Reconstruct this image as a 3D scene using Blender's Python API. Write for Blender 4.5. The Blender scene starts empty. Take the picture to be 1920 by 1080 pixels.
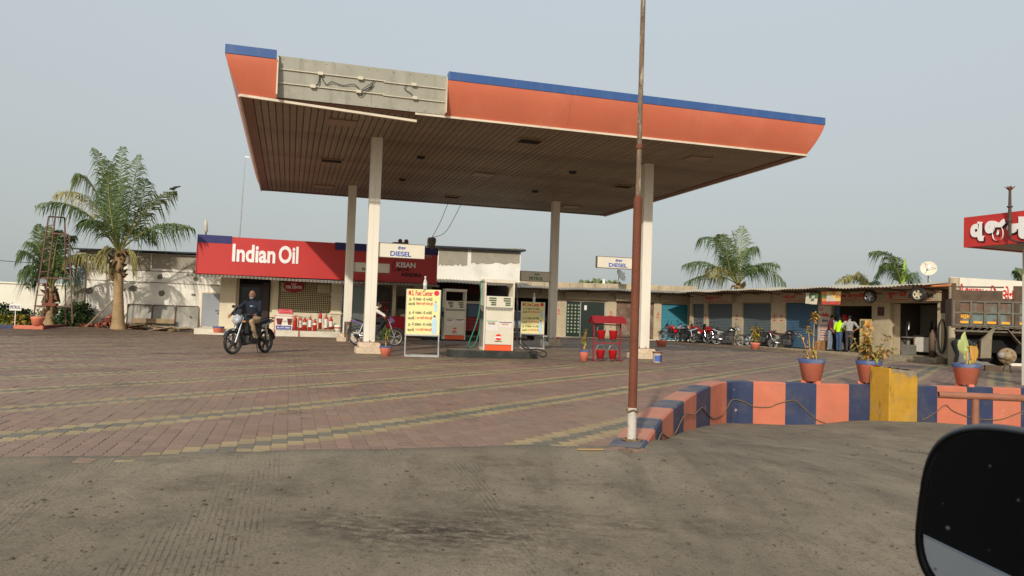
import bpy, math, random
import numpy as np
from mathutils import Matrix, Vector
random.seed(7); rng = np.random.default_rng(7)
S = bpy.context.scene
COL = S.collection
R = math.radians
# ------------------------------------------------------------------ camera
FPX, PITCH, ROLL, HCAM = 1437.3, .0389, .0334, 1.1014      # focal length in px of a 1920 px wide frame
_F = Vector((0, math.cos(PITCH), math.sin(PITCH)))
_U0 = Vector((0, -math.sin(PITCH), math.cos(PITCH)))
_R = math.cos(ROLL) * Vector((1, 0, 0)) + math.sin(ROLL) * _U0
_U = math.cos(ROLL) * _U0 - math.sin(ROLL) * Vector((1, 0, 0))
cd = bpy.data.cameras.new('camera'); cam = bpy.data.objects.new('camera', cd); COL.objects.link(cam)
mw = Matrix.Identity(4)
for i in range(3):
    mw[i][0], mw[i][1], mw[i][2] = _R[i], _U[i], -_F[i]
mw[2][3] = HCAM
cam.matrix_world = mw
cd.sensor_width = 36; cd.lens = FPX / 1920 * 36
cd.clip_start = .05; cd.clip_end = 3000
cd.dof.use_dof = True; cd.dof.focus_distance = 19; cd.dof.aperture_fstop = 13
S.camera = cam
# ------------------------------------------------------------------ world and sun
SUN_E = R(27); SXY = Vector((-.235, -.972)).normalized()
W = bpy.data.worlds.new('World'); S.world = W; W.use_nodes = True
nt = W.node_tree; nt.nodes.clear()
wo = nt.nodes.new('ShaderNodeOutputWorld'); bg = nt.nodes.new('ShaderNodeBackground')
sk = nt.nodes.new('ShaderNodeTexSky'); sk.sky_type = 'NISHITA'; sk.sun_disc = False
sk.sun_elevation = SUN_E; sk.sun_rotation = math.atan2(SXY.x, SXY.y)
sk.air_density = 1.3; sk.dust_density = 5.0; sk.ozone_density = 1.2
hs = nt.nodes.new('ShaderNodeHueSaturation'); hs.inputs['Saturation'].default_value = .55
mx = nt.nodes.new('ShaderNodeMix'); mx.data_type = 'RGBA'; mx.inputs[0].default_value = .75
tcw = nt.nodes.new('ShaderNodeTexCoord'); spw = nt.nodes.new('ShaderNodeSeparateXYZ'); rpw = nt.nodes.new('ShaderNodeMapRange'); hz = nt.nodes.new('ShaderNodeMix'); hz.data_type = 'RGBA'
rpw.inputs['From Min'].default_value = -.02; rpw.inputs['From Max'].default_value = .55; rpw.interpolation_type = 'SMOOTHSTEP'
hz.inputs[6].default_value = (4.3, 4.66, 4.6, 1); hz.inputs[7].default_value = (5.0, 5.6, 6.05, 1)   # thick dust haze, bluer overhead
nt.links.new(tcw.outputs['Generated'], spw.inputs[0]); nt.links.new(spw.outputs['Z'], rpw.inputs[0]); nt.links.new(rpw.outputs[0], hz.inputs[0]); nt.links.new(hz.outputs[2], mx.inputs[7])
nt.links.new(sk.outputs[0], hs.inputs['Color']); nt.links.new(hs.outputs[0], mx.inputs[6])
nt.links.new(mx.outputs[2], bg.inputs[0]); nt.links.new(bg.outputs[0], wo.inputs[0])
bg.inputs[1].default_value = .125
sd = bpy.data.lights.new('sun', 'SUN'); sun = bpy.data.objects.new('sun', sd); COL.objects.link(sun)
sd.energy = 3.1; sd.angle = R(1.2); sd.color = (1, .925, .83)
sv = Vector((SXY.x * math.cos(SUN_E), SXY.y * math.cos(SUN_E), math.sin(SUN_E)))
sun.rotation_euler = sv.to_track_quat('Z', 'Y').to_euler(); sun.location = (0, 0, 40)
S.view_settings.view_transform = 'Standard'; S.view_settings.look = 'None'
S.view_settings.exposure = 0; S.view_settings.gamma = 1; S.view_settings.use_curve_mapping = False
# ------------------------------------------------------------------ pixel -> point helpers (1920x1080 frame)
def ray(px, py): return _F + (px - 960) / FPX * _R - (py - 540) / FPX * _U
CP = Vector((0, 0, HCAM))
def at(px, py, Y):
    d = ray(px, py); return CP + d * (Y / d.y)
def atz(px, py, z=0):
    d = ray(px, py); return CP + d * ((z - HCAM) / d.z)
class Frame:
    """A vertical working frame: s along the facade, d into the building, z up."""
    def __init__(f, ox, oy, a):
        f.o = Vector((ox, oy, 0)); f.a = a
        f.e1 = Vector((math.cos(a), math.sin(a), 0)); f.e2 = Vector((-math.sin(a), math.cos(a), 0))
    def w(f, s, d, z=0): return f.o + f.e1 * s + f.e2 * d + Vector((0, 0, z))
    def l(f, p): q = Vector(p) - f.o; return Vector((q.dot(f.e1), q.dot(f.e2), p[2]))
    def on(f, px, py, d=0):
        r = ray(px, py); t = (d - (CP - f.o).dot(f.e2)) / r.dot(f.e2)
        q = f.l(CP + r * t); return q.x, q.z
CA = .2819
CF = Frame(-6.334, 17.313, CA)
def sm(a, b, x):
    t = np.clip((x - a) / (b - a), 0, 1); return t * t * (3 - 2 * t)
def gz(x, y):
    u = (x - CF.o.x) * math.cos(CA) + (y - CF.o.y) * math.sin(CA)
    v = -(x - CF.o.x) * math.sin(CA) + (y - CF.o.y) * math.cos(CA)
    return .15 * sm(2, 7, -u) * sm(8, 16, v) - .2 * sm(13, 17.5, x)
def G(x, y): return float(gz(np.float64(x), np.float64(y)))
def onground(px, py):
    p = atz(px, py)
    for _ in range(6): p = atz(px, py, G(p.x, p.y))
    return p
# ------------------------------------------------------------------ materials
def c8(r, g, b):
    f = lambda v: (v / 255 / 12.92) if v <= 10.3 else ((v / 255 + .055) / 1.055) ** 2.4
    return (f(r), f(g), f(b))
MATS = {}
def mat(name, col, rough=.7, var=.12, scale=4.0, dirt=None, bump=0, bscale=30, metal=0, spec=.4, coat=0, stretch=None, attr=None, rnd=0, trans=0):
    if name in MATS: return MATS[name]
    m = bpy.data.materials.new(name); m.use_nodes = True; n = m.node_tree; N = n.nodes; L = n.links
    b = N['Principled BSDF']
    b.inputs['Roughness'].default_value = rough; b.inputs['Metallic'].default_value = metal
    b.inputs['Specular IOR Level'].default_value = spec; b.inputs['Coat Weight'].default_value = coat
    tc = N.new('ShaderNodeTexCoord'); mp = N.new('ShaderNodeMapping'); L.new(tc.outputs['Object'], mp.inputs[0])
    if stretch: mp.inputs['Scale'].default_value = stretch
    nz = N.new('ShaderNodeTexNoise'); nz.inputs['Scale'].default_value = scale; nz.inputs['Detail'].default_value = 6
    L.new(mp.outputs[0], nz.inputs['Vector'])
    if attr:
        base = N.new('ShaderNodeAttribute'); base.attribute_name = attr; bo = base.outputs['Color']
    else:
        base = N.new('ShaderNodeRGB'); base.outputs[0].default_value = (*col[:3], 1); bo = base.outputs[0]
    r = N.new('ShaderNodeMapRange'); r.inputs['From Min'].default_value = .25; r.inputs['From Max'].default_value = .75
    r.inputs['To Min'].default_value = 1 - var; r.inputs['To Max'].default_value = 1 + var
    L.new(nz.outputs['Fac'], r.inputs[0])
    mul = N.new('ShaderNodeMix'); mul.data_type = 'RGBA'; mul.blend_type = 'MULTIPLY'; mul.inputs[0].default_value = 1
    L.new(bo, mul.inputs[6]); L.new(r.outputs[0], mul.inputs[7]); out = mul.outputs[2]
    if rnd:
        oi = N.new('ShaderNodeObjectInfo'); rr = N.new('ShaderNodeMapRange')
        rr.inputs['To Min'].default_value = 1 - rnd; rr.inputs['To Max'].default_value = 1 + rnd
        L.new(oi.outputs['Random'], rr.inputs[0])
        m3 = N.new('ShaderNodeMix'); m3.data_type = 'RGBA'; m3.blend_type = 'MULTIPLY'; m3.inputs[0].default_value = 1
        L.new(out, m3.inputs[6]); L.new(rr.outputs[0], m3.inputs[7]); out = m3.outputs[2]
    for k, dd in enumerate(([dirt] if dirt and not isinstance(dirt, list) else dirt) or []):
        dc, amt, ds, lo, hi = dd[:5]
        n2 = N.new('ShaderNodeTexNoise'); n2.inputs['Scale'].default_value = ds; n2.inputs['Detail'].default_value = 8; n2.inputs['Roughness'].default_value = .65
        if len(dd) > 5:
            mp2 = N.new('ShaderNodeMapping'); mp2.inputs['Scale'].default_value = dd[5]; L.new(tc.outputs['Object'], mp2.inputs[0])
            mp2.inputs['Location'].default_value = (k * 3.1, 7.7 * k, 1.3 * k); L.new(mp2.outputs[0], n2.inputs['Vector'])
        else: L.new(mp.outputs[0], n2.inputs['Vector'])
        r2 = N.new('ShaderNodeMapRange'); r2.inputs['From Min'].default_value = lo; r2.inputs['From Max'].default_value = hi
        r2.inputs['To Max'].default_value = amt; L.new(n2.outputs['Fac'], r2.inputs[0])
        m2 = N.new('ShaderNodeMix'); m2.data_type = 'RGBA'; m2.inputs[7].default_value = (*dc, 1)
        L.new(r2.outputs[0], m2.inputs[0]); L.new(out, m2.inputs[6]); out = m2.outputs[2]
    L.new(out, b.inputs['Base Color'])
    if bump:
        nb = N.new('ShaderNodeTexNoise'); nb.inputs['Scale'].default_value = bscale; nb.inputs['Detail'].default_value = 5
        L.new(mp.outputs[0], nb.inputs['Vector'])
        bp = N.new('ShaderNodeBump'); bp.inputs['Strength'].default_value = bump; bp.inputs['Distance'].default_value = .02
        L.new(nb.outputs['Fac'], bp.inputs['Height']); L.new(bp.outputs[0], b.inputs['Normal'])
    if trans:
        b.inputs['Transmission Weight'].default_value = trans
    MATS[name] = m; return m
DUST = c8(150, 132, 105); RUSTC = (.10, .045, .02); SOOT = (.03, .027, .022)
# ------------------------------------------------------------------ mesh builder
class MB:
    def __init__(s): s.v = []; s.f = []; s.m = []; s.s = []; s.mi = 0; s.X = None
    def add(s, vs, fs, smooth=False):
        o = len(s.v)
        if s.X is not None: vs = [s.X @ Vector(p) for p in vs]
        s.v += [tuple(p) for p in vs]
        for f in fs: s.f.append([o + i for i in f]); s.m.append(s.mi); s.s.append(smooth)
        return s
    def mat(s, i): s.mi = i; return s
    def box(s, x0, x1, y0, y1, z0, z1):
        vs = [(x, y, z) for z in (z0, z1) for y in (y0, y1) for x in (x0, x1)]
        return s.add(vs, [(0, 2, 3, 1), (4, 5, 7, 6), (0, 1, 5, 4), (2, 6, 7, 3), (0, 4, 6, 2), (1, 3, 7, 5)])
    def cbox(s, c, sz, rot=None):
        X0 = s.X; T = Matrix.Translation(c) @ (rot.to_4x4() if rot is not None else Matrix())
        s.X = T if X0 is None else X0 @ T
        s.box(-sz[0] / 2, sz[0] / 2, -sz[1] / 2, sz[1] / 2, -sz[2] / 2, sz[2] / 2); s.X = X0; return s
    def quad(s, *p): return s.add(p, [tuple(range(len(p)))])
    def bar(s, a, b, w, h=None, up=(0, 0, 1)):
        a, b = Vector(a), Vector(b); d = (b - a).normalized(); h = h or w
        u = Vector(up); 
        if abs(d.dot(u)) > .98: u = Vector((0, 1, 0))
        x = d.cross(u).normalized() * w / 2; y = x.cross(d).normalized() * h / 2
        vs = [p + i * x + j * y for p in (a, b) for i, j in ((-1, -1), (1, -1), (1, 1), (-1, 1))]
        return s.add(vs, [(3, 2, 1, 0), (4, 5, 6, 7), (0, 1, 5, 4), (1, 2, 6, 5), (2, 3, 7, 6), (3, 0, 4, 7)])
    def tube(s, pts, r, n=8, cap=True):
        pts = [Vector(p) for p in pts]; rs = r if isinstance(r, (list, tuple)) else [r] * len(pts)
        vs, fs = [], []; u = None
        for i, p in enumerate(pts):
            d = (pts[min(i + 1, len(pts) - 1)] - pts[max(i - 1, 0)])
            d = d.normalized() if d.length > 1e-9 else Vector((0, 0, 1))
            if u is None:
                u = d.cross(Vector((0, 0, 1)) if abs(d.z) < .9 else Vector((1, 0, 0))).normalized()
            else:
                u = (u - d * u.dot(d)).normalized()
            w = d.cross(u)
            for k in range(n):
                a = 2 * math.pi * k / n; vs.append(p + (u * math.cos(a) + w * math.sin(a)) * rs[i])
        for i in range(len(pts) - 1):
            for k in range(n):
                a, b = i * n + k, i * n + (k + 1) % n; fs.append((a, b, b + n, a + n))
        s.add(vs, fs, True)
        if cap:
            s.add(vs[:n], [tuple(reversed(range(n)))]); s.add(vs[-n:], [tuple(range(n))])
        return s
    def lathe(s, prof, n=16, c=(0, 0, 0), axis='z', smooth=True, a0=0, a1=2 * math.pi):
        vs, fs = [], []; full = abs(a1 - a0 - 2 * math.pi) < 1e-6; k_ = n if full else n + 1
        for r, z in prof:
            for k in range(k_):
                a = a0 + (a1 - a0) * k / n; p = (r * math.cos(a), r * math.sin(a), z)
                if axis == 'y': p = (p[0], p[2], p[1])
                if axis == 'x': p = (p[2], p[0], p[1])
                vs.append((p[0] + c[0], p[1] + c[1], p[2] + c[2]))
        for i in range(len(prof) - 1):
            for k in range(n):
                a, b = i * k_ + k, i * k_ + (k + 1) % k_
                fs.append((a, b, b + k_, a + k_) if axis != 'y' else (b, a, a + k_, b + k_))
        return s.add(vs, fs, smooth)
    def disc(s, c, r, n=16, axis='z', flip=False):
        vs = []
        for k in range(n):
            a = 2 * math.pi * k / n; p = (r * math.cos(a), r * math.sin(a), 0)
            if axis == 'y': p = (p[0], 0, p[1])
            if axis == 'x': p = (0, p[0], p[1])
            vs.append((p[0] + c[0], p[1] + c[1], p[2] + c[2]))
        return s.add(vs, [tuple(range(n)) if not flip else tuple(reversed(range(n)))])
    def ell(s, c, r, nu=12, nv=8):
        r = r if isinstance(r, (list, tuple)) else (r, r, r); vs = [(c[0], c[1], c[2] - r[2])]; fs = []
        for j in range(1, nv):
            t = -math.pi / 2 + math.pi * j / nv
            for k in range(nu):
                a = 2 * math.pi * k / nu
                vs.append((c[0] + r[0] * math.cos(t) * math.cos(a), c[1] + r[1] * math.cos(t) * math.sin(a), c[2] + r[2] * math.sin(t)))
        vs.append((c[0], c[1], c[2] + r[2])); L = len(vs) - 1
        for k in range(nu): fs.append((0, 1 + (k + 1) % nu, 1 + k)); fs.append((L, L - nu + k, L - nu + (k + 1) % nu))
        for j in range(nv - 2):
            for k in range(nu):
                a, b = 1 + j * nu + k, 1 + j * nu + (k + 1) % nu; fs.append((a, b, b + nu, a + nu))
        return s.add(vs, fs, True)
    def prism(s, poly, y0, y1, axis='y'):
        """polygon in (x,z) pushed along y (axis='y'), or in (x,y) pushed along z (axis='z'), or (y,z) along x."""
        n = len(poly)
        f = {'y': lambda p, t: (p[0], t, p[1]), 'z': lambda p, t: (p[0], p[1], t), 'x': lambda p, t: (t, p[0], p[1])}[axis]
        vs = [f(p, y0) for p in poly] + [f(p, y1) for p in poly]
        return s.add(vs, [tuple(range(n)), tuple(range(2 * n - 1, n - 1, -1))] + [(i, i + n, (i + 1) % n + n, (i + 1) % n) for i in range(n)])
    def rbox(s, x0, x1, y0, y1, z0, z1, r=.02, n=3, axis='y'):
        """box with rounded edges seen along axis."""
        def rr(a0, a1, b0, b1):
            o = []
            for cx, cy, st in ((a1 - r, b1 - r, 0), (a0 + r, b1 - r, 1), (a0 + r, b0 + r, 2), (a1 - r, b0 + r, 3)):
                for k in range(n + 1):
                    t = (st + k / n) * math.pi / 2; o.append((cx + r * math.cos(t), cy + r * math.sin(t)))
            return o
        if axis == 'y': return s.prism(rr(x0, x1, z0, z1), y0, y1, 'y')
        if axis == 'z': return s.prism(rr(x0, x1, y0, y1), z0, z1, 'z')
        return s.prism(rr(y0, y1, z0, z1), x0, x1, 'x')
    def data(s, name, mats):
        me = bpy.data.meshes.new(name); me.from_pydata(s.v, [], s.f)
        for m in (mats if isinstance(mats, (list, tuple)) else [mats]): me.materials.append(m)
        me.polygons.foreach_set('material_index', s.m); me.polygons.foreach_set('use_smooth', s.s)
        me.update(); return me
    def build(s, name, mats, parent=None, bevel=0, fix=True, **k):
        me = s.data(name, mats)
        if fix:
            import bmesh
            bm = bmesh.new(); bm.from_mesh(me); bmesh.ops.recalc_face_normals(bm, faces=bm.faces); bm.to_mesh(me); bm.free()
        o = bpy.data.objects.new(name, me); COL.objects.link(o)
        if parent is not None: o.parent = parent
        if bevel:
            b = o.modifiers.new('edge', 'BEVEL'); b.width = bevel; b.segments = 2; b.limit_method = 'ANGLE'; b.angle_limit = R(40)
        return tag(o, **k)
def tag(o, label=None, cat=None, group=None, kind=None):
    if label: o['label'] = label
    if cat: o['category'] = cat
    if group: o['group'] = group
    if kind: o['kind'] = kind
    return o
def thing(name, label, cat, loc=(0, 0, 0), rz=0, group=None):
    o = bpy.data.objects.new(name, None); COL.objects.link(o); o.empty_display_size = .2
    o.location = loc; o.rotation_euler = (0, 0, rz)
    return tag(o, label, cat, group)
KIDS = {}
def copy_tree(o, loc, rz, label, group=None):
    r = o.copy(); COL.objects.link(r); r.location = loc; r.rotation_euler = (0, 0, rz); r['label'] = label
    if group: r['group'] = group
    def rec(src, dst):
        for ch in list(src.children):
            c = ch.copy(); COL.objects.link(c); c.parent = dst; rec(ch, c)
    rec(o, r); return r
def text_mesh(body, w=None, h=None, bold=.0, ext=.004, spacing=1.0):
    c = bpy.data.curves.new('t', 'FONT'); c.body = body; c.size = 1; c.offset = bold; c.space_character = spacing
    c.extrude = ext; c.resolution_u = 5 if (w or 0) > .5 or (h or 0) > .3 else 3
    o = bpy.data.objects.new('t', c); me = bpy.data.meshes.new_from_object(o)
    bpy.data.objects.remove(o); bpy.data.curves.remove(c)
    n = len(me.vertices); co = np.empty(n * 3); me.vertices.foreach_get('co', co); co = co.reshape(-1, 3)
    fs = [list(p.vertices) for p in me.polygons]; bpy.data.meshes.remove(me)
    mn, mxx = co.min(0), co.max(0); co[:, 0] -= mn[0]; co[:, 1] -= mn[1]
    sx = (w / (mxx[0] - mn[0])) if w else None; sy = (h / (mxx[1] - mn[1])) if h else None
    sx = sx or sy; sy = sy or sx
    co[:, 0] *= sx; co[:, 1] *= sy
    return co, fs
def letters(mb, body, x, z, w=None, h=None, y=0, bold=.02, ext=.004, center=False):
    """flat letters in the x-z plane, facing -y; (x,z) is the lower left corner."""
    co, fs = text_mesh(body, w, h, bold, ext)
    if center: x = x - co[:, 0].max() / 2
    return mb.add([(x + p[0], y - p[2], z + p[1]) for p in co], fs)
WHITE = mat('white_paint', c8(228, 222, 206), .55, .06, 3, [(c8(165, 148, 118), .5, 1.2, .52, .8)])
CREAM = mat('cream_paint', c8(222, 208, 178), .6, .07, 3, [(c8(150, 130, 100), .5, 1.5, .55, .85)])
BLACK = mat('black_plastic', (.018, .018, .02), .45, .2, 8)
RUBBER = mat('rubber', (.022, .021, .02), .8, .3, 10, (DUST, .35, 6, .5, .8))
STEEL = mat('dull_steel', (.45, .44, .42), .38, .12, 9, metal=.9)
CHROME = mat('chrome', (.75, .75, .74), .15, .05, 9, metal=1)
GALV = mat('galvanised_sheet', (.42, .43, .42), .45, .15, 3, (c8(120, 108, 90), .4, 2, .5, .8), metal=.35)
# ================================================================== setting: ground, road, forecourt
GROUNDM = mat('dry_soil', c8(120, 104, 80), .95, .25, .3, (c8(86, 84, 52), .6, .08, .45, .7))
g = MB(); g.quad((-900, -900, -1.6), (900, -900, -1.6), (900, 900, -1.6), (-900, 900, -1.6))
g.build('ground', GROUNDM, kind='structure', label='flat dry soil reaching the horizon')
# outer far ground behind the buildings, level with their floors
# kerb wall path (world), front edge of its flat top
WT = .05
PX = [(1204, 831), (1216, 817), (1229, 799), (1242, 782), (1263, 764), (1282.5, 751), (1306, 736), (1332.5, 723.5), (1363, 715.5), (1413, 715.8), (1473, 717.5), (1531, 719.3),
      (1592, 720.6), (1655, 722), (1700, 723), (1757.5, 724.2), (1813, 725.5), (1862, 726.6), (1914, 728)]
PB = [(1204, 831), (1217, 829), (1231.5, 826.5), (1242, 825), (1263, 817), (1282, 809.7), (1306, 803.6), (1332.5, 797.6), (1361, 795), (1409.5, 794), (1470, 796), (1530, 797),
      (1591, 797), (1655, 796), (1700, 796), (1757, 797), (1810.5, 798.5), (1861, 799.5), (1914, 801)]
WP = [atz(x, y, WT) for x, y in PX]
WB = [at(b[0], b[1], a.y).z for a, b in zip(WP, PB)]
dlast = (WP[-1] - WP[-4]).normalized()
WP += [WP[-1] + dlast * .65 * k for k in range(1, 14)]; WB += [WB[-1]] * 13
EDGE0 = CF.w(-40, -12.3); EDGE1 = Vector(WP[0])
EDGE = [EDGE0, CF.w(-10, -12.35), CF.w(-3, -12.38), CF.w(1, -12.3), CF.w(3.2, -12.25), EDGE1]
def _wn(i):
    d = WP[min(i + 1, len(WP) - 1)] - WP[max(i - 1, 0)]; d.z = 0; d.normalize(); return Vector((-d.y, d.x, 0))
PRSQ = [(p.x, p.y) for p in EDGE] + [(p.x, p.y) for p in [WP[i] + _wn(i) * .2 for i in range(1, len(WP))]]
POLY = np.array(PRSQ + [(60, 40), (60, 75), (-60, 75)])
def inside(x, y, P=POLY):
    r = np.zeros(len(x), bool); n = len(P)
    for i in range(n):
        x0, y0 = P[i]; x1, y1 = P[(i + 1) % n]
        c = ((y0 > y) != (y1 > y)) & (x < (x1 - x0) * (y - y0) / (y1 - y0 + 1e-12) + x0); r ^= c
    return r
ctrl = [(p.x, p.y, z) for p, z in zip(WP[1:], WB[1:])][::2] + [(p.x, p.y, -.012) for p in EDGE[1:5]] + [(-18, 1, -.012), (EDGE1.x, EDGE1.y, -.02)]
ctrl += [(0, 0, -.27), (-6, 0, -.16), (4, 3, -.5), (9, 7, -.8), (0, -8, -.4), (2, 5, -.2), (18, 8, -.9), (-18, -8, -.25), (16, -6, -.8), (-.8, 4, -.14)]
_b = at(1667, 789, 14.25); ctrl += [(_b.x, _b.y - .1, _b.z), (_b.x + .5, _b.y, _b.z), (_b.x - .5, _b.y + .2, _b.z - .02)]   # mound at the foot of the yellow block
ctrl = np.array(ctrl)
def tps(A, B):
    d = np.sqrt(((A[:, None, :2] - B[None, :, :2]) ** 2).sum(-1)) + 1e-9; return d * d * np.log(d)
_n = len(ctrl); K = np.zeros((_n + 3, _n + 3)); K[:_n, :_n] = tps(ctrl, ctrl) + np.eye(_n) * .12
K[:_n, _n] = 1; K[:_n, _n + 1:] = ctrl[:, :2]; K[_n, :_n] = 1; K[_n + 1:, :_n] = ctrl[:, :2].T
_w = np.linalg.solve(K, np.r_[ctrl[:, 2], 0, 0, 0])
def roadz(x, y):
    p = np.stack([np.atleast_1d(x), np.atleast_1d(y)], -1).astype(float)
    z = tps(p, ctrl) @ _w[:_n] + _w[_n] + p @ _w[_n + 1:]
    return np.clip(z, -1.1, 0)
def RZ(x, y): return float(roadz(x, y)[0])
def onroad(px, py):
    p = atz(px, py, -.2)
    for _ in range(12): p = atz(px, py, RZ(p.x, p.y))
    return p
def road_material():
    m = bpy.data.materials.new('grooved_concrete'); m.use_nodes = True; n = m.node_tree; N, L = n.nodes, n.links; b = N['Principled BSDF']
    tc = N.new('ShaderNodeTexCoord')
    def mapping(scale, rot=0, loc=(0, 0, 0)):
        q = N.new('ShaderNodeMapping'); q.vector_type = 'POINT'; q.inputs['Scale'].default_value = scale; q.inputs['Rotation'].default_value = (0, 0, rot); q.inputs['Location'].default_value = loc
        L.new(tc.outputs['Object'], q.inputs[0]); return q.outputs[0]
    def noise(vec, sc, det=6, rough=.6):
        q = N.new('ShaderNodeTexNoise'); q.inputs['Scale'].default_value = sc; q.inputs['Detail'].default_value = det; q.inputs['Roughness'].default_value = rough; L.new(vec, q.inputs['Vector']); return q.outputs['Fac']
    def ramp(v, a, c, lo=0, hi=1):
        q = N.new('ShaderNodeMapRange'); q.inputs['From Min'].default_value = a; q.inputs['From Max'].default_value = c; q.inputs['To Min'].default_value = lo; q.inputs['To Max'].default_value = hi; L.new(v, q.inputs[0]); return q.outputs[0]
    def math_(op, a, c):
        q = N.new('ShaderNodeMath'); q.operation = op
        for i, v in enumerate((a, c)):
            if isinstance(v, (int, float)): q.inputs[i].default_value = v
            else: L.new(v, q.inputs[i])
        return q.outputs[0]
    def mix(f, a, c):
        q = N.new('ShaderNodeMix'); q.data_type = 'RGBA'
        L.new(f, q.inputs[0])
        for i, v in ((6, a), (7, c)):
            if isinstance(v, tuple): q.inputs[i].default_value = (*v, 1)
            else: L.new(v, q.inputs[i])
        return q.outputs[2]
    o = mapping((1, 1, 1))
    flat = mapping((1, 1, 1), -CA)                       # x across the grooves, y along them
    base = mix(ramp(noise(o, .45), .35, .65), c8(119, 107, 90), c8(145, 132, 111))
    base = mix(ramp(noise(o, 2.6, 8, .7), .5, .8), base, c8(94, 85, 71))
    lanes = noise(mapping((.55, .13, 1), -CA), 3.0, 3)
    base = mix(math_('MULTIPLY', ramp(lanes, .5, .72), .45), base, c8(84, 79, 68))
    # broom grooves: fine lines, broken up
    wv = N.new('ShaderNodeTexWave'); wv.wave_type = 'BANDS'; wv.bands_direction = 'X'; wv.inputs['Scale'].default_value = 9.5; wv.inputs['Distortion'].default_value = .6; wv.inputs['Detail'].default_value = 1
    L.new(mapping((1, 1, 1), -CA), wv.inputs['Vector'])
    gmask = math_('MULTIPLY', ramp(noise(mapping((1.6, .25, 1), -CA), 1.1, 3), .5, .62), ramp(noise(o, 7, 5, .7), .38, .62))
    groove = math_('MULTIPLY', ramp(wv.outputs['Fac'], .62, .88), gmask)
    base = mix(math_('MULTIPLY', groove, .6), base, c8(62, 56, 46))
    # speckled grit and dark oil / tyre dirt
    grit = ramp(noise(o, 26, 4, .75), .56, .68)
    base = mix(math_('MULTIPLY', grit, .6), base, c8(60, 52, 42))
    base = mix(math_('MULTIPLY', ramp(noise(o, 75, 3, .8), .5, .64), .5), base, c8(70, 62, 50))
    for (sx, sy, rx, ry, amt) in stains:
        mp = N.new('ShaderNodeMapping'); mp.inputs['Location'].default_value = (-sx / rx, -sy / ry, 0); mp.inputs['Scale'].default_value = (1 / rx, 1 / ry, 0)
        L.new(tc.outputs['Object'], mp.inputs[0])
        ln = N.new('ShaderNodeVectorMath'); ln.operation = 'LENGTH'; L.new(mp.outputs[0], ln.inputs[0])
        f = ramp(ln.outputs['Value'], 1, .1, 0, 1)
        f = math_('MULTIPLY', f, ramp(noise(mapping((1, 2.2, 1), .25), 7.5, 9, .78), .42, .56))
        base = mix(math_('MULTIPLY', f, amt), base, c8(62, 53, 42))
    vor = N.new('ShaderNodeTexVoronoi'); vor.feature = 'DISTANCE_TO_EDGE'; vor.inputs['Scale'].default_value = .55
    wob = N.new('ShaderNodeVectorMath'); wob.operation = 'ADD'; nzv = N.new('ShaderNodeTexNoise'); nzv.inputs['Scale'].default_value = 2.5; nzv.inputs['Detail'].default_value = 6; L.new(o, nzv.inputs['Vector']); sc_ = N.new('ShaderNodeVectorMath'); sc_.operation = 'SCALE'; sc_.inputs['Scale'].default_value = .5; L.new(nzv.outputs['Color'], sc_.inputs[0]); L.new(o, wob.inputs[0]); L.new(sc_.outputs[0], wob.inputs[1]); L.new(wob.outputs[0], vor.inputs['Vector'])
    crack = math_('MULTIPLY', ramp(vor.outputs['Distance'], .008, .0), ramp(noise(o, .7, 3), .5, .56))
    base = mix(math_('MULTIPLY', crack, .12), base, c8(52, 46, 38))
    track = math_('MULTIPLY', ramp(noise(mapping((2.2, .06, 1), .15), 1.6, 4, .6), .54, .68), ramp(noise(o, 12, 5, .7), .35, .6))
    base = mix(math_('MULTIPLY', track, .35), base, c8(66, 58, 48))
    sand = ramp(noise(o, 1.1, 7, .7), .5, .7)
    base = mix(math_('MULTIPLY', sand, .4), base, c8(152, 138, 114))
    L.new(base, b.inputs['Base Color']); b.inputs['Roughness'].default_value = .85; b.inputs['Specular IOR Level'].default_value = .25
    bp = N.new('ShaderNodeBump'); bp.inputs['Strength'].default_value = .5; bp.inputs['Distance'].default_value = .015
    hgt = math_('SUBTRACT', math_('ADD', noise(o, 45, 5, .7), math_('MULTIPLY', noise(o, 8, 5, .6), .8)), math_('MULTIPLY', groove, .9))
    L.new(hgt, bp.inputs['Height']); L.new(bp.outputs[0], b.inputs['Normal'])
    return m
stains = []
for px, py, rx, ry, amt in ((840, 1000, 1.1, .5, 1.0), (980, 960, .6, .3, .6), (640, 985, .5, .3, .6), (1190, 990, .55, .3, .55), (915, 870, .8, .35, .35), (1400, 835, 1.6, .3, .55), (1320, 985, .8, .3, .5), (1530, 880, 1.2, .35, .5), (420, 905, 1.2, .3, .35), (1080, 905, .9, .25, .4)):
    p = onroad(px, py); stains.append((p.x, p.y, rx, ry, amt))
ROADM = road_material()
xs = np.arange(-30, 40.01, .25); ys = np.arange(-20, 19.01, .25); XX, YY = np.meshgrid(xs, ys); ZZ = roadz(XX.ravel(), YY.ravel())
ins = inside(XX.ravel(), YY.ravel()); ZZ = np.where(ins, np.minimum(ZZ, -.045), ZZ)
nx, ny = len(xs), len(ys); vs = np.stack([XX.ravel(), YY.ravel(), ZZ], -1)
ii = (np.arange(ny - 1)[:, None] * nx + np.arange(nx - 1)[None]).ravel()
me = bpy.data.meshes.new('road'); me.from_pydata(vs.tolist(), [], np.stack([ii, ii + 1, ii + 1 + nx, ii + nx], -1).tolist())
me.polygons.foreach_set('use_smooth', [True] * len(me.polygons)); me.materials.append(ROADM)
road = bpy.data.objects.new('road', me); COL.objects.link(road); tag(road, 'grey brown grooved concrete road with oily dirt stains', kind='structure')
ep = [CF.w(-34, -12.34)] + EDGE[1:5] + [Vector((EDGE1.x - .25, EDGE1.y - .06, 0))]; pts = []
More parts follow.
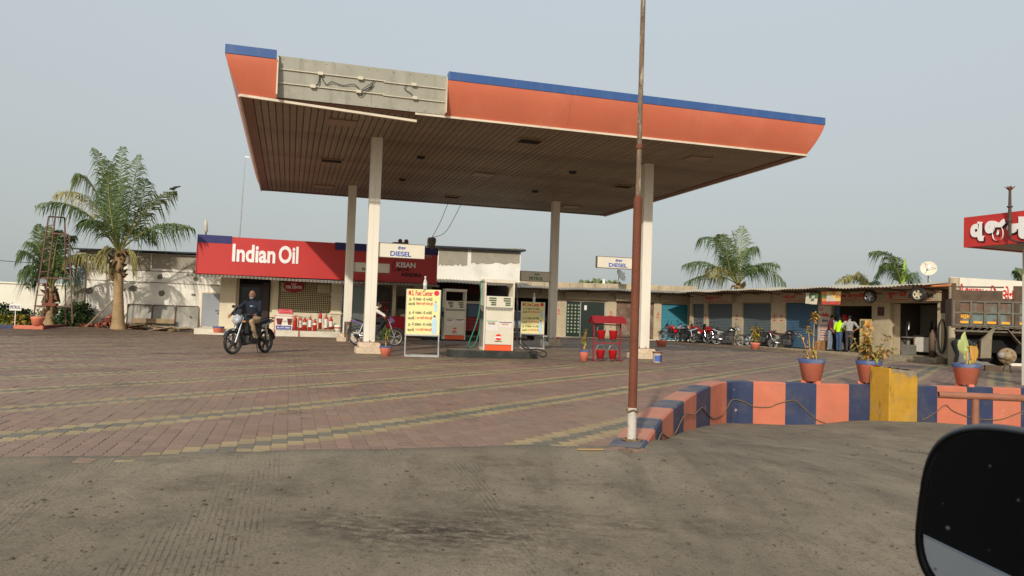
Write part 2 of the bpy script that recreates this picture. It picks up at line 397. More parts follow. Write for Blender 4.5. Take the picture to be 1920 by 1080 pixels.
for a, b in zip(ep, ep[1:]):
    k = max(2, int((b - a).length / .12)); pts += [a.lerp(b, i / k) for i in range(k)]
pts.append(ep[-1]); sv_, sf_ = [], []
for i, a in enumerate(pts):
    j = .05 * math.sin(i * .13) + .035 * math.sin(i * .41 + 1) + .02 * math.sin(i * .9) + random.uniform(-.015, .015)
    for v_, z in ((-.55, None), (-.25, -.008), (.0, .004), (.16 + j, .006), (.18 + j, -.006)):
        q = a + CF.e2 * v_; sv_.append((q.x, q.y, (RZ(q.x, q.y) - .008) if z is None else z))
for i in range(len(pts) - 1):
    for k in range(4): a = i * 5 + k; sf_.append((a, a + 5, a + 6, a + 1))
m_ = MB(); m_.add(sv_, sf_, True); m_.build('road_edge', ROADM, label='feathered concrete edge where the road meets the paving', kind='structure')
# loose grit on the road
mb = MB()
STONE = mat('road_grit', c8(92, 82, 66), .9, .4, 40)
k = 0
while k < 1700:
    px, py = random.uniform(0, 1920), random.uniform(835, 1080); p = onroad(px, py) if k % 3 else atz(px, py, -.2)
    if inside(np.array([p.x]), np.array([p.y]))[0]: continue
    p.z = RZ(p.x, p.y); r = random.choice((.002, .002, .003, .003, .003, .004, .004, .005, .007, .011)) * random.uniform(.6, 1.2) * (max(p.y, 3) / 5) ** .5; k += 1
    mb.ell((p.x, p.y, p.z + r * .3), (r * random.uniform(.8, 1.7), r, r * .7), 5, 3)
mb.build('gravel', STONE, fix=False, kind='stuff', label='loose grit and small stones scattered on the concrete road')
# ------------------------------------------------------------------ forecourt pavers
PW, PL = .13, .23
def paver_col(i, j, n):
    m = (j + ((-i) // 2)) % 10           # each column half a block further: the coloured diagonal
    return m
u0, u1, v0, v1 = -34, 34, -12.6, 33
I = np.arange(int(u0 / PW), int(u1 / PW)); J = np.arange(int(v0 / PL) - 2, int(v1 / PL))
II, JJ = np.meshgrid(I, J); II = II.ravel(); JJ = JJ.ravel()
uc = (II + .5) * PW; vc = JJ * PL + (II % 2) * PL / 2
Pstripe = atz(640, 809.5); ql = CF.l(Pstripe)
# phase: put a grey block where the photograph's first stripe runs
i0 = int(np.floor(ql.x / PW)); j0 = round((ql.y - (i0 % 2) * PL / 2) / PL)
half = np.floor_divide(II - i0 + (i0 % 2), 2)
cls = (JJ - j0 - half) % 10             # 0 grey, 1 and 9 yellow, else red
wx = CF.o.x + math.cos(CA) * uc - math.sin(CA) * vc; wy = CF.o.y + math.sin(CA) * uc + math.cos(CA) * vc
keep = inside(wx, wy) & (np.abs(wx) < wy * .75 + 3) & (wy < 52) & (wy > 3.5)
uc, vc, cls, wx, wy = uc[keep], vc[keep], cls[keep], wx[keep], wy[keep]
RED, YEL, GRY = np.array(c8(138, 110, 94)), np.array(c8(162, 141, 102)), np.array(c8(108, 104, 90))
base = np.where((cls == 0)[:, None], GRY, np.where(((cls == 1) | (cls == 9))[:, None], YEL, RED))
N_ = len(uc); jit = 1 + rng.normal(0, .06, N_); warm = rng.normal(0, .035, N_)
ul_, vl_ = uc, vc
stain = np.zeros(N_)
for cx, cy, rx, ry, am in ((7, 1.5, 2.6, .9, .4), (7.2, 9.6, 2.6, 1.0, .35), (3, 6.5, 5, 1.0, .2), (11, 7, 4, 1.2, .2), (-3, -4, 3, .5, .22), (4, -7.2, 4, .45, .2), (1.0, 1.2, 1.6, .7, .25), (12.5, 9, 2, 1.5, .25), (-2, 6, 4, 1.2, .15)):
    stain = np.maximum(stain, am * np.exp(-((uc - cx) / rx) ** 2 - ((vc - cy) / ry) ** 2) * rng.uniform(.45, 1.25, N_))
lane = .07 * (np.sin(vc * 1.9 + .4 * np.sin(uc * .3)) > .55) * rng.uniform(.3, 1.2, N_)
pc = base * (jit * (1 - stain) * (1 - lane))[:, None]; pc[:, 0] *= 1 + warm; pc[:, 2] *= 1 - warm; pc = np.clip(pc, .01, .9)
zz = gz(wx, wy) + rng.normal(0, .0014, N_) + .002 * np.sin(uc * 1.3 + 1.7 * np.sin(vc * .6)) * np.sin(vc * 1.1 + 1.2 * np.sin(uc * .5))
def paver_material():
    m = mat('paver_block', (0, 0, 0), .62, .1, 14, [(c8(142, 122, 96), .6, .3, .45, .66), (c8(78, 64, 52), .5, .8, .54, .7), (c8(70, 56, 46), .6, 3.2, .6, .72)], attr='col', bump=.35, bscale=70, spec=.4)
    return m
PAVM = paver_material()
dl = .012; hw, hl = PW / 2 - .0018, PL / 2 - .0022
zig = [(-hw, -hl), (-hw + dl, -PL / 4), (-hw, 0), (-hw + dl, PL / 4), (-hw, hl), (hw, hl), (hw + dl, PL / 4), (hw, 0), (hw + dl, -PL / 4), (hw, -hl)][::-1]
fore = MB(); 
dist = np.hypot(wx, wy - 0); order = np.argsort(dist - (np.abs(wx) > wy * .66) * -100)
near = dist < 18
# base sheet
XX, YY = np.meshgrid(np.arange(-36, 40, 1.0), np.arange(-14, 36, 1.0)); P2 = np.array(PRSQ)
me = bpy.data.meshes.new('forecourt')
gu = np.arange(-34, 40.1, 1.); gv = np.arange(-12.3, 34, 1.)
fv, ff = [], []
EP = [CF.l(Vector((p[0], p[1], 0))) for p in PRSQ]
def vmin(u):
    """near edge of the paving as v over u (edge line, then the kerb wall)."""
    for a, b in zip(EP, EP[1:]):
        if a.x <= u <= b.x and b.x > a.x: return a.y + (b.y - a.y) * (u - a.x) / (b.x - a.x)
    return EP[-1].y
us = sorted(set([round(x, 3) for x in np.arange(-34, 19.5, .25)]))
tt = np.concatenate([[0, .01, .03, .06], np.linspace(.1, 1, 30)])
for u in us:
    a = vmin(u)
    for t in tt:
        v = a + (34 - a) * t; p = CF.w(u, v); fv.append((p.x, p.y, G(p.x, p.y) - .012))
nt_ = len(tt)
for i in range(len(us) - 1):
    for k in range(nt_ - 1):
        a = i * nt_ + k; ff.append((a, a + nt_, a + nt_ + 1, a + 1))
n0 = len(fv)
for i, u in enumerate(us):
    p = fv[i * nt_]; fv.append((p[0], p[1], p[2] - .25))
for i in range(len(us) - 1): ff.append((i * nt_, n0 + i, n0 + i + 1, (i + 1) * nt_))
me.from_pydata(fv, [], ff); me.materials.append(mat('joint_sand', c8(112, 96, 80), .95, .2, 2))
forecourt = bpy.data.objects.new('forecourt', me); COL.objects.link(forecourt)
tag(forecourt, 'paved forecourt of reddish interlocking blocks with yellow and grey stripes', kind='structure')
# the 300 blocks that show largest are objects, the rest is one mesh
px_in = (np.abs(wx / np.maximum(wy, .1) + .01) < .655)
cand = np.where(px_in & (wy > 4.6))[0]; cand = cand[np.argsort(dist[cand])][:300]
single = np.zeros(N_, bool); single[cand] = True
def paver_mesh(col):
    m_ = MB(); n = len(zig)
    top = [(x, y, 0) for x, y in zig]; low = [(x * 1.0, y, -.03) for x, y in zig]
    ins_ = [(x * .955, y * .97, .0) for x, y in zig]; rim = [(x, y, -.004) for x, y in zig]
    m_.add(ins_, [tuple(range(n))][::1]); m_.add(ins_ + rim, [(i, (i + 1) % n, (i + 1) % n + n, i + n) for i in range(n)]); m_.add(rim + low, [(i, (i + 1) % n, (i + 1) % n + n, i + n) for i in range(n)])
    d = m_.data('brick', PAVM); at_ = d.color_attributes.new('col', 'FLOAT_COLOR', 'POINT')
    at_.data.foreach_set('color', np.tile(np.r_[col, 1], len(d.vertices))); 
    import bmesh
    bm = bmesh.new(); bm.from_mesh(d); bmesh.ops.recalc_face_normals(bm, faces=bm.faces)
    bm.faces.ensure_lookup_table()
    if bm.faces[0].normal.z < 0: bmesh.ops.reverse_faces(bm, faces=bm.faces)
    bm.to_mesh(d); bm.free()
    return d
protos = {0: [paver_mesh(RED * f * np.array([1, 1, 1 + d])) for f, d in ((.88, 0), (.95, .03), (1, 0), (1.05, -.03), (1.12, .02), (.98, .05))],
          1: [paver_mesh(YEL * f) for f in (.9, 1, 1.08)], 2: [paver_mesh(GRY * f) for f in (.9, 1, 1.1)]}
for q in cand:
    c = int(cls[q]); kind = 2 if c == 0 else 1 if c in (1, 9) else 0
    o = bpy.data.objects.new('brick', random.choice(protos[kind])); COL.objects.link(o); o.parent = forecourt
    o.location = (wx[q], wy[q], zz[q]); o.rotation_euler = (rng.normal(0, .006), rng.normal(0, .006), CA)
rest = np.where(~single)[0]
vsl, fl, cl = [], [], []
ca, sa = math.cos(CA), math.sin(CA)
def place(idx, poly, drop):
    P = np.array(poly); n = len(P); k = len(idx)
    X = wx[idx][:, None] + ca * P[None, :, 0] - sa * P[None, :, 1]; Y = wy[idx][:, None] + sa * P[None, :, 0] + ca * P[None, :, 1]
    Z = np.repeat(zz[idx][:, None], n, 1) + rng.normal(0, .0007, (k, n))
    T = np.stack([X, Y, Z], -1)
    if drop:
        B = T.copy(); B[:, :, 2] -= .02; T = np.concatenate([T, B], 1)
    return T
off = 0; faces = []; verts = []; cols = []
nr = rest[dist[rest] < 18]; fr = rest[dist[rest] >= 18]
T = place(nr, zig, True); n = len(zig); verts.append(T.reshape(-1, 3)); cols.append(np.repeat(pc[nr], 2 * n, 0))
for a in range(len(nr)):
    o = a * 2 * n; faces.append(list(range(o + n - 1, o - 1, -1)) if False else list(range(o, o + n)))
    faces += [[o + (i + 1) % n, o + i, o + n + i, o + n + (i + 1) % n] for i in range(n)]
off = len(nr) * 2 * n
T = place(fr, [(-hw, -hl), (hw, -hl), (hw, hl), (-hw, hl)], False); verts.append(T.reshape(-1, 3)); cols.append(np.repeat(pc[fr], 4, 0))
faces += (off + np.arange(len(fr))[:, None] * 4 + np.arange(4)[None]).tolist()
for a in range(len(nr)): pass
verts = np.concatenate(verts); cols = np.concatenate(cols)
me = bpy.data.meshes.new('paver_field'); me.from_pydata(verts.tolist(), [], faces); me.materials.append(PAVM)
at_ = me.color_attributes.new('col', 'FLOAT_COLOR', 'POINT'); at_.data.foreach_set('color', np.c_[cols, np.ones(len(cols))].ravel())
nz = np.empty(len(me.polygons) * 3); me.polygons.foreach_get('normal', nz); nz = nz.reshape(-1, 3)
flip = np.where(nz[:, 2] < -.5)[0]
import bmesh
if len(flip):
    bm = bmesh.new(); bm.from_mesh(me); bm.faces.ensure_lookup_table(); bmesh.ops.reverse_faces(bm, faces=[bm.faces[i] for i in flip]); bm.to_mesh(me); bm.free()
pf = bpy.data.objects.new('paver_field', me); COL.objects.link(pf); pf.parent = forecourt; tag(pf, kind='stuff')
# ------------------------------------------------------------------ striped kerb wall
ORANGE = mat('orange_kerb_paint', c8(196, 112, 84), .6, .1, 3, [(c8(150, 118, 90), .5, 2.2, .5, .8), (c8(120, 98, 78), .5, 14, .6, .8), (c8(188, 172, 146), .85, 5, .66, .7)], bump=.25, bscale=40)
BLUE = mat('blue_kerb_paint', c8(48, 58, 86), .55, .15, 3, [(c8(120, 106, 88), .4, 2.2, .5, .8), (c8(130, 110, 90), .4, 14, .62, .8), (c8(170, 156, 132), .85, 5, .665, .7)], bump=.25, bscale=40)
CONC = mat('rough_concrete', c8(150, 138, 114), .95, .25, 5, [(c8(96, 86, 70), .6, 3, .5, .75)], bump=.8, bscale=25)
mb = MB(); n = len(WP)
def wn(i):
    d = (WP[min(i + 1, n - 1)] - WP[max(i - 1, 0)]); d.z = 0; d.normalize(); return Vector((-d.y, d.x, 0))
def cr(a, b, c, d, t):
    return .5 * ((2 * b) + (c - a) * t + (2 * a - 5 * b + 4 * c - d) * t * t + (3 * b - a - 3 * c + d) * t ** 3)
COLS = [1, 0]
ring = []
for i in range(n - 1):
    for k in range(4):
        t = k / 4; A, B, C, D = (WP[max(i - 1, 0)], WP[i], WP[i + 1], WP[min(i + 2, n - 1)])
        p = cr(A, B, C, D, t); zb = WB[i] * (1 - t) + WB[i + 1] * t; ring.append((p, zb, wn(i) * (1 - t) + wn(i + 1) * t, i))
ring.append((WP[-1], WB[-1], wn(n - 1), n - 2))
prev = None
for idx, (p, zb, nn, i) in enumerate(ring):
    p = Vector((p.x, p.y, p.z)); WTi = .004 + (WT - .004) * min(1, idx / 22)
    prof = [p, Vector((p.x, p.y, WTi - .02)), Vector((p.x, p.y, WTi)) + nn * .02, Vector((p.x, p.y, WTi)) + nn * .30, Vector((p.x, p.y, -.06)) + nn * .32]
    prof[0] = Vector((p.x, p.y, zb - .35)) - nn * .01
    if prev is not None:
        ci = prev[1]; mb.mi = [1, 0][ci % 2]
        mb.add(prev[0] + prof, [(k, k + 5, k + 6, k + 1) for k in (0, 1, 3)]); mb.mi += 2; mb.add(prev[0] + prof, [(2, 7, 8, 3)])
    prev = (prof, i)
mb.build('kerb_wall', [ORANGE, BLUE, mat('worn_orange_coping', c8(190, 124, 102), .8, .1, 3, [(c8(156, 128, 104), .75, 2.2, .42, .7), (c8(110, 92, 74), .5, 12, .55, .75)], bump=.3, bscale=40), mat('worn_blue_coping', c8(78, 84, 100), .8, .12, 3, [(c8(140, 122, 100), .75, 2.2, .45, .72), (c8(120, 104, 86), .5, 12, .55, .75)], bump=.3, bscale=40)], label='low curved retaining wall painted in orange and navy stripes', cat='kerb wall')
# cable draped along the wall face
CABLE = mat('pale_cable', c8(120, 100, 72), .6, .3, 8)
pts = []
for px, py in ((1232, 824), (1237, 812), (1248, 818), (1256, 820), (1268, 805), (1282, 777), (1300, 777), (1312, 765), (1322, 768), (1330, 782), (1342, 784), (1355, 778), (1368, 764), (1379, 749), (1395, 755), (1415, 762), (1445, 763), (1465, 757), (1484, 750), (1500, 760), (1530, 786), (1556, 797)):
    best = min(range(len(ring)), key=lambda q: abs((lambda c: 960 + FPX * c.dot(_R) / c.dot(_F) - px)(ring[q][0] - CP)))
    P0 = ring[best][0]; q = at(px, py, P0.y); q = Vector((P0.x, P0.y, q.z)) - ring[best][2] * .02; pts.append(q)
def smooth_path(p, k=4):
    o = []
    for i in range(len(p) - 1):
        for j in range(k): o.append(cr(p[max(i - 1, 0)], p[i], p[i + 1], p[min(i + 2, len(p) - 1)], j / k))
    return o + [p[-1]]
MB().tube(smooth_path(pts), .009, 6).build('cable', CABLE, label='thin cable sagging in loops along the curved end of the striped wall', cat='cable')
pts = []
for px, py in ((1733, 788), (1748, 780), (1758, 770), (1770, 759), (1790, 770), (1815, 781), (1840, 786), (1870, 786), (1900, 777), (1925, 766)):
    best = min(range(len(ring)), key=lambda q: abs((lambda c: 960 + FPX * c.dot(_R) / c.dot(_F) - px)(ring[q][0] - CP)))
    P0 = ring[best][0]; q = at(px, py, P0.y); pts.append(Vector((P0.x, P0.y, q.z)) - ring[best][2] * .02)
MB().tube(smooth_path(pts), .009, 6).build('cable', CABLE, label='thin cable looping on the striped wall beyond the yellow block', cat='cable')
# mound of dirt at the wall foot, yellow concrete block
YELLOW = mat('yellow_paint', c8(188, 142, 44), .7, .14, 4, [(c8(150, 130, 92), .6, 3, .5, .72), (c8(104, 82, 36), .5, 14, .58, .72), (c8(90, 70, 40), .6, 2.2, .58, .66, (3, 3, .6))], bump=.4, bscale=30)
bl = at(1667, 790, 14.25); ba = CA + .02
blk = thing('concrete_block', 'yellow painted concrete block with a rough worn top in front of the striped wall', 'concrete block', (bl.x, bl.y, bl.z), ba)
mb = MB(); 
prof = [(0, -.3), (.56, -.3), (.56, .83), (.50, .93), (.09, .99), (0, 1.02)]
prof = [(0, -.3), (.66, -.3), (.66, .80), (.60, .92), (.06, .97), (0, .99)]
mb.prism(prof, 0, .5); mb.build('body', YELLOW, blk, bevel=.02)
mb = MB(); vs = []
for i in range(13):
    for j in range(9):
        vs.append((.04 + .58 * i / 12 + random.uniform(-.01, .01), -.012 + .52 * j / 8, (.968 - .05 * i / 12) + random.uniform(.008, .035)))
mb.add(vs, [(i * 9 + j, (i + 1) * 9 + j, (i + 1) * 9 + j + 1, i * 9 + j + 1) for i in range(12) for j in range(8)])
mb.add([(.06 + .54 * i / 12, -.003 - random.uniform(0, .003), .975 - .05 * i / 12 - (0 if k else random.uniform(.04, .13))) for i in range(13) for k in (0, 1)], [(2 * i, 2 * i + 2, 2 * i + 3, 2 * i + 1) for i in range(12)])
mb.build('worn_top', CONC, blk)
# ------------------------------------------------------------------ tall rusty pole
RUST = mat('rusty_pipe', c8(112, 62, 40), .75, .2, 3, [(c8(70, 38, 26), .7, 2.5, .5, .75), (c8(150, 110, 80), .4, 9, .62, .8)], bump=.3, bscale=40)
PEEL = mat('peeling_pole_paint', c8(116, 96, 76), .8, .25, 5, [(c8(178, 166, 140), .85, 3, .5, .6, (6, 6, 1.2)), (c8(84, 50, 34), .8, 8, .56, .68)], bump=.3, bscale=40)
b = onroad(1184, 829)
pole = thing('flag_pole', 'tall rusty steel pole standing at the near end of the striped wall', 'pole', (b.x, b.y, 0))
zt = at(1196, 372, b.y).z; z1 = at(1198, 275, b.y).z; r1 = 7.6 / 1437 * b.y * 1.08
lean = (at(1206, 0, b.y) - Vector((b.x, b.y, 0))); lx = lean.x / lean.z
mb = MB(); mb.tube([(lx * z, 0, z) for z in (.3, 1, 2, zt)], r1, 20); mb.build('lower_pipe', RUST, pole)
mb = MB(); mb.tube([(lx * z, 0, z) for z in (zt, zt + 1.2, zt + 3, 6.5)], r1 * .56, 16); mb.build('upper_pipe', PEEL, pole)
mb = MB(); mb.tube([(lx * z1, 0, z1 - .02), (lx * z1, 0, z1 + .02)], r1 * .8, 16); mb.tube([(lx * zt, 0, zt - .02), (lx * zt, 0, zt + .03)], [r1, r1 * .6], 16)
mb.build('collar', RUST, pole)
mb = MB(); mb.tube([(0, 0, -.4), (0, 0, -.0), (lx * .3, 0, .31)], [r1 * 1.05, r1 * 1.02, r1 * 1.02], 20); mb.build('painted_foot', mat('chipped_white', c8(200, 190, 175), .8, .1, 6, [(c8(110, 84, 66), .9, 14, .55, .62)], bump=.4), pole)
mb = MB()
for k in range(4):
    pp = [(math.cos(t) * (r1 * (1.2 + .35 * k)), math.sin(t) * r1 * (1.2 + .35 * k), .012 + .02 * k * 0 + .01 * math.sin(3 * t + k) + (.27 if k == 0 else 0)) for t in np.linspace(0, 6.4, 26)]
    mb.tube(pp, .009, 5)
mb.build('wire_coil', mat('old_rope', c8(112, 90, 62), .9, .3, 20), pole)
p = atz(1105, 846, .0)
MB().tube([(p.x - .1, p.y - .01, .012), (p.x + .12, p.y + .03, .012)], .008, 5).build('stick', mat('straw', c8(170, 140, 90), .9), label='short straw coloured stick lying on the paving by the pole', cat='stick')
# pipe barrier on the right
pb = at(1829, 743, 8.2); zr = RZ(pb.x, pb.y)
rail = thing('pipe_barrier', 'rusty pipe barrier of one post and a thick top rail', 'barrier', (pb.x, pb.y, 0), -.14)
PIPE = mat('brown_pipe', c8(150, 98, 74), .65, .15, 5, [(c8(90, 56, 42), .6, 6, .52, .75)], bump=.2)
mb = MB(); mb.tube([(-.37, 0, pb.z), (2.2, 0, pb.z)], .037, 18, cap=False); mb.tube([(-.37, 0, pb.z), (2.2, 0, pb.z)], .031, 18, cap=False)
mb.lathe([(.031, -.37), (.037, -.37)], 18, (0, 0, pb.z), axis='x'); mb.build('rail', PIPE, rail)
mb = MB(); mb.tube([(0, 0, zr - .2), (0, 0, pb.z - .03)], .036, 18); mb.tube([(2, 0, zr - .2), (2, 0, pb.z - .03)], .036, 18); mb.build('post', PIPE, rail)
# ================================================================== canopy
can = thing('canopy', 'flat petrol station canopy with orange and blue fascia on four cream columns', 'canopy', (CF.o.x, CF.o.y, 0), CA)
L_, D_, H_ = 15.126, 14.43, 5.98
FORANGE = mat('fascia_orange', c8(204, 110, 80), .42, .04, .8, [(c8(176, 100, 76), .35, .9, .45, .8, (1, 1, .3)), (c8(150, 110, 90), .3, 1.2, .56, .75, (9, 9, .35)), (c8(226, 150, 120), .25, .5, .5, .7)], bump=.12, bscale=1.3, spec=.5)
FBLUE = mat('fascia_blue', c8(56, 88, 140), .38, .08, 1.5, [(c8(110, 120, 140), .35, 2, .5, .8, (3, 1, .3))])
SOFF = mat('soffit_strip_metal', c8(140, 124, 102), .5, .08, .6, [(c8(92, 74, 56), .6, .5, .45, .7), (c8(110, 72, 54), .4, .35, .55, .75)], rnd=.1)
TRIM = mat('cream_trim', c8(214, 200, 176), .5, .08, 3, (c8(130, 100, 75), .5, 2, .5, .8))
SHEET = mat('bare_grey_sheet', c8(160, 156, 140), .6, .08, 1.5, [(c8(104, 100, 88), .5, 1.4, .5, .75, (3, 3, .5)), (c8(190, 184, 166), .5, 2.5, .5, .8)])
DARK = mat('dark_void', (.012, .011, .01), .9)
ns = 88; sw = (L_ - .5) / ns
m_ = MB(); m_.prism([(.006, H_ + .03), (.012, H_ + .004), (.03, H_), (sw - .03, H_), (sw - .012, H_ + .004), (sw - .006, H_ + .03)], .2, D_ - .2); sd_ = m_.data('soffit_strip', SOFF)
for k in range(ns):
    o = bpy.data.objects.new('soffit_strip', sd_); COL.objects.link(o); o.parent = can; o.location = (.25 + k * sw, 0, random.uniform(-.002, .002))
mb = MB(); mb.box(.02, L_ - .02, .02, D_ - .02, H_ + .04, H_ + .12); mb.box(.1, L_ - .1, .1, D_ - .1, H_ + .12, H_ + .7); mb.build('roof_deck', mat('roof_deck', c8(128, 110, 90), .8), can)
BORD = mat('soffit_border', c8(120, 86, 66), .55, .12, 2, [(c8(150, 80, 60), .5, 1.5, .5, .8)])
for b_ in ((.0, .25, 0, D_, H_ - .025, H_ + .035), (L_ - .25, L_, 0, D_, H_ - .025, H_ + .035), (.25, L_ - .25, 0, .2, H_ - .004, H_ + .035), (.25, L_ - .25, D_ - .2, D_, H_ - .02, H_ + .035)):
    mb = MB(); mb.box(*b_); mb.build('soffit_border', BORD, can)
OP = [(0, 5.985), (.085, 6.13), (.175, 6.31), (.255, 6.50), (.315, 6.68), (.335, 6.79)]
def fascia(side, a, b, name='fascia_panel', mt=FORANGE):
    m = MB(); n = len(OP)
    def P(s, o, z, end):
        e = {0: s, -1: -o, 1: None}[end]
        if side == 'f': u = s if end == 0 else (-o if end < 0 else L_ + o); return (u, -o, z)
        if side == 'b': u = s if end == 0 else (-o if end < 0 else L_ + o); return (u, D_ + o, z)
        v = s if end == 0 else (-o if end < 0 else D_ + o)
        return (-o, v, z) if side == 'l' else (L_ + o, v, z)
    lim = L_ if side in 'fb' else D_
    ea, eb = (-1 if a is None else 0), (1 if b is None else 0)
    vs = [P(a, o, z, ea) for o, z in OP] + [P(b, o, z, eb) for o, z in OP]
    vs += [P(a, o - .02, z, ea) for o, z in OP] + [P(b, o - .02, z, eb) for o, z in OP]
    fs = [(i, i + n, i + n + 1, i + 1) for i in range(n - 1)] + [(i + 2 * n, i + 2 * n + 1, i + 3 * n + 1, i + 3 * n) for i in range(n - 1)]
    fs += [(i, i + 1, i + 1 + 2 * n, i + 2 * n) for i in range(n - 1)] + [(i + n, i + 1 + n, i + 1 + 3 * n, i + 3 * n) for i in range(n - 1)]
    m.add(vs, fs[:n - 1], True); m.add(vs, fs[n - 1:], False); return m.build(name, mt, can)
fascia('f', None, .775)
for a, b in ((4.72, 7.9), (7.904, 11.6), (11.604, None)): fascia('f', a, b)
for sd2 in 'lrb':
    lim = D_ if sd2 in 'lr' else L_; cuts = [None] + [lim * k / 4 for k in (1, 2, 3)] + [None]
    for a, b in zip(cuts, cuts[1:]): fascia(sd2, a if a is None else a + .002, b if b is None else b - .002)
def band(x0, x1, y0, y1):
    mb = MB(); mb.box(x0, x1, y0, y1, 6.79, 7.0); mb.build('blue_band', FBLUE, can, bevel=.008)
q = .35
band(-q, .75, -q, -q + .2); band(4.73, L_ + q, -q, -q + .2); band(-q, -q + .2, -q + .2, D_ + q - .2); band(L_ + q - .2, L_ + q, -q + .2, D_ + q - .2); band(-q, L_ + q, D_ + q - .2, D_ + q)
for a, b in ((.79, 2.93), (2.935, 4.705)):
    mb = MB(); mb.add([(a, -.06, 6.0), (b, -.06, 6.0), (b, -.17, 6.93), (a, -.17, 6.93), (a, -.03, 6.0), (b, -.03, 6.0), (b, -.14, 6.93), (a, -.14, 6.93)], [(0, 1, 2, 3), (7, 6, 5, 4), (0, 4, 5, 1), (3, 2, 6, 7), (0, 3, 7, 4), (1, 5, 6, 2)])
    for k in range(5):
        for z in (6.05, 6.88):
            x = a + .1 + (b - a - .2) * k / 4; y = -.06 - .11 * (z - 6) / .93 - .004; mb.cbox((x, y, z), (.03, .012, .03))
    mb.build('bare_panel', SHEET, can)
def sy(z): return -.06 - .11 * (z - 6) / .93
CON = mat('conduit', c8(206, 196, 172), .5, .08, 8)
for z, (a, b, c) in ((6.63, (.24, .475, .80)), (6.32, (.2, .467, .81))):
    for x0, x1, dz in ((.82, 3.25, 0), (3.2, 4.68, -.02)):
        MB().tube([(x0, sy(z + dz) - .025, z + dz), (x1, sy(z + dz) - .025, z + dz)], .013, 8).build('conduit', CON, can)
    for f in (a, b, c):
        x = .8 + 3.9 * f; MB().rbox(x - .06, x + .06, sy(z) - .075, sy(z) - .005, z - .04, z + .03, .015).build('lamp_holder', CON, can)
mb = MB()
for pl in ([(1.75, 6.6), (1.82, 6.45), (1.9, 6.4), (2.0, 6.47), (2.25, 6.42), (2.5, 6.47), (2.66, 6.36)], [(2.66, 6.34), (2.8, 6.45), (2.93, 6.56), (2.98, 6.62)], [(2.62, 6.28), (2.74, 6.36), (2.9, 6.46), (2.97, 6.55)], [(2.6, 6.26), (2.67, 6.22), (2.8, 6.33), (2.95, 6.5)], [(1.72, 6.58), (1.7, 6.4), (1.62, 6.33)], [(3.75, 6.6), (3.7, 6.5), (3.85, 6.42), (3.92, 6.34)]):
    mb.tube(smooth_path([Vector((x, sy(z) - .03 - .02 * (i % 2), z)) for i, (x, z) in enumerate(pl)]), .009 if len(pl) > 3 else .014, 5)
mb.build('loose_wire', BLACK, can)
mb = MB(); mb.box(.77, .80, -.32, -.0, 6.0, 6.85); mb.box(4.695, 4.715, -.32, -.0, 6.0, 6.85); mb.build('side_flashing', TRIM, can)
mb = MB(); mb.add([(-.02, .0, 5.985), (4.05, .1, 5.83), (4.05, .02, 5.83), (-.02, -.06, 5.985), (-.02, 0, 5.93), (4.05, .1, 5.775), (4.05, .02, 5.775), (-.02, -.06, 5.93)], [(0, 1, 2, 3), (7, 6, 5, 4), (3, 2, 6, 7), (0, 4, 5, 1), (0, 3, 7, 4), (1, 5, 6, 2)])
mb.build('sagging_trim', TRIM, can)
mb = MB(); mb.box(4.0, L_ + .0, -.05, -.01, 5.94, 5.99); mb.box(L_ - .02, L_ + .03, -.0, D_, 5.93, 5.985); mb.box(-.05, 0, 0, D_, 5.93, 5.985); mb.build('edge_trim', TRIM, can)
LP = mat('ceiling_light_panel', c8(140, 112, 84), .4, .05, 2)
for u, v in ((2.38, 1.62), (2.38, 12.25), (7.45, 7), (12.64, 1.67), (12.75, 12.5)):
    mb = MB(); mb.box(u - .36, u + .36, v - .3, v + .3, H_ - .03, H_ + .01); mb.build('light_panel', LP, can, bevel=.008)
for u, v in ((2.38, 6.85), (7.42, 1.6), (7.48, 12.39), (12.64, 6.93)):
    mb = MB(); t = .05
    for a, b, c, d in ((-.36, .36, -.3, -.3 + t), (-.36, .36, .3 - t, .3), (-.36, -.36 + t, -.3 + t, .3 - t), (.36 - t, .36, -.3 + t, .3 - t)): mb.box(u + a, u + b, v + c, v + d, H_ - .03, H_ + .01)
    mb.mi = 1; mb.box(u - .31, u + .31, v - .25, v + .25, H_ - .012, H_ + .005); mb.build('light_opening', [LP, DARK], can)
for u, v in ((4.98, 5.03), (5.01, 9.23), (10.05, 5.2), (10.1, 9.41)):
    mb = MB(); mb.lathe([(.0, H_ - .02), (.09, H_ - .02), (.12, H_ - .05), (.13, H_ - .03), (.13, H_)], 14, (u, v, 0)); mb.build('downlight', BLACK, can)
COLM = mat('column_paint', c8(228, 220, 202), .55, .04, 1.5, [(c8(170, 150, 120), .4, 1.2, .52, .8, (3, 3, .3)), (c8(120, 84, 60), .35, 5, .64, .8)])
PED = mat('pedestal_plaster', c8(206, 186, 158), .85, .15, 5, [(c8(150, 96, 66), .6, 4, .52, .75), (c8(110, 92, 74), .5, 9, .55, .8)], bump=.5, bscale=20)
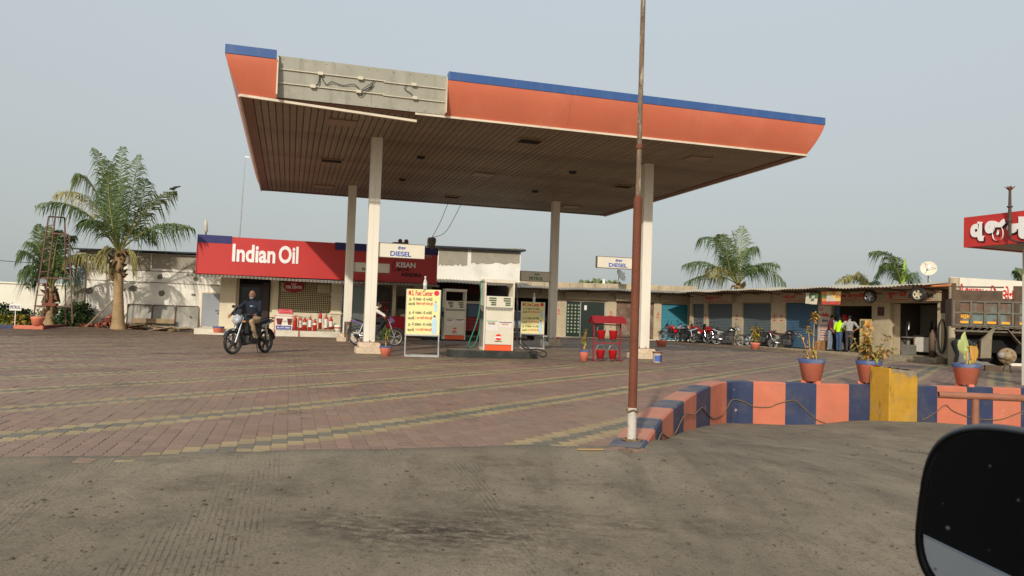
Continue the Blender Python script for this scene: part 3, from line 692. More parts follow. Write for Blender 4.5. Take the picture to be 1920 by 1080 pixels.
for ui, (u, v) in enumerate(((3.424, 3.103), (3.424, 11.6), (11.727, 11.6), (11.727, 3.103))):
    c = MB(); c.box(-.15, -.002, -.15, .15, .3, H_ + .02); c.box(.002, .15, -.15, .15, .3, H_ + .02); c.box(-.01, .01, -.14, .14, .3, H_)
    co = c.build('column', COLM, can, bevel=.012); co.location = (u, v, 0)
    mb = MB(); mb.rbox(-.36, .36, -.36, .36, -.05, .155, .03, 2); mb.rbox(-.29, .29, -.29, .29, .155, .30, .05, 3); mb.build('pedestal', PED, co, bevel=.012)
    mb = MB()
    for sx in (-.22, 0, .22):
        for s2 in (-.22, .22): mb.tube([(sx, s2, .29), (sx, s2, .36)], .014, 6)
    mb.box(-.2, .2, -.2, .2, .3, .312); mb.build('base_plate', RUST, co)
    if ui == 1:
        mb = MB(); mb.lathe([(.14, .0), (.14, .75)], 14, (.02, -.24, 0)); mb.build('guard_pipe', mat('brown_steel', c8(110, 96, 82), .4, .1, 5, metal=.5), co)
# ================================================================== buildings
WALLW = mat('whitewashed_wall', c8(236, 231, 216), .85, .06, 1.2, [(c8(160, 152, 136), .45, .8, .52, .78), (c8(120, 110, 96), .4, 3.5, .58, .8, (1, 1, .25))], bump=.35, bscale=14)
PATCH = mat('cement_patch', c8(120, 116, 106), .95, .2, 6, bump=.6, bscale=30)
ROOFD = mat('dark_roof_sheet', c8(52, 56, 64), .5, .15, 2)
REDS = mat('red_fascia', c8(190, 56, 52), .42, .05, 1.0, [(c8(160, 60, 50), .3, 1.5, .55, .8)])
NAVY = mat('navy_band', c8(42, 44, 98), .45, .08, 2)
LETW = mat('white_letter', c8(236, 232, 226), .45, .03, 3)
LETD = mat('dark_letter', c8(24, 16, 18), .6, .2, 5)
LETR = mat('red_letter', c8(196, 30, 34), .55, .08, 6)
LETB = mat('blue_letter', c8(34, 78, 170), .5, .05, 6)
LETG = mat('green_letter', c8(30, 96, 66), .5, .05, 6)
CORR = mat('corrugated_sheet', c8(140, 134, 122), .55, .15, 2, [(c8(110, 80, 58), .5, 2, .55, .8)], metal=.2)
def corrugated(mb, P, n, m, amp, waves):
    """P(s,t) plane point function, wave along s."""
    vs = []
    for i in range(n + 1):
        for j in range(m + 1):
            p, nn = P(i / n, j / m); vs.append(Vector(p) + Vector(nn) * amp * math.sin(2 * math.pi * waves * i / n))
    mb.add(vs, [(i * (m + 1) + j, (i + 1) * (m + 1) + j, (i + 1) * (m + 1) + j + 1, i * (m + 1) + j + 1) for i in range(n) for j in range(m)], True)
def cfthing(name, label, cat): return thing(name, label, cat, (CF.o.x, CF.o.y, 0), CA)
# ---- boundary wall on the far left
bw = cfthing('boundary_wall', 'long cream boundary wall behind the hedge and the small palm', 'boundary wall')
WALLC = mat('cream_boundary_wall', c8(234, 228, 208), .85, .05, .8, [(c8(160, 146, 116), .4, .7, .55, .8)], bump=.2)
mb = MB(); mb.box(-40, -7.42, 19.5, 19.7, -.3, 1.86); mb.box(-40, -7.42, 19.44, 19.76, 1.86, 1.93); mb.build('wall', WALLC, bw)
mb = MB()
for k in range(9): mb.box(-40 + 3.6 * k, -39.75 + 3.6 * k, 19.42, 19.5, -.3, 1.86)
mb.build('pier', WALLC, bw)
# ---- white shed behind the big palm
V1 = 18.0
shed = cfthing('shed_building', 'low whitewashed shed with grey cement patches and a thin dark roof behind the big palm', 'shed')
mb = MB(); mb.box(-7.4, -1.62, V1, V1 + 6, -.3, 3.38)
mb.build('wall', WALLW, shed)
mb = MB(); mb.add([(-7.62, V1 - .3, 3.37), (7.4, V1 - .3, 3.62), (7.4, V1 + 6.5, 3.9), (-7.62, V1 + 6.5, 3.75), (-7.62, V1 - .3, 3.43), (7.4, V1 - .3, 3.68), (7.4, V1 + 6.5, 3.96), (-7.62, V1 + 6.5, 3.81)], [(0, 3, 2, 1), (4, 5, 6, 7), (0, 1, 5, 4), (1, 2, 6, 5), (2, 3, 7, 6), (3, 0, 4, 7)])
mb.build('roof', ROOFD, shed)
mb = MB()
for x0, x1, z0 in ((-7.38, -6.2, 2.92), (-6.15, -5.15, 2.84), (-5.1, -4.6, 2.6), (-4.55, -1.7, 2.75)):
    nseg = 10; top = [(x0 + (x1 - x0) * i / nseg, 3.36) for i in range(nseg + 1)]; bot = [(x0 + (x1 - x0) * i / nseg, z0 + random.uniform(-.05, .05)) for i in range(nseg + 1)]
    mb.add([(x, V1 - .012, z) for x, z in top] + [(x, V1 - .012, z) for x, z in bot], [(i, i + 1, i + nseg + 2, i + nseg + 1) for i in range(nseg)])
mb.build('bare_plaster_band', mat('bare_plaster', c8(158, 150, 132), .9, .12, 3, bump=.3), shed)
def blob(cx, cz, rx, rz, y):
    n = 16; return [(cx + rx * math.cos(t) * random.uniform(.8, 1.15), y, cz + rz * math.sin(t) * random.uniform(.8, 1.15)) for t in np.linspace(0, 2 * math.pi, n, endpoint=False)]
for px, py, rx, rz in ((167, 545, .16, .15), (248, 530, .14, .08), (250, 541, .17, .13), (300, 519, .12, .12), (303, 550, .14, .14), (367, 523, .11, .11), (363, 553, .1, .06)):
    s, z = CF.on(px, py, V1); b_ = blob(s, z, rx, rz, V1 - .008); f_ = [(p[0] * .98 + s * .02, V1 + .01, p[2]) for p in b_]; m = MB(); m.add(b_ + f_, [tuple(range(16))] + [(i, (i + 1) % 16, (i + 1) % 16 + 16, i + 16) for i in range(16)]); m.build('cement_patch', PATCH, shed)
DLINE = mat('dark_groove', c8(80, 72, 62), .9)
for z in (2.62, 2.12):
    mb = MB(); mb.tube([(-7.3 if z > 2.4 else -7.0, V1 - .006, z), (-4, V1 - .01, z + .0), (-1.75, V1 - .006, z - .02)], .012, 5); mb.build('wall_groove_line', DLINE, shed)  # thin dark tubes added to draw the grooves across the wall
mb = MB(); mb.box(-7.5, -7.1, V1 - .1, V1, -.2, 3.3); mb.build('corner_pier', mat('bare_plaster', ()), shed)
mb = MB(); mb.box(-7.42, -7.2, V1 - .13, V1 - .1, 1.9, 2.9); mb.build('window_pane', mat('pale_blue_glass', c8(150, 172, 196), .15, .05), shed)
# small grey door with its frame
d0, d1 = -2.43, -1.66
mb = MB(); mb.box(d0 - .07, d0, V1 - .05, V1 - .0, .28, 1.80); mb.box(d1, d1 + .05, V1 - .05, V1 - .0, .28, 1.80); mb.box(d0, d1, V1 - .05, V1 - .0, 1.74, 1.80); mb.build('door_frame', CREAM, shed)
mb = MB(); mb.box(d0, d1, V1 - .035, V1 + .0, .28, 1.74); dr = mb.build('door', mat('grey_door_paint', c8(142, 146, 152), .5, .06, 2, [(c8(110, 108, 104), .4, 2, .55, .8)]), shed)
mb = MB(); mb.cbox((d1 - .13, V1 - .06, .98), (.16, .02, .025)); mb.cbox((d1 - .09, V1 - .05, .86), (.05, .03, .05)); mb.build('handle', BLACK, dr)
# right hand part of the shed: taller white wall
taller = cfthing('rear_building', 'tall blank white wall with a ragged grey plaster band right of the red shop sign', 'building')
VT = 22.0
def tp(px, py, v=VT): return CF.on(px, py, v)
xa_, zt0 = tp(800, 470); xb_, zt1 = tp(977, 466); zlo = tp(900, 527)[1]; ztop_ = (zt0 + zt1) / 2
mb = MB(); mb.box(xa_, xb_, VT, VT + .25, zlo, ztop_); mb.box(xb_ - .25, xb_, VT + .25, VT + 6, zlo, ztop_); mb.build('wall', WALLW, taller)
mb = MB()
for p0, p1, zf in ((822, 876, 497), (883, 974, 494)):
    x0, z0 = tp(p0, zf); x1, z1 = tp(p1, zf); nseg = 16; mb.add([(x0 + (x1 - x0) * i / nseg, VT - .015, ztop_ - .02) for i in range(nseg + 1)] + [(x0 + (x1 - x0) * i / nseg, VT - .015, z0 + (z1 - z0) * i / nseg + random.uniform(-.07, .07)) for i in range(nseg + 1)], [(i, i + 1, i + nseg + 2, i + nseg + 1) for i in range(nseg)])
mb.build('bare_plaster_band', mat('bare_plaster', ()), taller)
def slabroof(x0, z0, x1, z1, y0, y1, t): return [(x0, y0, z0), (x1, y0, z1), (x1, y1, z1 + .1), (x0, y1, z0 + .1), (x0, y0, z0 + t), (x1, y0, z1 + t), (x1, y1, z1 + .1 + t), (x0, y1, z0 + .1 + t)]
mb = MB(); mb.add(slabroof(xa_, ztop_ - .02, xb_ + .2, ztop_ + .04, VT - .3, VT + 6.3, .09), [(0, 3, 2, 1), (4, 5, 6, 7), (0, 1, 5, 4), (1, 2, 6, 5), (2, 3, 7, 6), (3, 0, 4, 7)]); mb.build('roof', ROOFD, taller)
mb = MB(); vs = []
for i in range(13):
    for j in range(7): f = math.sin(math.pi * j / 6) * (.25 + .75 * i / 12); vs.append((xb_ - 1.5 + 1.75 * i / 12, VT - .2 + 1.2 * j / 6, ztop_ + .12 + .14 * f * random.uniform(.7, 1.2)))
mb.add(vs, [(i * 7 + j, (i + 1) * 7 + j, (i + 1) * 7 + j + 1, i * 7 + j + 1) for i in range(12) for j in range(6)], True); mb.build('mortar_ridge', CONC, taller)
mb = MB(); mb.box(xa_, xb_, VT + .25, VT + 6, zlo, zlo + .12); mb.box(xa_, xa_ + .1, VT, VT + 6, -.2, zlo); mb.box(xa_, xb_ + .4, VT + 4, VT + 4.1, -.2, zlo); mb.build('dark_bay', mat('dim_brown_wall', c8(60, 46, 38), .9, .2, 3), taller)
mb = MB(); corrugated(mb, lambda s, t: ((xa_ + .2 + (xb_ - xa_ + .1) * s, VT - 1.2 + 1.2 * t, zlo - .22 + .22 * t + .025 * math.sin(8 * s)), (0, 0, 1)), 180, 2, .02, 30); mb.build('awning_sheet', CORR, taller)
mb = MB(); x0, z0 = tp(832, 549, VT + 4); letters(mb, 'ઓટો ગેરેજ', x0, z0, 2.6, .42, VT + 3.99, .03); mb.build('lettering', mat('faded_red_letter', c8(120, 40, 40), .7), taller, fix=False)
# ---- the red-signed station shop
V0, VW, VS = 15.6, 16.9, 15.25
store = cfthing('station_shop', 'station shop with a long red sign box, grille window and raised white plinth', 'shop')
PLW = mat('plinth_white', c8(214, 206, 186), .8, .08, 2, [(c8(140, 128, 108), .6, 2, .48, .75)], bump=.2)
mb = MB(); mb.box(-2.45, 5.2, V0, 18, -.2, .24); mb.build('plinth', PLW, store, bevel=.015)
mb = MB(); mb.box(-1.9, -.9, V0 - .3, V0, -.2, .08); mb.build('step', PLW, store, bevel=.01)
# sign box
mb = MB(); mb.box(-2.43, 7.52, VS, VS + .35, 2.52, 4.06); sg = mb.build('sign_box', REDS, store)
mb = MB(); mb.box(-2.45, -1.12, VS - .012, VS + .36, 3.77, 4.09); mb.build('blue_band', NAVY, store)
mb = MB(); mb.box(3.05, 7.54, VS - .012, VS + .36, 3.77, 4.09); mb.build('blue_band', NAVY, store)
mb = MB(); mb.box(-2.46, 7.55, VS - .03, VS + .38, 2.49, 2.52); mb.box(-2.46, -2.43, VS - .03, VS, 2.52, 3.77); mb.build('sign_trim', REDS, store)
def ctext(body, px0, px1, pyb, pyt, mt, name='lettering', v=VS, bold=.03, parent=store, ext=.01):
    a, zb = CF.on(px0, (pyb), v - .012); b, _ = CF.on(px1, pyb, v - .012); _, zt_ = CF.on(px0, pyt, v - .012)
    m = MB(); letters(m, body, a, zb, b - a, zt_ - zb, v - .012, bold, ext); return m.build(name, mt, parent, fix=False)
m = MB(); letters(m, 'Indian', *CF.on(435, 490.5, VS), CF.on(516, 490, VS)[0] - CF.on(435, 490, VS)[0], .74, VS - .012, .03, .012); m.build('lettering', LETW, sg, fix=False)
m = MB(); letters(m, 'Oil', *CF.on(522, 493.5, VS), CF.on(559, 490, VS)[0] - CF.on(522, 490, VS)[0], .74, VS - .012, .03, .012); m.build('lettering', LETW, sg, fix=False)
ctext('KISAN', 743, 779, 501, 491, LETW, parent=sg); ctext('SEVA', 743, 768, 508, 502, mat('faded_letter', c8(78, 30, 30), .6), parent=sg); ctext('KENDRA', 753, 791, 518, 511, LETD, parent=sg)
ctext('CENTER', 778, 811, 483, 477, mat('faint_letter', c8(190, 140, 136), .6), parent=sg)
m = MB(); a, z_ = CF.on(738, 499, VS)
m.tube([(a + .16 - .2 * math.cos(t), VS - .01, z_ + .26 * math.sin(t)) for t in np.linspace(-1.2, 1.2, 12)], .012, 5); m.build('emblem_trace', LETD, sg)
# corrugated awning under the sign
mb = MB(); corrugated(mb, lambda s, t: ((-2.75 + 10.3 * s, VS - .45 + 1.9 * t, 2.36 + .13 * t + .02 * math.sin(9 * s)), (0, 0, 1)), 420, 2, .022, 70); corrugated(mb, lambda s, t: ((-2.75 + 10.3 * s, VS - .47 - .03 * t, 2.36 + .02 * math.sin(9 * s) - .03 + .1 * t), (0, -1, 0)), 420, 1, .02, 70); mb.build('awning_sheet', CORR, store)
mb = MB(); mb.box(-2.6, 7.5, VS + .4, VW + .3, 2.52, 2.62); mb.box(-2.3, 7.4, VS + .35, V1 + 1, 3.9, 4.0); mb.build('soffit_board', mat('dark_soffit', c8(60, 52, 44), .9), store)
# walls
CRE = mat('shop_cream', c8(214, 202, 172), .7, .08, 2, [(c8(140, 124, 100), .5, 1.6, .52, .8)])
mb = MB(); mb.box(-1.58, -.95, V0 + .9, V1, .24, 2.5); mb.box(.55, .8, VW, VW + .2, .24, 2.5); mb.box(.8, 3.05, VW, VW + .2, .24, 1.05); mb.box(.8, 3.05, VW, VW + .2, 2.35, 2.5); mb.box(-.95, .55, VW + .9, VW + 1, .24, 2.5); mb.box(-.95, -.85, VW, VW + .9, .24, 2.5); mb.box(.45, .55, VW + .2, VW + .9, .24, 2.5)
mb.build('wall', CRE, store)
mb = MB(); mb.box(3.05, 3.5, VW - .12, VW + .1, .24, 2.5)
for z in (1.0, 1.62, 1.85): mb.box(3.0, 3.55, VW - .17, VW - .12, z, z + .07)
mb.box(3.12, 3.43, VW - .15, VW - .12, 1.15, 1.5); mb.build('pilaster', CRE, store)
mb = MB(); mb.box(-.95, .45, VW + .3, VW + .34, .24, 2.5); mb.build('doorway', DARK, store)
mb = MB(); mb.box(-.9, .15, VW + .24, VW + .29, .24, 2.2); mb.box(.15, .4, VW + .1, VW + .25, .24, 2.3); dd = mb.build('door', mat('dark_brown_door', c8(48, 36, 28), .4, .2, 4), store)
mb = MB(); mb.box(-.75, .0, VW + .22, VW + .24, .9, 2.05); mb.build('glass', mat('dark_glass', (.01, .012, .012), .08, 0), dd)
# grille window: lattice, recess
w0, w1, z0, z1 = .84, 3.02, 1.08, 2.34
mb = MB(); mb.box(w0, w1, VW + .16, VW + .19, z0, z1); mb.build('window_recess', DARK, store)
GRL = mat('cream_grille', c8(212, 196, 150), .5, .08, 5)
mb = MB(); nv, nh = 27, 15
for i in range(nv + 1): x = w0 + (w1 - w0) * i / nv; mb.box(x - .011, x + .011, VW - .03, VW - .012, z0, z1)
for j in range(nh + 1): z = z0 + (z1 - z0) * j / nh; mb.box(w0, w1, VW - .011, VW + .006, z - .011, z + .011)
mb.build('window_grille', GRL, store, fix=False)['kind'] = 'stuff'
mb = MB(); t = .04
mb.box(w0 - t, w0, VW - .04, VW, z0 - t, z1 + t); mb.box(w1, w1 + t, VW - .04, VW, z0 - t, z1 + t); mb.box(w0, w1, VW - .04, VW, z0 - t, z0); mb.box(w0, w1, VW - .04, VW, z1, z1 + t); mb.build('window_frame', mat('dark_brown_door', ()), store)
for x0, x1, za, zb, cc in ((.9, 1.12, 1.95, 2.3, c8(200, 190, 160)), (2.45, 3.0, 1.95, 2.3, c8(196, 186, 150))):
    mb = MB(); mb.box(x0, x1, VW + .03, VW + .05, za, zb); mb.build('paper_notice', mat('paper_%d' % int(x0 * 100), cc, .8), store)
# glazed bay with shelves of drinks, then the open counter
mb = MB(); mb.box(3.5, 7.4, VW + 1.4, VW + 1.5, .24, 2.5); mb.box(7.3, 7.4, VW - 1.2, VW + 1.4, .0, 2.5); mb.build('rear_wall', mat('dim_interior', c8(150, 136, 112), .8, .1, 2), store)
mb = MB(); mb.box(5.2, 7.4, V0, 18.3, -.2, .02); mb.build('counter_floor', PLW, store)
GLS = mat('shop_glass', (.55, .62, .58), .06, .02, 1, trans=.85)
mb = MB(); mb.box(3.55, 4.6, VW, VW + .015, .3, 2.3); mb.build('glass_pane', GLS, store)
mb = MB()
for x in (3.5, 4.6): mb.box(x, x + .05, VW - .02, VW + .04, .24, 2.4)
mb.box(3.55, 4.6, VW - .02, VW + .04, 2.3, 2.38); mb.build('glazing_frame', STEEL, store)
mb = MB(); mb.box(4.7, 5.75, VW + .75, VW + 1.3, .24, 2.3); fr = mb.build('drinks_cabinet', mat('cabinet_body', c8(70, 66, 58), .5), store)
for z in (.55, .9, 1.25, 1.6):
    mb = MB(); mb.box(4.72, 5.73, VW + .5, VW + .75, z, z + .035); mb.build('shelf', mat('red_shelf', c8(190, 60, 56), .5), fr)
BOT = [mat('bottle_%d' % k, cc, .3) for k, cc in enumerate((c8(150, 90, 50), c8(60, 90, 60), c8(180, 170, 140), c8(150, 50, 40)))]
for z in (.585, .935, 1.285):
    mb = MB()
    for k in range(9): mb.mi = random.randrange(4); mb.lathe([(.035, 0), (.035, .15), (.012, .2), (.012, .23)], 8, (4.78 + k * .11, VW + .62, z))
    mb.build('drink_bottle', BOT, fr, kind='stuff')
mb = MB(); mb.box(5.8, 5.95, VW - .1, VW + .1, .0, 2.5); mb.box(6.9, 7.35, VW + .6, VW + .7, .0, 2.45); mb.build('pier', CRE, store)
mb = MB(); mb.box(6.15, 6.55, VW + .85, VW + .9, 1.35, 1.95); mb.build('notice_board', mat('dark_notice', c8(60, 46, 40), .7, .3, 12), store)
# oval sign, notices, safety rail (own things)
s, z = CF.on(551, 537, VW - .14)
ov = thing('oval_sign', 'dark red oval fuel centre sign hanging on the grille window', 'sign', CF.w(s, VW - .14, z), CA)
DRED = mat('dark_red_sign', c8(150, 26, 34), .45, .08, 4)
mb = MB(); n = 28; pf_ = [(.44 * math.cos(2 * math.pi * k / n), .27 * math.sin(2 * math.pi * k / n)) for k in range(n)]; mb.prism(pf_, -.02, .02); mb.build('board', DRED, ov)
mb = MB(); letters(mb, 'H P', 0, .04, h=.1, y=-.021, bold=.03, center=True); letters(mb, 'FUEL CENTRE', 0, -.10, w=.68, h=.13, y=-.021, bold=.03, center=True); mb.build('lettering', LETW, ov, fix=False)
s, z = CF.on(535, 584, V0 + .15)
nb = thing('safety_notice', 'pink safety notice hung on the wall under the grille window', 'notice', CF.w(s, VW - .05, z), CA)
mb = MB(); mb.box(-.3, .3, -.015, .015, -.1, .12); mb.build('board', mat('pink_board', c8(222, 110, 116), .5, .05), nb)
mb = MB(); letters(mb, 'DANGER', 0, .03, w=.3, h=.05, y=-.017, center=True); letters(mb, 'NO SMOKING', 0, -.06, w=.45, h=.05, y=-.017, center=True); mb.build('lettering', LETR, nb, fix=False)
s, z = CF.on(532, 615, V0 + .12)
nb = thing('picture_notice', 'white notice panel with brown buckets and a blue strip leaning on the shop plinth', 'notice', CF.w(s, V0 + .35, .25), CA)
mb = MB(); mb.box(-.34, .34, 0, .02, 0, .68); mb.build('board', WHITE, nb)
mb = MB(); mb.box(-.33, .31, -.006, 0, .02, .19); mb.build('blue_strip', mat('blue_strip', c8(60, 70, 150), .5), nb)
mb = MB(); mb.add([(-.33, -.006, .5), (-.05, -.006, .5), (-.11, -.006, .23), (-.28, -.006, .23)], [(0, 1, 2, 3)]); mb.add([(.12, -.006, .5), (.33, -.006, .5), (.31, -.006, .23), (.17, -.006, .23)], [(0, 1, 2, 3)]); mb.build('bucket_picture', mat('maroon_print', c8(110, 44, 40), .6), nb, fix=False)
mb = MB(); letters(mb, 'FIRE', -.02, .4, w=.11, h=.05, y=-.007); letters(mb, 'SAND', -.02, .3, w=.11, h=.05, y=-.007); letters(mb, 'SAFETY FIRST', -.28, .07, w=.55, h=.07, y=-.008); mb.build('lettering', LETW, nb, fix=False)
REDP = mat('red_enamel', c8(190, 34, 34), .4, .1, 4, [(c8(110, 40, 34), .4, 6, .55, .8)])
def gp(px, py): return onground(px, py)
a = CF.w(*CF.on(512, 621, V0 - .05)[:1], V0 - .06); s0 = CF.on(514, 621, V0 - .06)[0]; s1 = CF.on(560, 621, V0 - .06)[0]
rr = thing('guard_rail', 'thin red pipe rail in front of the notice on the shop plinth', 'rail', CF.w(s0, V0 - .06), CA)
mb = MB(); mb.tube([(0, 0, 0), (0, 0, .86), (s1 - s0, 0, .86), (s1 - s0, 0, 0)], .016, 8); mb.build('pipe', REDP, rr)
# fire extinguishers on the plinth
EXR = mat('extinguisher_red', c8(186, 36, 30), .3, .06, 6, coat=.3); LABW = mat('label_white', c8(220, 212, 200), .5, .1, 20)
def extinguisher(x, v, z, h, r, lab, label, hose=True):
    t = thing('fire_extinguisher', label, 'fire extinguisher', CF.w(x, v, z), CA, 'fire extinguishers on the shop plinth')
    mb = MB(); mb.lathe([(0, 0), (r, 0), (r, h * .72), (r * .85, h * .8), (r * .3, h * .86), (r * .3, h * .9), (0, h * .9)], 14); mb.build('cylinder', EXR, t)
    if lab:
        mb = MB(); mb.lathe([(r + .003, h * lab[0]), (r + .003, h * lab[1])], 10, a0=-math.pi * .95, a1=-math.pi * .05); mb.build('paper_label', LABW, t)
    mb = MB(); mb.tube([(0, 0, h * .88), (0, 0, h)], .014, 6); mb.bar((0, 0, h), (.09, 0, h * .97), .02, .015); mb.bar((0, 0, h * .93), (.08, 0, h * .9), .02, .015); mb.build('valve', BLACK, t)
    if hose:
        mb = MB(); mb.tube(smooth_path([Vector((-.01, 0, h * .92)), Vector((-r * 1.3, -.02, h * .85)), Vector((-r * 1.25, -.03, h * .5)), Vector((-r * 1.1, -.02, h * .3))]), .01, 5); mb.build('hose', BLACK, t)
def exat(px, pyb, pyt, v, r, lab, label, zb=None):
    x, z = CF.on(px, pyb, v); _, zt2 = CF.on(px, pyt, v); extinguisher(x, v, z if zb is None else zb, zt2 - (z if zb is None else zb), r, lab, label)
vv = V0 + .4
exat(553, 618, 591, vv, .085, None, 'red fire extinguisher nearest the white notice panel, behind the red rail', .25)
exat(563, 617, 593, vv + .15, .07, (.2, .7), 'slim fire extinguisher with a tall pale label behind the red rail', .25)
exat(571, 617, 594, vv, .095, (.42, .62), 'stout fire extinguisher with a square cream label in the plinth row', .25)
exat(581, 617, 592, vv, .08, (.25, .72), 'fire extinguisher with a long grey label, between two stout ones', .25)
exat(590, 618, 598, vv - .05, .09, (.5, .66), 'short fire extinguisher with a small white label, lowest in the row', .25)
exat(600, 612, 582, vv + .1, .075, (.35, .55), 'tallest fire extinguisher of the row standing on the concrete slab', .33)
exat(611, 612, 589, vv + .1, .075, (.1, .68), 'fire extinguisher with a big white label on the concrete slab', .33)
exat(620, 613, 593, vv + .1, .085, (.2, .62), 'fire extinguisher with a yellowed label and black hose at the slab end', .33)
mb = MB(); a = CF.on(596, 615, vv)[0]; b2 = CF.on(626, 615, vv)[0]; mb.box(a, b2, -.18, .3, .24, .33); o = mb.build('concrete_slab', CONC, None, label='small concrete slab under three fire extinguishers', cat='slab'); o.location = CF.w(0, vv, 0); o.rotation_euler = (0, 0, CA)
tb = thing('white_tub', 'white plastic tub with a red band at the right end of the plinth', 'tub', CF.w(CF.on(633, 615, vv)[0], vv, .24), CA)
mb = MB(); mb.lathe([(0, 0), (.13, 0), (.15, .3), (.14, .3), (.13, .05), (0, .05)], 16); mb.build('body', WHITE, tb)
mb = MB(); mb.lathe([(.1415, .14), (.1475, .2)], 16); mb.build('band', REDP, tb)
# bulb, tube lamp, aerial, roof things
def roofthing(px, py, v): s, z = CF.on(px, py, v); return CF.w(s, v, z)
p = roofthing(386, 440, VS + .2)
lm = thing('roof_lamp', 'slim pale tube lamp standing on the left end of the red sign', 'lamp', p, CA)
mb = MB(); mb.tube([(0, 0, -.08), (.0, 0, .1)], .03, 8); mb.build('stem', RUST, lm)
mb = MB(); mb.tube([(0, 0, .1), (.0, 0, .14), (-.03, 0, .58), (-.03, 0, .6)], [.05, .075, .06, .03], 10); mb.build('shade', mat('lamp_shade_grey', c8(190, 184, 160), .4), lm)
p = roofthing(449, 445, VS + .6); q = roofthing(460, 294, VS + .6)
ae = thing('aerial_mast', 'thin leaning grey aerial mast above the red sign', 'mast', p, 0)
dv = q - p; MB().tube([(0, 0, -.3), dv * .5, dv], [.022, .02, .016], 6).build('pole', STEEL, ae)
mb = MB(); mb.bar(dv, dv + Vector((.18, 0, -.02)), .05, .03); mb.build('bracket', STEEL, ae)
p = roofthing(809, 469, VS + .1)
fl = thing('floodlight', 'brown bucket shaped floodlight on the right end of the red sign', 'floodlight', p, CA)
mb = MB(); mb.lathe([(.02, .02), (.13, .02), (.15, .18), (.2, .4), (.19, .52), (.14, .56), (0, .57)], 16); mb.build('housing', mat('floodlight_brown', c8(112, 104, 90), .7, .15, 6), fl)
mb = MB(); mb.tube([(-.12, 0, .0), (-.2, 0, .1), (-.19, 0, .42)], .012, 6); mb.tube([(0, 0, -.05), (0, 0, .05)], .05, 8); mb.build('bracket', RUST, fl)
ptop = p + Vector((0, 0, .57))
for lab, (px, py) in (('thin wire running from the floodlight up to the canopy edge', (838, 384)), ('slack wire curving from the floodlight up to the canopy edge', (862, 386))):
    s_, v_ = CF.l(atz(px, py, 5.95))[:2]; q = CF.w(s_, min(v_, D_ - .05), 5.95); mid = (ptop + q) / 2 + Vector((.0, 0, -.1 if px < 850 else -.45))
    MB().tube(smooth_path([ptop, mid, q], 8), .012, 5).build('wire', BLACK, label=lab, cat='wire')
p = roofthing(755, 460, VS + 1.2)
bd = thing('roof_bundle', 'bundle of old boards and two clay pots lying on the shop roof', 'bundle', p, CA)
mb = MB(); mb.cbox((0, 0, .02), (.95, .4, .1), Matrix.Rotation(.06, 3, 'Y')); mb.cbox((-.1, 0, .1), (.7, .3, .06), Matrix.Rotation(-.05, 3, 'Y')); mb.box(-.4, .4, -.1, .1, -.5, 0); mb.build('board', mat('weathered_wood', c8(126, 112, 90), .9, .25, 5), bd)
for x in (-.12, .16): mb = MB(); mb.ell((x, 0, .2), (.1, .1, .09), 10, 6); mb.build('pot', mat('clay', c8(120, 76, 56), .9), bd)
# ---- things against the shed wall
TIN = mat('dull_tin', c8(128, 124, 112), .42, .18, 1.6, [(c8(120, 104, 84), .6, 1.5, .5, .75), (c8(176, 172, 160), .5, 2.2, .5, .7)], metal=.2, bump=.3, bscale=4)
WOODF = mat('brown_wood', c8(104, 78, 54), .85, .2, 5)
for k, (pa, pb_, lab) in enumerate(((238, 284, 'stained tin sheet in a wooden frame leaning on the shed, beside the palm trunk'), (285, 328, 'plain tin sheet leaning on the shed between two other sheets'), (329, 372, 'tin sheet with a bright diagonal streak leaning on the shed beside the grey door'))):
    a = CF.on(pa, 600, V1 - .15)[0]; b2 = CF.on(pb_, 600, V1 - .15)[0]; t = thing('tin_sheet', lab, 'tin sheet', CF.w(a, V1 - .28, .12), CA, 'tin sheets leaning on the shed wall')
    h1 = 1.02; w_ = b2 - a - .02
    mb = MB(); vs = []
    for i in range(9):
        for j in range(7): vs.append((w_ * i / 8, .2 * j / 6 + random.uniform(-.012, .012), h1 * j / 6 - .015 * math.sin(i)))
    mb.add(vs, [(i * 7 + j, (i + 1) * 7 + j, (i + 1) * 7 + j + 1, i * 7 + j + 1) for i in range(8) for j in range(6)], True)
    if k == 2: mb.add([(.05, -.0, .95), (.12, -.0, .97), (.62, -.05, .6), (.58, -.06, .55)], [(0, 1, 2, 3)])
    mb.build('sheet', TIN, t)
    mb = MB(); mb.bar((0, -.01, 0), (0, .19, h1), .035); mb.bar((0, .18, h1), (w_, .18, h1), .035); mb.bar((0, -.01, .02), (w_, -.01, .02), .04); mb.build('frame', WOODF, t)
PLK = [mat('plank_%d' % k, cc, .9, .25, 4) for k, cc in enumerate((c8(150, 128, 98), c8(120, 98, 72), c8(170, 152, 124)))]
bp_ = CF.w(CF.on(272, 609, V1 - .75)[0], V1 - .75); pile = thing('plank_pile', 'low heap of broken planks at the foot of the shed wall', 'plank pile', (bp_.x, bp_.y, G(bp_.x, bp_.y)), CA)
for k in range(34):
    x = random.gauss(.1, .62); L = random.uniform(.4, 1.1); h = max(.02, .22 - abs(x) * .12) * random.random()
    o = MB().box(-L / 2, L / 2, -.05, .05, -.012, .012).build('plank', PLK[k % 3], pile); o.location = (x, random.uniform(-.35, .35), h + .03); o.rotation_euler = (random.gauss(0, .2), random.gauss(0, .16), random.gauss(0, .5))
o = MB().box(-.85, .85, -.02, .02, -.1, .1).build('plank', PLK[0], pile); o.location = (.25, .3, .38)
bp_ = CF.w(CF.on(198, 609, V1 - .9)[0], V1 - .9); heap = thing('brick_heap', 'heap of broken red bricks beside the big palm trunk', 'brick heap', (bp_.x, bp_.y, G(bp_.x, bp_.y)), CA)
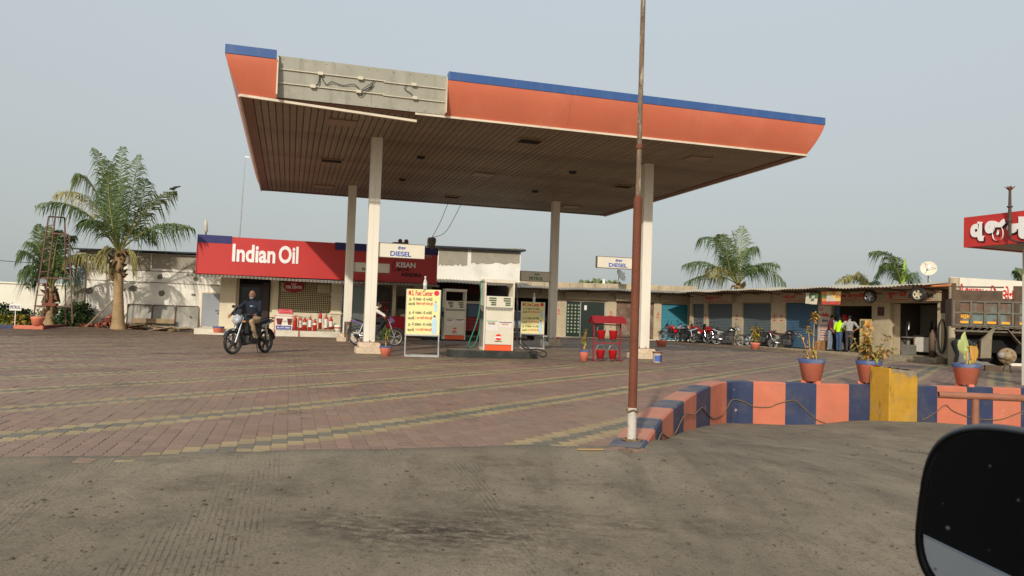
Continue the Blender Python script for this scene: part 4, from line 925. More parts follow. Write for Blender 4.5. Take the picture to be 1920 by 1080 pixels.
BRK = [mat('brick_%d' % k, cc, .9, .25, 8) for k, cc in enumerate((c8(132, 70, 48), c8(110, 56, 42), c8(158, 96, 70), c8(92, 56, 44)))]
bmesh_ = [MB().box(-.1, .1, -.05, .05, -.035, .035).data('brick', b) for b in BRK]
for k in range(170):
    x = random.gauss(.1, .42); y = random.gauss(0, .28); hmax = max(.03, .62 - abs(x - .25) * .75 - abs(y) * .5); z = hmax * (random.random() ** .5)
    o = bpy.data.objects.new('brick', bmesh_[k % 4]); COL.objects.link(o); o.parent = heap; o.location = (x, y, z); o.rotation_euler = (random.uniform(0, 6), random.uniform(0, 6), random.uniform(0, 6)); o.scale = (random.uniform(.5, 1),) * 3
a, b2 = CF.on(238, 541, V1 - .3), CF.on(160, 598, V1 - 1.2)
st = thing('leaning_pole', 'thin pale wooden pole propped slantwise against the big palm', 'pole', CF.w(b2[0], V1 - 1.2, .1), 0)
MB().tube([(0, 0, 0), CF.w(a[0], V1 - .6, a[1]) - CF.w(b2[0], V1 - 1.2, .1)], .03, 8).build('shaft', PLK[0], st)
# ================================================================== shop rows
RF = Frame(10.9, 47.5, math.atan2(-.910, .414)); BF = Frame(0, 48.5, 0)
SHW = mat('shop_row_wall', c8(182, 166, 136), .8, .08, 1.6, [(c8(130, 112, 86), .55, 1.3, .5, .78), (c8(110, 92, 72), .4, 4, .56, .8, (1, 1, .3))], bump=.25)
SHUT = {'grey': mat('grey_shutter', c8(96, 106, 108), .5, .08, 2, (c8(90, 80, 66), .5, 2, .5, .8), metal=.2), 'blue': mat('blue_shutter', c8(70, 100, 124), .5, .08, 2, (c8(84, 80, 72), .5, 2, .5, .8), metal=.2), 'teal': mat('teal_shutter', c8(38, 120, 136), .5, .06, 2, (c8(70, 100, 100), .4, 2, .5, .8))}
ASB = mat('roof_edge_sheet', c8(176, 166, 146), .8, .12, 2, [(c8(110, 96, 78), .6, 1.6, .5, .78)])
BOX = mat('shutter_box', c8(176, 160, 130), .7, .1, 2, [(c8(110, 92, 70), .5, 2, .5, .78)])
def shutter(parent, s0, s1, z0, z1, mt, d=.12):
    mb = MB(); n = int((z1 - z0) / .085); vs = []
    for j in range(n * 3 + 1):
        z = z0 + (z1 - z0) * j / (n * 3); dd = d + (.0, -.018, -.012)[j % 3]
        vs += [(s0, dd, z), (s1, dd, z)]
    mb.add(vs, [(2 * j, 2 * j + 1, 2 * j + 3, 2 * j + 2) for j in range(n * 3)]); return mb.build('shutter', mt, parent, fix=False)
def row(fr, name, label, ends, opens, roofd, roofz, depth=5, floor=.05, parapet=None):
    t = thing(name, label, 'shop row', fr.o, fr.a)
    xs_ = [ends[0]] + [x for o in opens for x in (o[0], o[1])] + [ends[1]]
    for a, b in zip(xs_[0::2], xs_[1::2]):
        mb = MB(); mb.box(a, b, 0, .25, -.4, 2.95); mb.build('pier', SHW, t)
    for o in opens:
        mb = MB(); mb.box(o[0], o[1], .02, .25, o[2], 2.95); mb.build('lintel', SHW, t)
    mb = MB(); mb.box(ends[0], ends[1], depth, depth + .2, -.4, 3.0); mb.box(ends[0], ends[0] + .2, .25, depth, -.4, 3.0); mb.box(ends[1] - .2, ends[1], .25, depth, -.4, 3.0)
    for o in opens: mb.box(o[1] + .2, o[1] + .3, .25, depth, floor, 2.95)
    mb.build('inner_wall', mat('inner_wall', c8(120, 112, 98), .9, .1, 2), t)
    mb = MB(); mb.box(ends[0], ends[1], .25, depth, -.3, floor); mb.build('floor', CONC, t)
    mb = MB(); mb.box(ends[0] - .1, ends[1] + .1, -.1, depth + .3, 2.96, 3.12); mb.build('roof', ASB, t)
    mb = MB(); L = ends[1] - ends[0]; wv = int(L / .18)
    corrugated(mb, lambda s, q: ((ends[0] - .1 + (L + .2) * s, -roofd + (roofd + .1) * q, roofz + (3.16 - roofz) * q + .025 * math.sin(s * 21) + .02 * math.sin(s * 47)), (0, 0, 1)), wv * 6, 2, .022, wv)
    mb.build('roof_sheet', CORR if parapet else ASB, t)
    mb = MB()
    for k in range(int(L / 1.5) + 1): mb.bar((ends[0] + .3 + 1.5 * k, .02, 2.75), (ends[0] + .3 + 1.5 * k, -roofd + .1, roofz - .03), .04)
    mb.build('bracket', RUST, t, kind='stuff')
    if parapet:
        mb = MB(); n = int(L / .8)
        for k in range(n): mb.box(ends[0] + L * k / n + .01, ends[0] + L * (k + 1) / n - .01, .3, .6, 3.1, parapet + random.uniform(-.03, .04))
        mb.build('parapet', mat('weathered_parapet', c8(176, 160, 132), .9, .15, 2, [(c8(110, 98, 80), .6, 2.4, .5, .76)], bump=.4), t)
    return t
back = row(BF, 'shop_row', 'back row of small shops with a grey sheet awning behind the bucket stand', (-6, 11.75), [(-4.2, -1.2, 2.4), (-.4, 2.5, 2.4), (3.45, 5.95, 2.27), (6.65, 9.02, 2.35), (9.5, 11.17, 2.3)], 1.3, 2.98, parapet=3.5)
rt = row(RF, 'shop_row', 'side row of shops with grey shutters and a ragged sheet roof running towards the truck', (.25, 17.42), [(.5, 1.6, 2.32), (1.94, 4.11, 2.32), (4.95, 7.18, 2.34), (8.19, 10.4, 2.36), (11.28, 13.58, 2.2), (14.54, 16.85, 2.33)], 1.7, 2.96)
# back row doors
mb = MB(); mb.box(3.45, 5.95, .1, .13, .0, 2.27); gd = mb.build('glass_front', mat('smoky_glass', c8(40, 50, 44), .15, .1, 1), back)
mb = MB()
for i in range(4):
    for j in range(9): mb.cbox((3.62 + i * .22, .092, .35 + j * .21), (.1, .012, .1), Matrix.Rotation(.785, 3, 'Y'))
mb.build('curtain_pattern', mat('pale_curtain', c8(150, 160, 128), .8), gd, kind='stuff')
mb = MB(); mb.box(4.62, 4.78, .085, .1, 1.75, 2.05); mb.build('paper_notice', WHITE, gd)
mb = MB(); mb.box(4.37, 4.41, .07, .1, .0, 2.27); mb.box(3.45, 3.5, .07, .1, 0, 2.27); mb.box(5.9, 5.95, .07, .1, 0, 2.27); mb.build('door_frame', STEEL, gd)
mb = MB(); mb.box(6.65, 9.02, .12, .15, .05, 2.35); mb.build('printed_shutter', mat('mottled_brown_print', c8(110, 84, 66), .6, .5, 2.5, [(c8(150, 140, 120), .6, 1.6, .5, .65), (c8(70, 40, 34), .6, 2.2, .52, .66)]), back)
shutter(back, 9.5, 11.17, .05, 2.3, SHUT['teal']); shutter(back, -4.2, -1.2, .05, 2.4, SHUT['grey'])
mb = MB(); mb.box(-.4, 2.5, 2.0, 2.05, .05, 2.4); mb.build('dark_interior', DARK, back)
for a, b in ((3.35, 6.05), (6.55, 9.1), (9.4, 11.3)):
    mb = MB(); mb.box(a, b, -.22, .0, 2.42, 2.86); mb.build('shutter_box', BOX, back)
mb = MB(); mb.box(-6, 11.7, -.6, 0, -.1, .04); mb.build('plinth', PLW, back)
def mark(parent, s, z, ch, h=.2, mt=LETR):
    m = MB(); letters(m, ch, s, z, h=h, y=-.006, center=True); m.box(s - .1, s + .1, -.008, -.001, z - .13, z - .08); m.build('painted_number', mt, parent, fix=False)
for s, ch in ((3.0, '૧'), (6.3, '૨'), (9.27, '૩')): mark(back, s, 1.55, ch)
# right row
for (a, b, zt_, c) in ((.5, 1.6, 2.32, 'grey'), (1.94, 4.11, 2.32, 'grey'), (4.95, 7.18, 2.34, 'grey'), (8.19, 10.4, 2.36, 'blue')): shutter(rt, a, b, .06, zt_, SHUT[c])
shutter(rt, 11.28, 11.62, .06, 2.2, SHUT['blue'], .16)
for a, b, txt, mt, lw in ((1.7, 4.3, 'ચામુંડા ઓટો', LETR, 1.5), (4.8, 7.3, None, None, 0), (8.0, 10.5, 'મારુતિ', LETR, 1.0), (11.2, 13.75, 'ડીઝલ સર્વિસ', LETR, 2.0), (14.3, 17.05, 'ગુજરાત', LETR, .95)):
    mb = MB(); mb.box(a, b, -.25, .02, 2.40, 2.85); bx = mb.build('sign_board' if txt else 'shutter_box', BOX, rt)
    if txt:
        m = MB(); letters(m, txt, a + .3, 2.53, lw, .26, -.252, .05); m.build('lettering', mt, bx, fix=False)
        m = MB(); m.box(a + .25, b - .3, -.256, -.251, 2.455, 2.485); m.build('small_print', LETR, bx)
        if a > 14: m = MB(); letters(m, 'ટાયર સિવસ', a + 1.35, 2.53, 1.2, .24, -.252, .03); m.build('lettering', LETD, bx, fix=False)
for s, ch in ((1.77, '૪'), (4.5, '૫'), (7.45, '૬'), (7.95, '૭')): mark(rt, s, 1.55, ch, .19)
mb = MB(); mb.box(5.6, 17.42, -.85, .0, -.4, .03); mb.box(14.3, 17.3, -1.15, -.85, -.4, -.02); mb.build('plinth', CONC, rt, bevel=.02)
mb = MB(); mb.box(17.0, 17.4, -.02, 0, 1.9, 2.9); mb.build('dark_poster', mat('dark_poster', c8(74, 58, 46), .7, .35, 6), rt)
mb = MB(); mb.box(13.9, 14.25, -.02, 0, 1.75, 2.15); mb.build('dark_poster', mat('dark_poster', ()), rt)
# wall poster beside the open shop
mb = MB(); mb.box(10.5, 11.22, -.03, 0, .5, 2.2); ps = mb.build('painted_poster', mat('poster_pale', c8(206, 190, 172), .7, .06, 3), rt)
m = MB(); letters(m, 'શ્રી', 10.56, 1.95, .2, .15, -.032); letters(m, 'હરિસિધ્ધ', 10.55, 1.62, .6, .24, -.032, .05); m.build('lettering', LETR, ps, fix=False)
m = MB(); letters(m, 'ટ્રેડસ', 10.7, 1.4, .4, .15, -.032, .04); m.build('lettering', LETD, ps, fix=False)
m = MB()
for j in range(6): m.mi = j % 2; letters(m, ('ઓઇલ ગ્રીસ ફિલ્ટર', 'સ્પેર પાર્ટસ મળશે')[j % 2], 10.57, 1.2 - j * .12, .56, .07, -.032, .03)
m.build('lettering', [mat('purple_letter', c8(60, 50, 110), .6), LETR], ps, fix=False)
# interiors of the two open shops
mb = MB(); mb.box(11.4, 13.5, 2.6, 2.62, .05, 2.3); mb.build('dark_interior', mat('dim_blue_wall', c8(50, 62, 74), .9), rt)
def rfthing(name, label, cat, s, d, z, group=None, rz=0): return thing(name, label, cat, RF.w(s, d, z), RF.a + rz, group)
bn = rfthing('workbench', 'steel workbench with pale front panels inside the tyre shop', 'workbench', 14.8, 1.2, .05)
mb = MB(); mb.box(0, 1.6, 0, .6, .82, .87); mb.build('worktop', mat('dark_worktop', c8(70, 62, 52), .6), bn)
mb = MB(); mb.box(.05, .75, .02, .04, .15, .8); mb.build('front_panel', WHITE, bn); mb = MB(); mb.box(.85, 1.5, .02, .04, .15, .8); mb.build('front_panel', WHITE, bn)
for x in (.02, .8, 1.56):
    mb = MB(); mb.box(x - .03, x + .03, 0, .05, 0, .82); mb.build('leg', WOODF, bn)
mc = rfthing('tyre_machine', 'grey tyre changing machine just inside the tyre shop doorway', 'machine', 14.85, .55, .05)
mb = MB(); mb.rbox(0, .42, -.2, .25, 0, .45, .04); mb.tube([(.2, 0, .45), (.2, 0, .75)], .08, 10); mb.lathe([(0, .72), (.3, .75), (.3, .8), (0, .8)], 18, (.2, 0, 0)); mb.build('base', mat('machine_grey', c8(120, 116, 106), .5, .2, 5), mc)
mb = MB(); mb.tube([(.0, .15, .4), (.0, .15, 1.5), (.2, .05, 1.45), (.2, .02, 1.1)], .04, 8); mb.build('arm', STEEL, mc)
for k, (x, h, lab) in enumerate(((15.2, 1.6, 'nearest the shutter side'), (15.45, 1.65, 'in the middle of three'), (15.75, 1.62, 'nearest the gas cylinder'))):
    o = rfthing('hanging_tool', 'dark tool hanging on the tyre shop back wall, ' + lab, 'tool', x, 1.85, h, 'tools on the tyre shop wall')
    mb = MB(); mb.tube([(0, 0, 0), (0, 0, -.35)], .035, 6); mb.cbox((0, 0, -.4), (.14, .04, .16)); mb.build('body', BLACK, o)
mb = MB(); mb.box(14.6, 16.8, 1.9, 1.93, .05, 2.3); mb.build('shop_back_wall', mat('inner_wall', ()), rt)
mb = MB(); mb.box(14.54, 14.85, .26, .3, .05, 2.3); mb.build('side_shelf', SHW, rt)
gc = rfthing('gas_cylinder', 'tall rusty gas cylinder at the right jamb of the tyre shop', 'gas cylinder', 16.72, -.12, .03)
mb = MB(); mb.lathe([(0, 0), (.11, 0), (.115, .9), (.09, 1.02), (.04, 1.08), (.04, 1.15), (0, 1.16)], 14); mb.build('body', mat('rusty_cylinder', c8(104, 84, 66), .7, .2, 4), gc)
hs_ = rfthing('air_hose', 'black air hose hanging in a long loop on the pier by the truck', 'hose', 17.13, -.05, 1.62)
mb = MB(); pts = [Vector((.16 * math.sin(t) * (1 + .25 * math.sin(t * .5)), -.03 - .01 * k / 30, -.68 + .70 * math.cos(t))) for k, t in enumerate(np.linspace(0, 4 * math.pi, 49))]
mb.tube(pts, .022, 6); mb.build('loop', RUBBER, hs_)
MB().tube(smooth_path([Vector((-.15, -.04, -.6)), Vector((-.28, -.05, -1.0)), Vector((-.2, -.08, -1.45)), Vector((.25, -.1, -1.62)), Vector((.5, -.3, -1.75))]), .02, 6).build('tail', RUBBER, hs_)
def wheel(mb, c, r, w, axis, n=24): pass
def tyre_thing(label, s, d, z, r, rimmat, tilt):
    t = rfthing('spare_tyre', label, 'wheel', s, d, z)
    t.rotation_euler = (tilt, 0, RF.a + .1)
    prof = [(r * .6, -.07), (r * .8, -.1), (r * .96, -.09), (r, -.05), (r, .05), (r * .96, .09), (r * .8, .1), (r * .6, .07)]
    mb = MB(); mb.lathe(prof, 28, axis='y'); mb.build('tyre', RUBBER, t)
    mb = MB(); mb.lathe([(r * .62, -.08), (r * .58, -.07), (r * .56, -.03)], 28, axis='y'); mb.lathe([(0, -.05), (r * .2, -.055)], 20, axis='y')
    for k in range(5):
        a = 2 * math.pi * k / 5; mb.bar((r * .15 * math.cos(a), -.045, r * .15 * math.sin(a)), (r * .59 * math.cos(a), -.06, r * .59 * math.sin(a)), r * .26, .03, (0, 1, 0))
    mb.build('rim', rimmat, t)
tyre_thing('dark alloy wheel hanging under the roof at the open shop corner', *[RF.on(1631, 556, -1.1)[0], -1.1, RF.on(1631, 556, -1.1)[1]], .30, STEEL, 0)
tyre_thing('pale alloy wheel hanging over the tyre shop sign', RF.on(1722, 552, -1.5)[0], -1.5, RF.on(1722, 552, -1.5)[1], .31, mat('cream_alloy', c8(206, 194, 164), .4), .12)
# banners hung from the roof edge
def banner(label, p, cols, d=-1.3):
    (x0, y0), (x1, y1), (x2, y2), (x3, y3) = p
    q = [RF.on(*a, d) for a in p]; o = RF.w(q[0][0], d, q[0][1])
    t = thing('banner', label, 'banner', o, RF.a); n = 8; m = MB(); vs = []
    for i in range(n + 1):
        for j in range(n + 1):
            a, b = i / n, j / n
            s = (q[0][0] * (1 - a) + q[1][0] * a) * (1 - b) + (q[3][0] * (1 - a) + q[2][0] * a) * b
            z = (q[0][1] * (1 - a) + q[1][1] * a) * (1 - b) + (q[3][1] * (1 - a) + q[2][1] * a) * b
            vs.append((s - q[0][0], .03 * math.sin(5 * a + 2 * b), z - q[0][1]))
    for i in range(n):
        for j in range(n):
            m.mi = cols[min(len(cols) - 1, j * len(cols) // n)][min(3, i * 4 // n)]
            m.add([vs[i * (n + 1) + j], vs[(i + 1) * (n + 1) + j], vs[(i + 1) * (n + 1) + j + 1], vs[i * (n + 1) + j + 1]], [(0, 1, 2, 3)])
    m.build('cloth', [mat('banner_white', c8(222, 212, 190), .8, .1, 4), mat('banner_green', c8(96, 128, 84), .8, .25, 5), mat('banner_orange', c8(226, 150, 84), .8, .2, 5), mat('banner_yellow', c8(232, 206, 130), .8, .2, 5), mat('banner_red', c8(206, 84, 76), .8, .2, 5)], t, fix=False); return t
banner('white and green cloth banner hanging askew from the shop roof edge', [(1511, 549), (1536, 549), (1531, 571), (1509, 569)], [[0, 1, 1, 1], [0, 1, 0, 1], [0, 0, 1, 0], [0, 0, 0, 0]])
bt = banner('orange and yellow banner hanging over the corner of the open shop', [(1540, 547), (1578, 546), (1575, 571), (1540, 571)], [[2, 3, 2, 3], [1, 0, 3, 2], [2, 0, 0, 3], [4, 4, 4, 4]])
bd2 = rfthing('notice_stand', 'tall cream notice board with brown prints standing on the open shop step', 'notice board', 13.25, -.35, .03)
mb = MB(); mb.box(0, .62, -.02, .02, .25, 1.55); mb.build('board', mat('cream_board', c8(196, 170, 122), .7, .12, 3), bd2)
for x, z, w_, h, cc in ((.06, 1.1, .2, .38, c8(90, 90, 80)), (.3, 1.18, .28, .25, c8(214, 130, 60)), (.25, .5, .3, .4, c8(130, 96, 66))):
    mb = MB(); mb.box(x, x + w_, -.03, -.02, z, z + h); mb.build('print', mat('print_%d' % int(x * 100 + z * 10), cc, .7, .3, 9), bd2)
for x in (.03, .59): mb = MB(); mb.box(x - .02, x + .02, -.02, .02, 0, .25); mb.build('leg', WOODF, bd2)
cb = rfthing('cardboard_box', 'brown cardboard box on the step below the painted poster', 'box', 10.62, -.4, .03)
mb = MB(); mb.box(0, .55, 0, .35, 0, .45); mb.build('carton', mat('cardboard', c8(150, 104, 66), .85, .12, 5), cb, bevel=.01); mb = MB(); mb.box(.24, .3, -.002, .0, .0, .45); mb.build('tape', mat('tape', c8(176, 140, 96), .4), cb)
tub = rfthing('tube_light', 'white tube light fixed under the roof edge above the tyre shop', 'tube light', *[RF.on(1662, 540, -.6)[0], -.6, RF.on(1662, 540, -.6)[1]])
mb = MB(); mb.box(0, 1.3, -.03, .03, 0, .05); mb.build('batten', WHITE, tub); mb = MB(); mb.tube([(.05, -.0, -.03), (1.25, 0, -.03)], .018, 8); mb.build('tube', LETW, tub)
pvc = rfthing('orange_pipe', 'orange plastic pipe lying under the roof edge by the white building', 'pipe', *[RF.on(1722, 538, -1.1)[0], -1.1, RF.on(1722, 538, -1.1)[1]])
MB().tube([(0, 0, 0), (1.55, 0, .03)], .05, 10).build('pipe', mat('orange_pvc', c8(206, 130, 80), .5), pvc)
# satellite dishes on the roofs
def dish(label, px, py, Y, r, rz, tilt, mt, zbase):
    p = at(px, py, Y); t = thing('satellite_dish', label, 'satellite dish', p, rz)
    m = MB(); prof = [(r * k / 8, .22 * r * (k / 8) ** 2) for k in range(9)]; m.X = Matrix.Rotation(tilt, 4, 'X'); m.lathe(prof, 26); m.lathe([(r * k / 8, .22 * r * (k / 8) ** 2 - .012) for k in range(9)], 26); m.build('reflector', mt, t)
    m = MB(); m.X = Matrix.Rotation(tilt, 4, 'X')
    for a in (0, 2.1, 4.2): m.bar((r * .9 * math.cos(a), r * .9 * math.sin(a), .18 * r), (0, 0, r * .75), .015)
    m.tube([(0, 0, r * .7), (0, 0, r * .82)], .05, 8); m.build('feed_arm', STEEL, t)
    m = MB(); m.tube([(0, .05, 0), (0, .12, -.1), (0, .12, zbase - p.z)], .03, 8); m.bar((0, .12, (zbase - p.z) * .5), (.3, .12, zbase - p.z), .02); m.build('mount', STEEL, t); return t
dish('grey mesh satellite dish tilted on the back row roof', 1163, 517, 48, .42, .9, R(62), mat('grey_dish', c8(130, 134, 130), .6), 3.0)
dd_ = dish('round cream satellite dish on the roof corner beside the white building', 1741, 504, 32.5, .32, -.45, R(75), mat('cream_dish', c8(216, 208, 186), .5), 3.0)
m = MB(); m.X = Matrix.Rotation(R(75), 4, 'X'); m.box(-.06, .06, .1, .115, .03, .035); m.box(-.07, .07, .06, .075, .025, .03); m.build('red_print', LETR, dd_)
# ---- white service building behind the truck
WF = Frame(17.75, 31.0, CA)
svc = thing('service_building', 'white service station building with big red painted letters behind the truck', 'building', WF.o, CA)
SVW = mat('bright_whitewash', c8(228, 220, 200), .85, .05, 1.0, [(c8(150, 150, 152), .4, .7, .55, .8)], bump=.2)
mb = MB(); dx, dy = (lambda e: (e.dot(WF.e1) * 5, e.dot(WF.e2) * 5))(RF.e2); mb.prism([(0, 0), (9, 0), (9 + dx, dy), (dx, dy)], -.6, 3.35, 'z'); mb.build('wall', SVW, svc)
mb = MB(); mb.tube([(.16, -.02, -.6), (.16, -.02, 3.32)], .2, 14); mb.build('corner_pier', SHW, svc)
s0, z0 = WF.on(1790, 563, 0); s1, _ = WF.on(1885, 560, 0)
m = MB(); h0 = WF.on(1790, 531, 0)[1] - z0; letters(m, 'શ્રી જલારામ', s0, z0, 1.5, h0, -.004, .03); letters(m, 'સિવૅસ', s0 + 1.56, z0, .85, h0, -.004, .03); letters(m, 'સેન્ટર', s0 + 2.5, z0, 1.0, h0, -.004, .03); m.build('lettering', LETR, svc, fix=False)
mb = MB(); mb.box(2.15, 2.75, -.012, 0, 1.35, 1.75); mb.build('paper_notice', LETW, svc)
# ---- weighbridge sign, column, mast
GF = Frame(*at(1807, 436, 17.4).xy, math.atan2(-.93, .37))
wbz0 = at(1807, 464, 17.4).z; wbz1 = at(1807, 408, 17.4).z
wb = thing('weighbridge_canopy', 'red weighbridge fascia with big white letters on a pale square column', 'weighbridge canopy', GF.o, GF.a)
mb = MB(); mb.box(0, 5, 0, .12, wbz0, wbz1); mb.box(0, .12, .12, 4, wbz0, wbz1); fb = mb.build('fascia', REDS, wb)
m = MB()
def wtext(ch, pa, pb_):
    a = GF.on(pa, 440, -.01)[0]; b = GF.on(pb_, 440, -.01)[0]; z = GF.on((pa + pb_) / 2, 453 - (pa - 1820) * .055, -.01)[1]; zz_ = GF.on((pa + pb_) / 2, 416 - (pa - 1820) * .14, -.01)[1]
    letters(m, ch, a, z, b - a, zz_ - z, -.02, .06, .02)
wtext('વ', 1821, 1845); wtext('જ', 1848, 1887); wtext('ન', 1889, 1930)
m.build('lettering', LETW, fb, fix=False)
m2 = MB(); m2.v = [(a + .03, -.012 + (b + .02) * .2, c - .03) for a, b, c in m.v]; m2.f = m.f; m2.m = m.m; m2.s = m.s; m2.build('letter_shadow', LETD, fb, fix=False)
mb = MB(); mb.box(.12, 5, .12, 4, wbz0 + .02, wbz0 + .06); mb.build('soffit', mat('grey_soffit', c8(170, 164, 152), .8), wb)
cp = atz(1912, 721, .02); lc = GF.l(cp); ce = GF.l(at(1910, 600, 17.0))
mb = MB(); cX = at(1909.5, 600, cp.y)
o = MB().box(0, .32, 0, .32, -.05, wbz0 + .02 ).build('column', mat('pale_column', c8(206, 200, 186), .6, .05, 2), wb, bevel=.01); o.location = GF.l(Vector((cX.x + .14, cX.y + .1, 0))) - Vector((.0, 0, 0)); 
pm = at(1893, 440, 17.0); gs_, gz_ = GF.on(1893, 442, -.1); pm = GF.w(gs_, -.1, gz_); ms = thing('sign_mast', 'short brown mast with a spiky top clamped to the red weighbridge sign', 'mast', pm, 0)
zt_ = GF.on(1893, 357, -.1)[1] - pm.z
mb = MB(); mb.tube([(0, 0, 0), (0, 0, zt_ * .55), (0, 0, zt_)], [.036, .034, .026], 10); mb.lathe([(.045, zt_ * .3), (.06, zt_ * .33), (.045, zt_ * .36)], 10); mb.lathe([(.045, zt_ * .62), (.065, zt_ * .64), (.045, zt_ * .66)], 10); mb.build('pole', mat('dark_mast', c8(78, 62, 54), .7, .2, 6), ms)
mb = MB()
for k in range(7): a = 2 * math.pi * k / 7; mb.tube([(0, 0, zt_), (.1 * math.cos(a), .1 * math.sin(a), zt_ + .08)], [.02, .006], 5)
mb.lathe([(.03, zt_), (.06, zt_ + .05), (0, zt_ + .1)], 8); mb.build('spiky_cap', RUST, ms)
mb = MB(); mb.tube(smooth_path([Vector((0, -.03, .0)), Vector((0.02, -.05, -.1)), Vector((.25, -.25, -.16)), Vector((.8, -.9, -.1))]), .018, 6); mb.build('cable', BLACK, ms)
# ================================================================== forecourt objects
DISPM = mat('dispenser_cream', c8(214, 206, 184), .4, .05, 3, [(c8(150, 138, 116), .35, 2.5, .55, .8)]); DGREY = mat('dispenser_grey', c8(150, 146, 134), .5, .06, 3)
DORANGE = mat('dispenser_orange', c8(226, 92, 48), .4, .06, 3); LCD = mat('display_green', c8(84, 98, 70), .2, .05)
GREENH = mat('green_hose', c8(36, 110, 84), .5, .1, 5); ISL = mat('island_black', c8(44, 46, 42), .7, .2, 4, [(c8(110, 100, 82), .5, 3, .5, .78)], bump=.3)
ISTOP = mat('island_top', c8(120, 110, 92), .9, .2, 3, [(c8(70, 62, 52), .5, 4, .5, .78)])
LOGO = mat('logo_red_orange', c8(222, 62, 36), .4, .05)
def island(label, u, v, L, Wd):
    t = thing('pump_island', label, 'pump island', CF.w(u, v), CA, 'pump islands under the canopy')
    n = 12; poly = [(L / 2 - Wd / 2 + Wd / 2 * math.cos(a), Wd / 2 * math.sin(a)) for a in np.linspace(-math.pi / 2, math.pi / 2, n)] + [(-L / 2 + Wd / 2 + Wd / 2 * math.cos(a), Wd / 2 * math.sin(a)) for a in np.linspace(math.pi / 2, 1.5 * math.pi, n)]
    mb = MB(); mb.prism(poly, -.05, .2, 'z'); mb.build('kerb', ISL, t, bevel=.025)
    mb = MB(); mb.prism([(x * .955, y * .88) for x, y in poly], .2, .208, 'z'); mb.build('top', ISTOP, t); return t
def dispenser(label, u, v, z, front_hose):
    t = thing('fuel_dispenser', label, 'fuel dispenser', CF.w(u, v, z), CA, 'fuel dispensers on the pump islands')
    w, d, H = .42, .24, 1.92
    for sx in (-1, 1):
        mb = MB(); mb.rbox(sx * w - .045 if sx > 0 else -w - .0, sx * w + .0 if sx > 0 else -w + .045, -d, d, .0, H - .1, .015, 2, 'z'); mb.build('post', DISPM, t, bevel=.008)
    mb = MB(); mb.rbox(-w - .01, w + .01, -d - .01, d + .01, H - .1, H, .03, 3, 'y'); mb.build('header', DISPM, t, bevel=.01)
    mb = MB(); mb.box(-w + .045, w - .045, -d + .03, d - .03, .16, 1.12); bd = mb.build('body', DISPM, t, bevel=.006)
    mb = MB(); mb.box(-w + .045, w - .045, -d + .02, d - .02, .0, .15); mb.build('kick_plate', DORANGE, t)
    for sx in (-1, 1):
        mb = MB(); x = sx * (w + .004); mb.box(min(x, x - sx * .01), max(x, x - sx * .01), -d + .02, d - .02, .1, 1.2); mb.build('side_panel', DGREY, t)
    mb = MB(); mb.rbox(-w + .05, w - .05, -d - .02, d + .02, 1.16, 1.46, .015, 2, 'y'); dp = mb.build('display_head', DISPM, t, bevel=.006)
    mb = MB()
    for sx in (-.2, .2):
        for k, (zz_, ww) in enumerate(((1.405, .2), (1.345, .2), (1.285, .14), (1.23, .14))):
            xo = sx + (.0 if k < 2 else .025); mb.box(xo - ww / 2, xo + ww / 2, -d - .026, -d - .018, zz_ - .02, zz_ + .02)
    mb.build('display', LCD, dp)
    mb = MB(); mb.box(-w + .05, w - .05, -d + .0, -d + .028, 1.12, 1.16); 
    for k in range(9): mb.box(-.3 + k * .075 - .02, -.3 + k * .075 + .02, -d - .002, -d + .02, 1.09, 1.12)
    mb.build('vent_slot', DGREY, t)
    y = -d + .026
    for x0, x1, z0, z1, mt in ((-.34, -.02, .52, .76, LABW), (.02, .36, .62, .78, LABW), (-.34, -.04, .78, .8, mat('green_strip', c8(120, 190, 150), .5)), (.02, .36, .78, .81, LABW), (.02, .36, .755, .775, mat('dark_strip', c8(60, 54, 80), .5))):
        mb = MB(); mb.box(x0, x1, y - .002 - (.002 if z1 - z0 < .05 else 0), y + .004, z0, z1); mb.build('sticker', mt, bd)
    mb = MB(); mb.prism([(.085 * math.cos(a), .36 + .085 * math.sin(a)) for a in np.linspace(0, 2 * math.pi, 25)[:-1]], y - .003, y + .004); mb.build('round_logo', LOGO, bd)
    mb = MB(); mb.box(-.087, .087, y - .006, y - .003, .34, .38); mb.build('logo_band', LETW, bd)
    m = MB(); letters(m, 'IndianOil', 0, .24, w=.19, h=.03, y=y - .003, center=True); letters(m, 'NO SMOKING', -.3, .7, w=.2, h=.025, y=y - .005); m.build('lettering', mat('small_dark_print', c8(70, 60, 66), .6), bd, fix=False)
    m = MB(); letters(m, 'DANGER', -.3, .735, w=.2, h=.02, y=y - .005); letters(m, 'PETROL', .08, .7, w=.2, h=.03, y=y - .005); m.build('lettering', LETR, bd, fix=False)
    mb = MB(); mb.cbox((-w - .05, -.1, .95), (.06, .14, .2)); mb.tube([(-w - .06, -.1, .98), (-w - .1, -.12, 1.15), (-w - .07, -.2, 1.2)], [.022, .02, .012], 7); mb.build('nozzle', BLACK, t)
    mb = MB(); mb.cbox((w + .05, -.1, .95), (.06, .14, .2)); mb.tube([(w + .06, -.1, .98), (w + .1, -.12, 1.15), (w + .07, -.2, 1.2)], [.022, .02, .012], 7); mb.build('nozzle', BLACK, t)
    P = lambda *q: smooth_path([Vector(p) for p in q], 6)
    mb = MB(); mb.tube(P((-w + .0, -.05, H - .05), (-w - .1, -.1, H - .12), (-w - .1, -.2, 1.5), (-w - .15, -.26, 1.0), (-w - .26, -.3, .6), (-w - .42, -.3, .15), (-w - .38, -.22, .05), (-w - .2, -.2, .2), (-w - .09, -.16, .6), (-w - .08, -.12, .92)), .017, 7); mb.build('hose', GREENH, t)
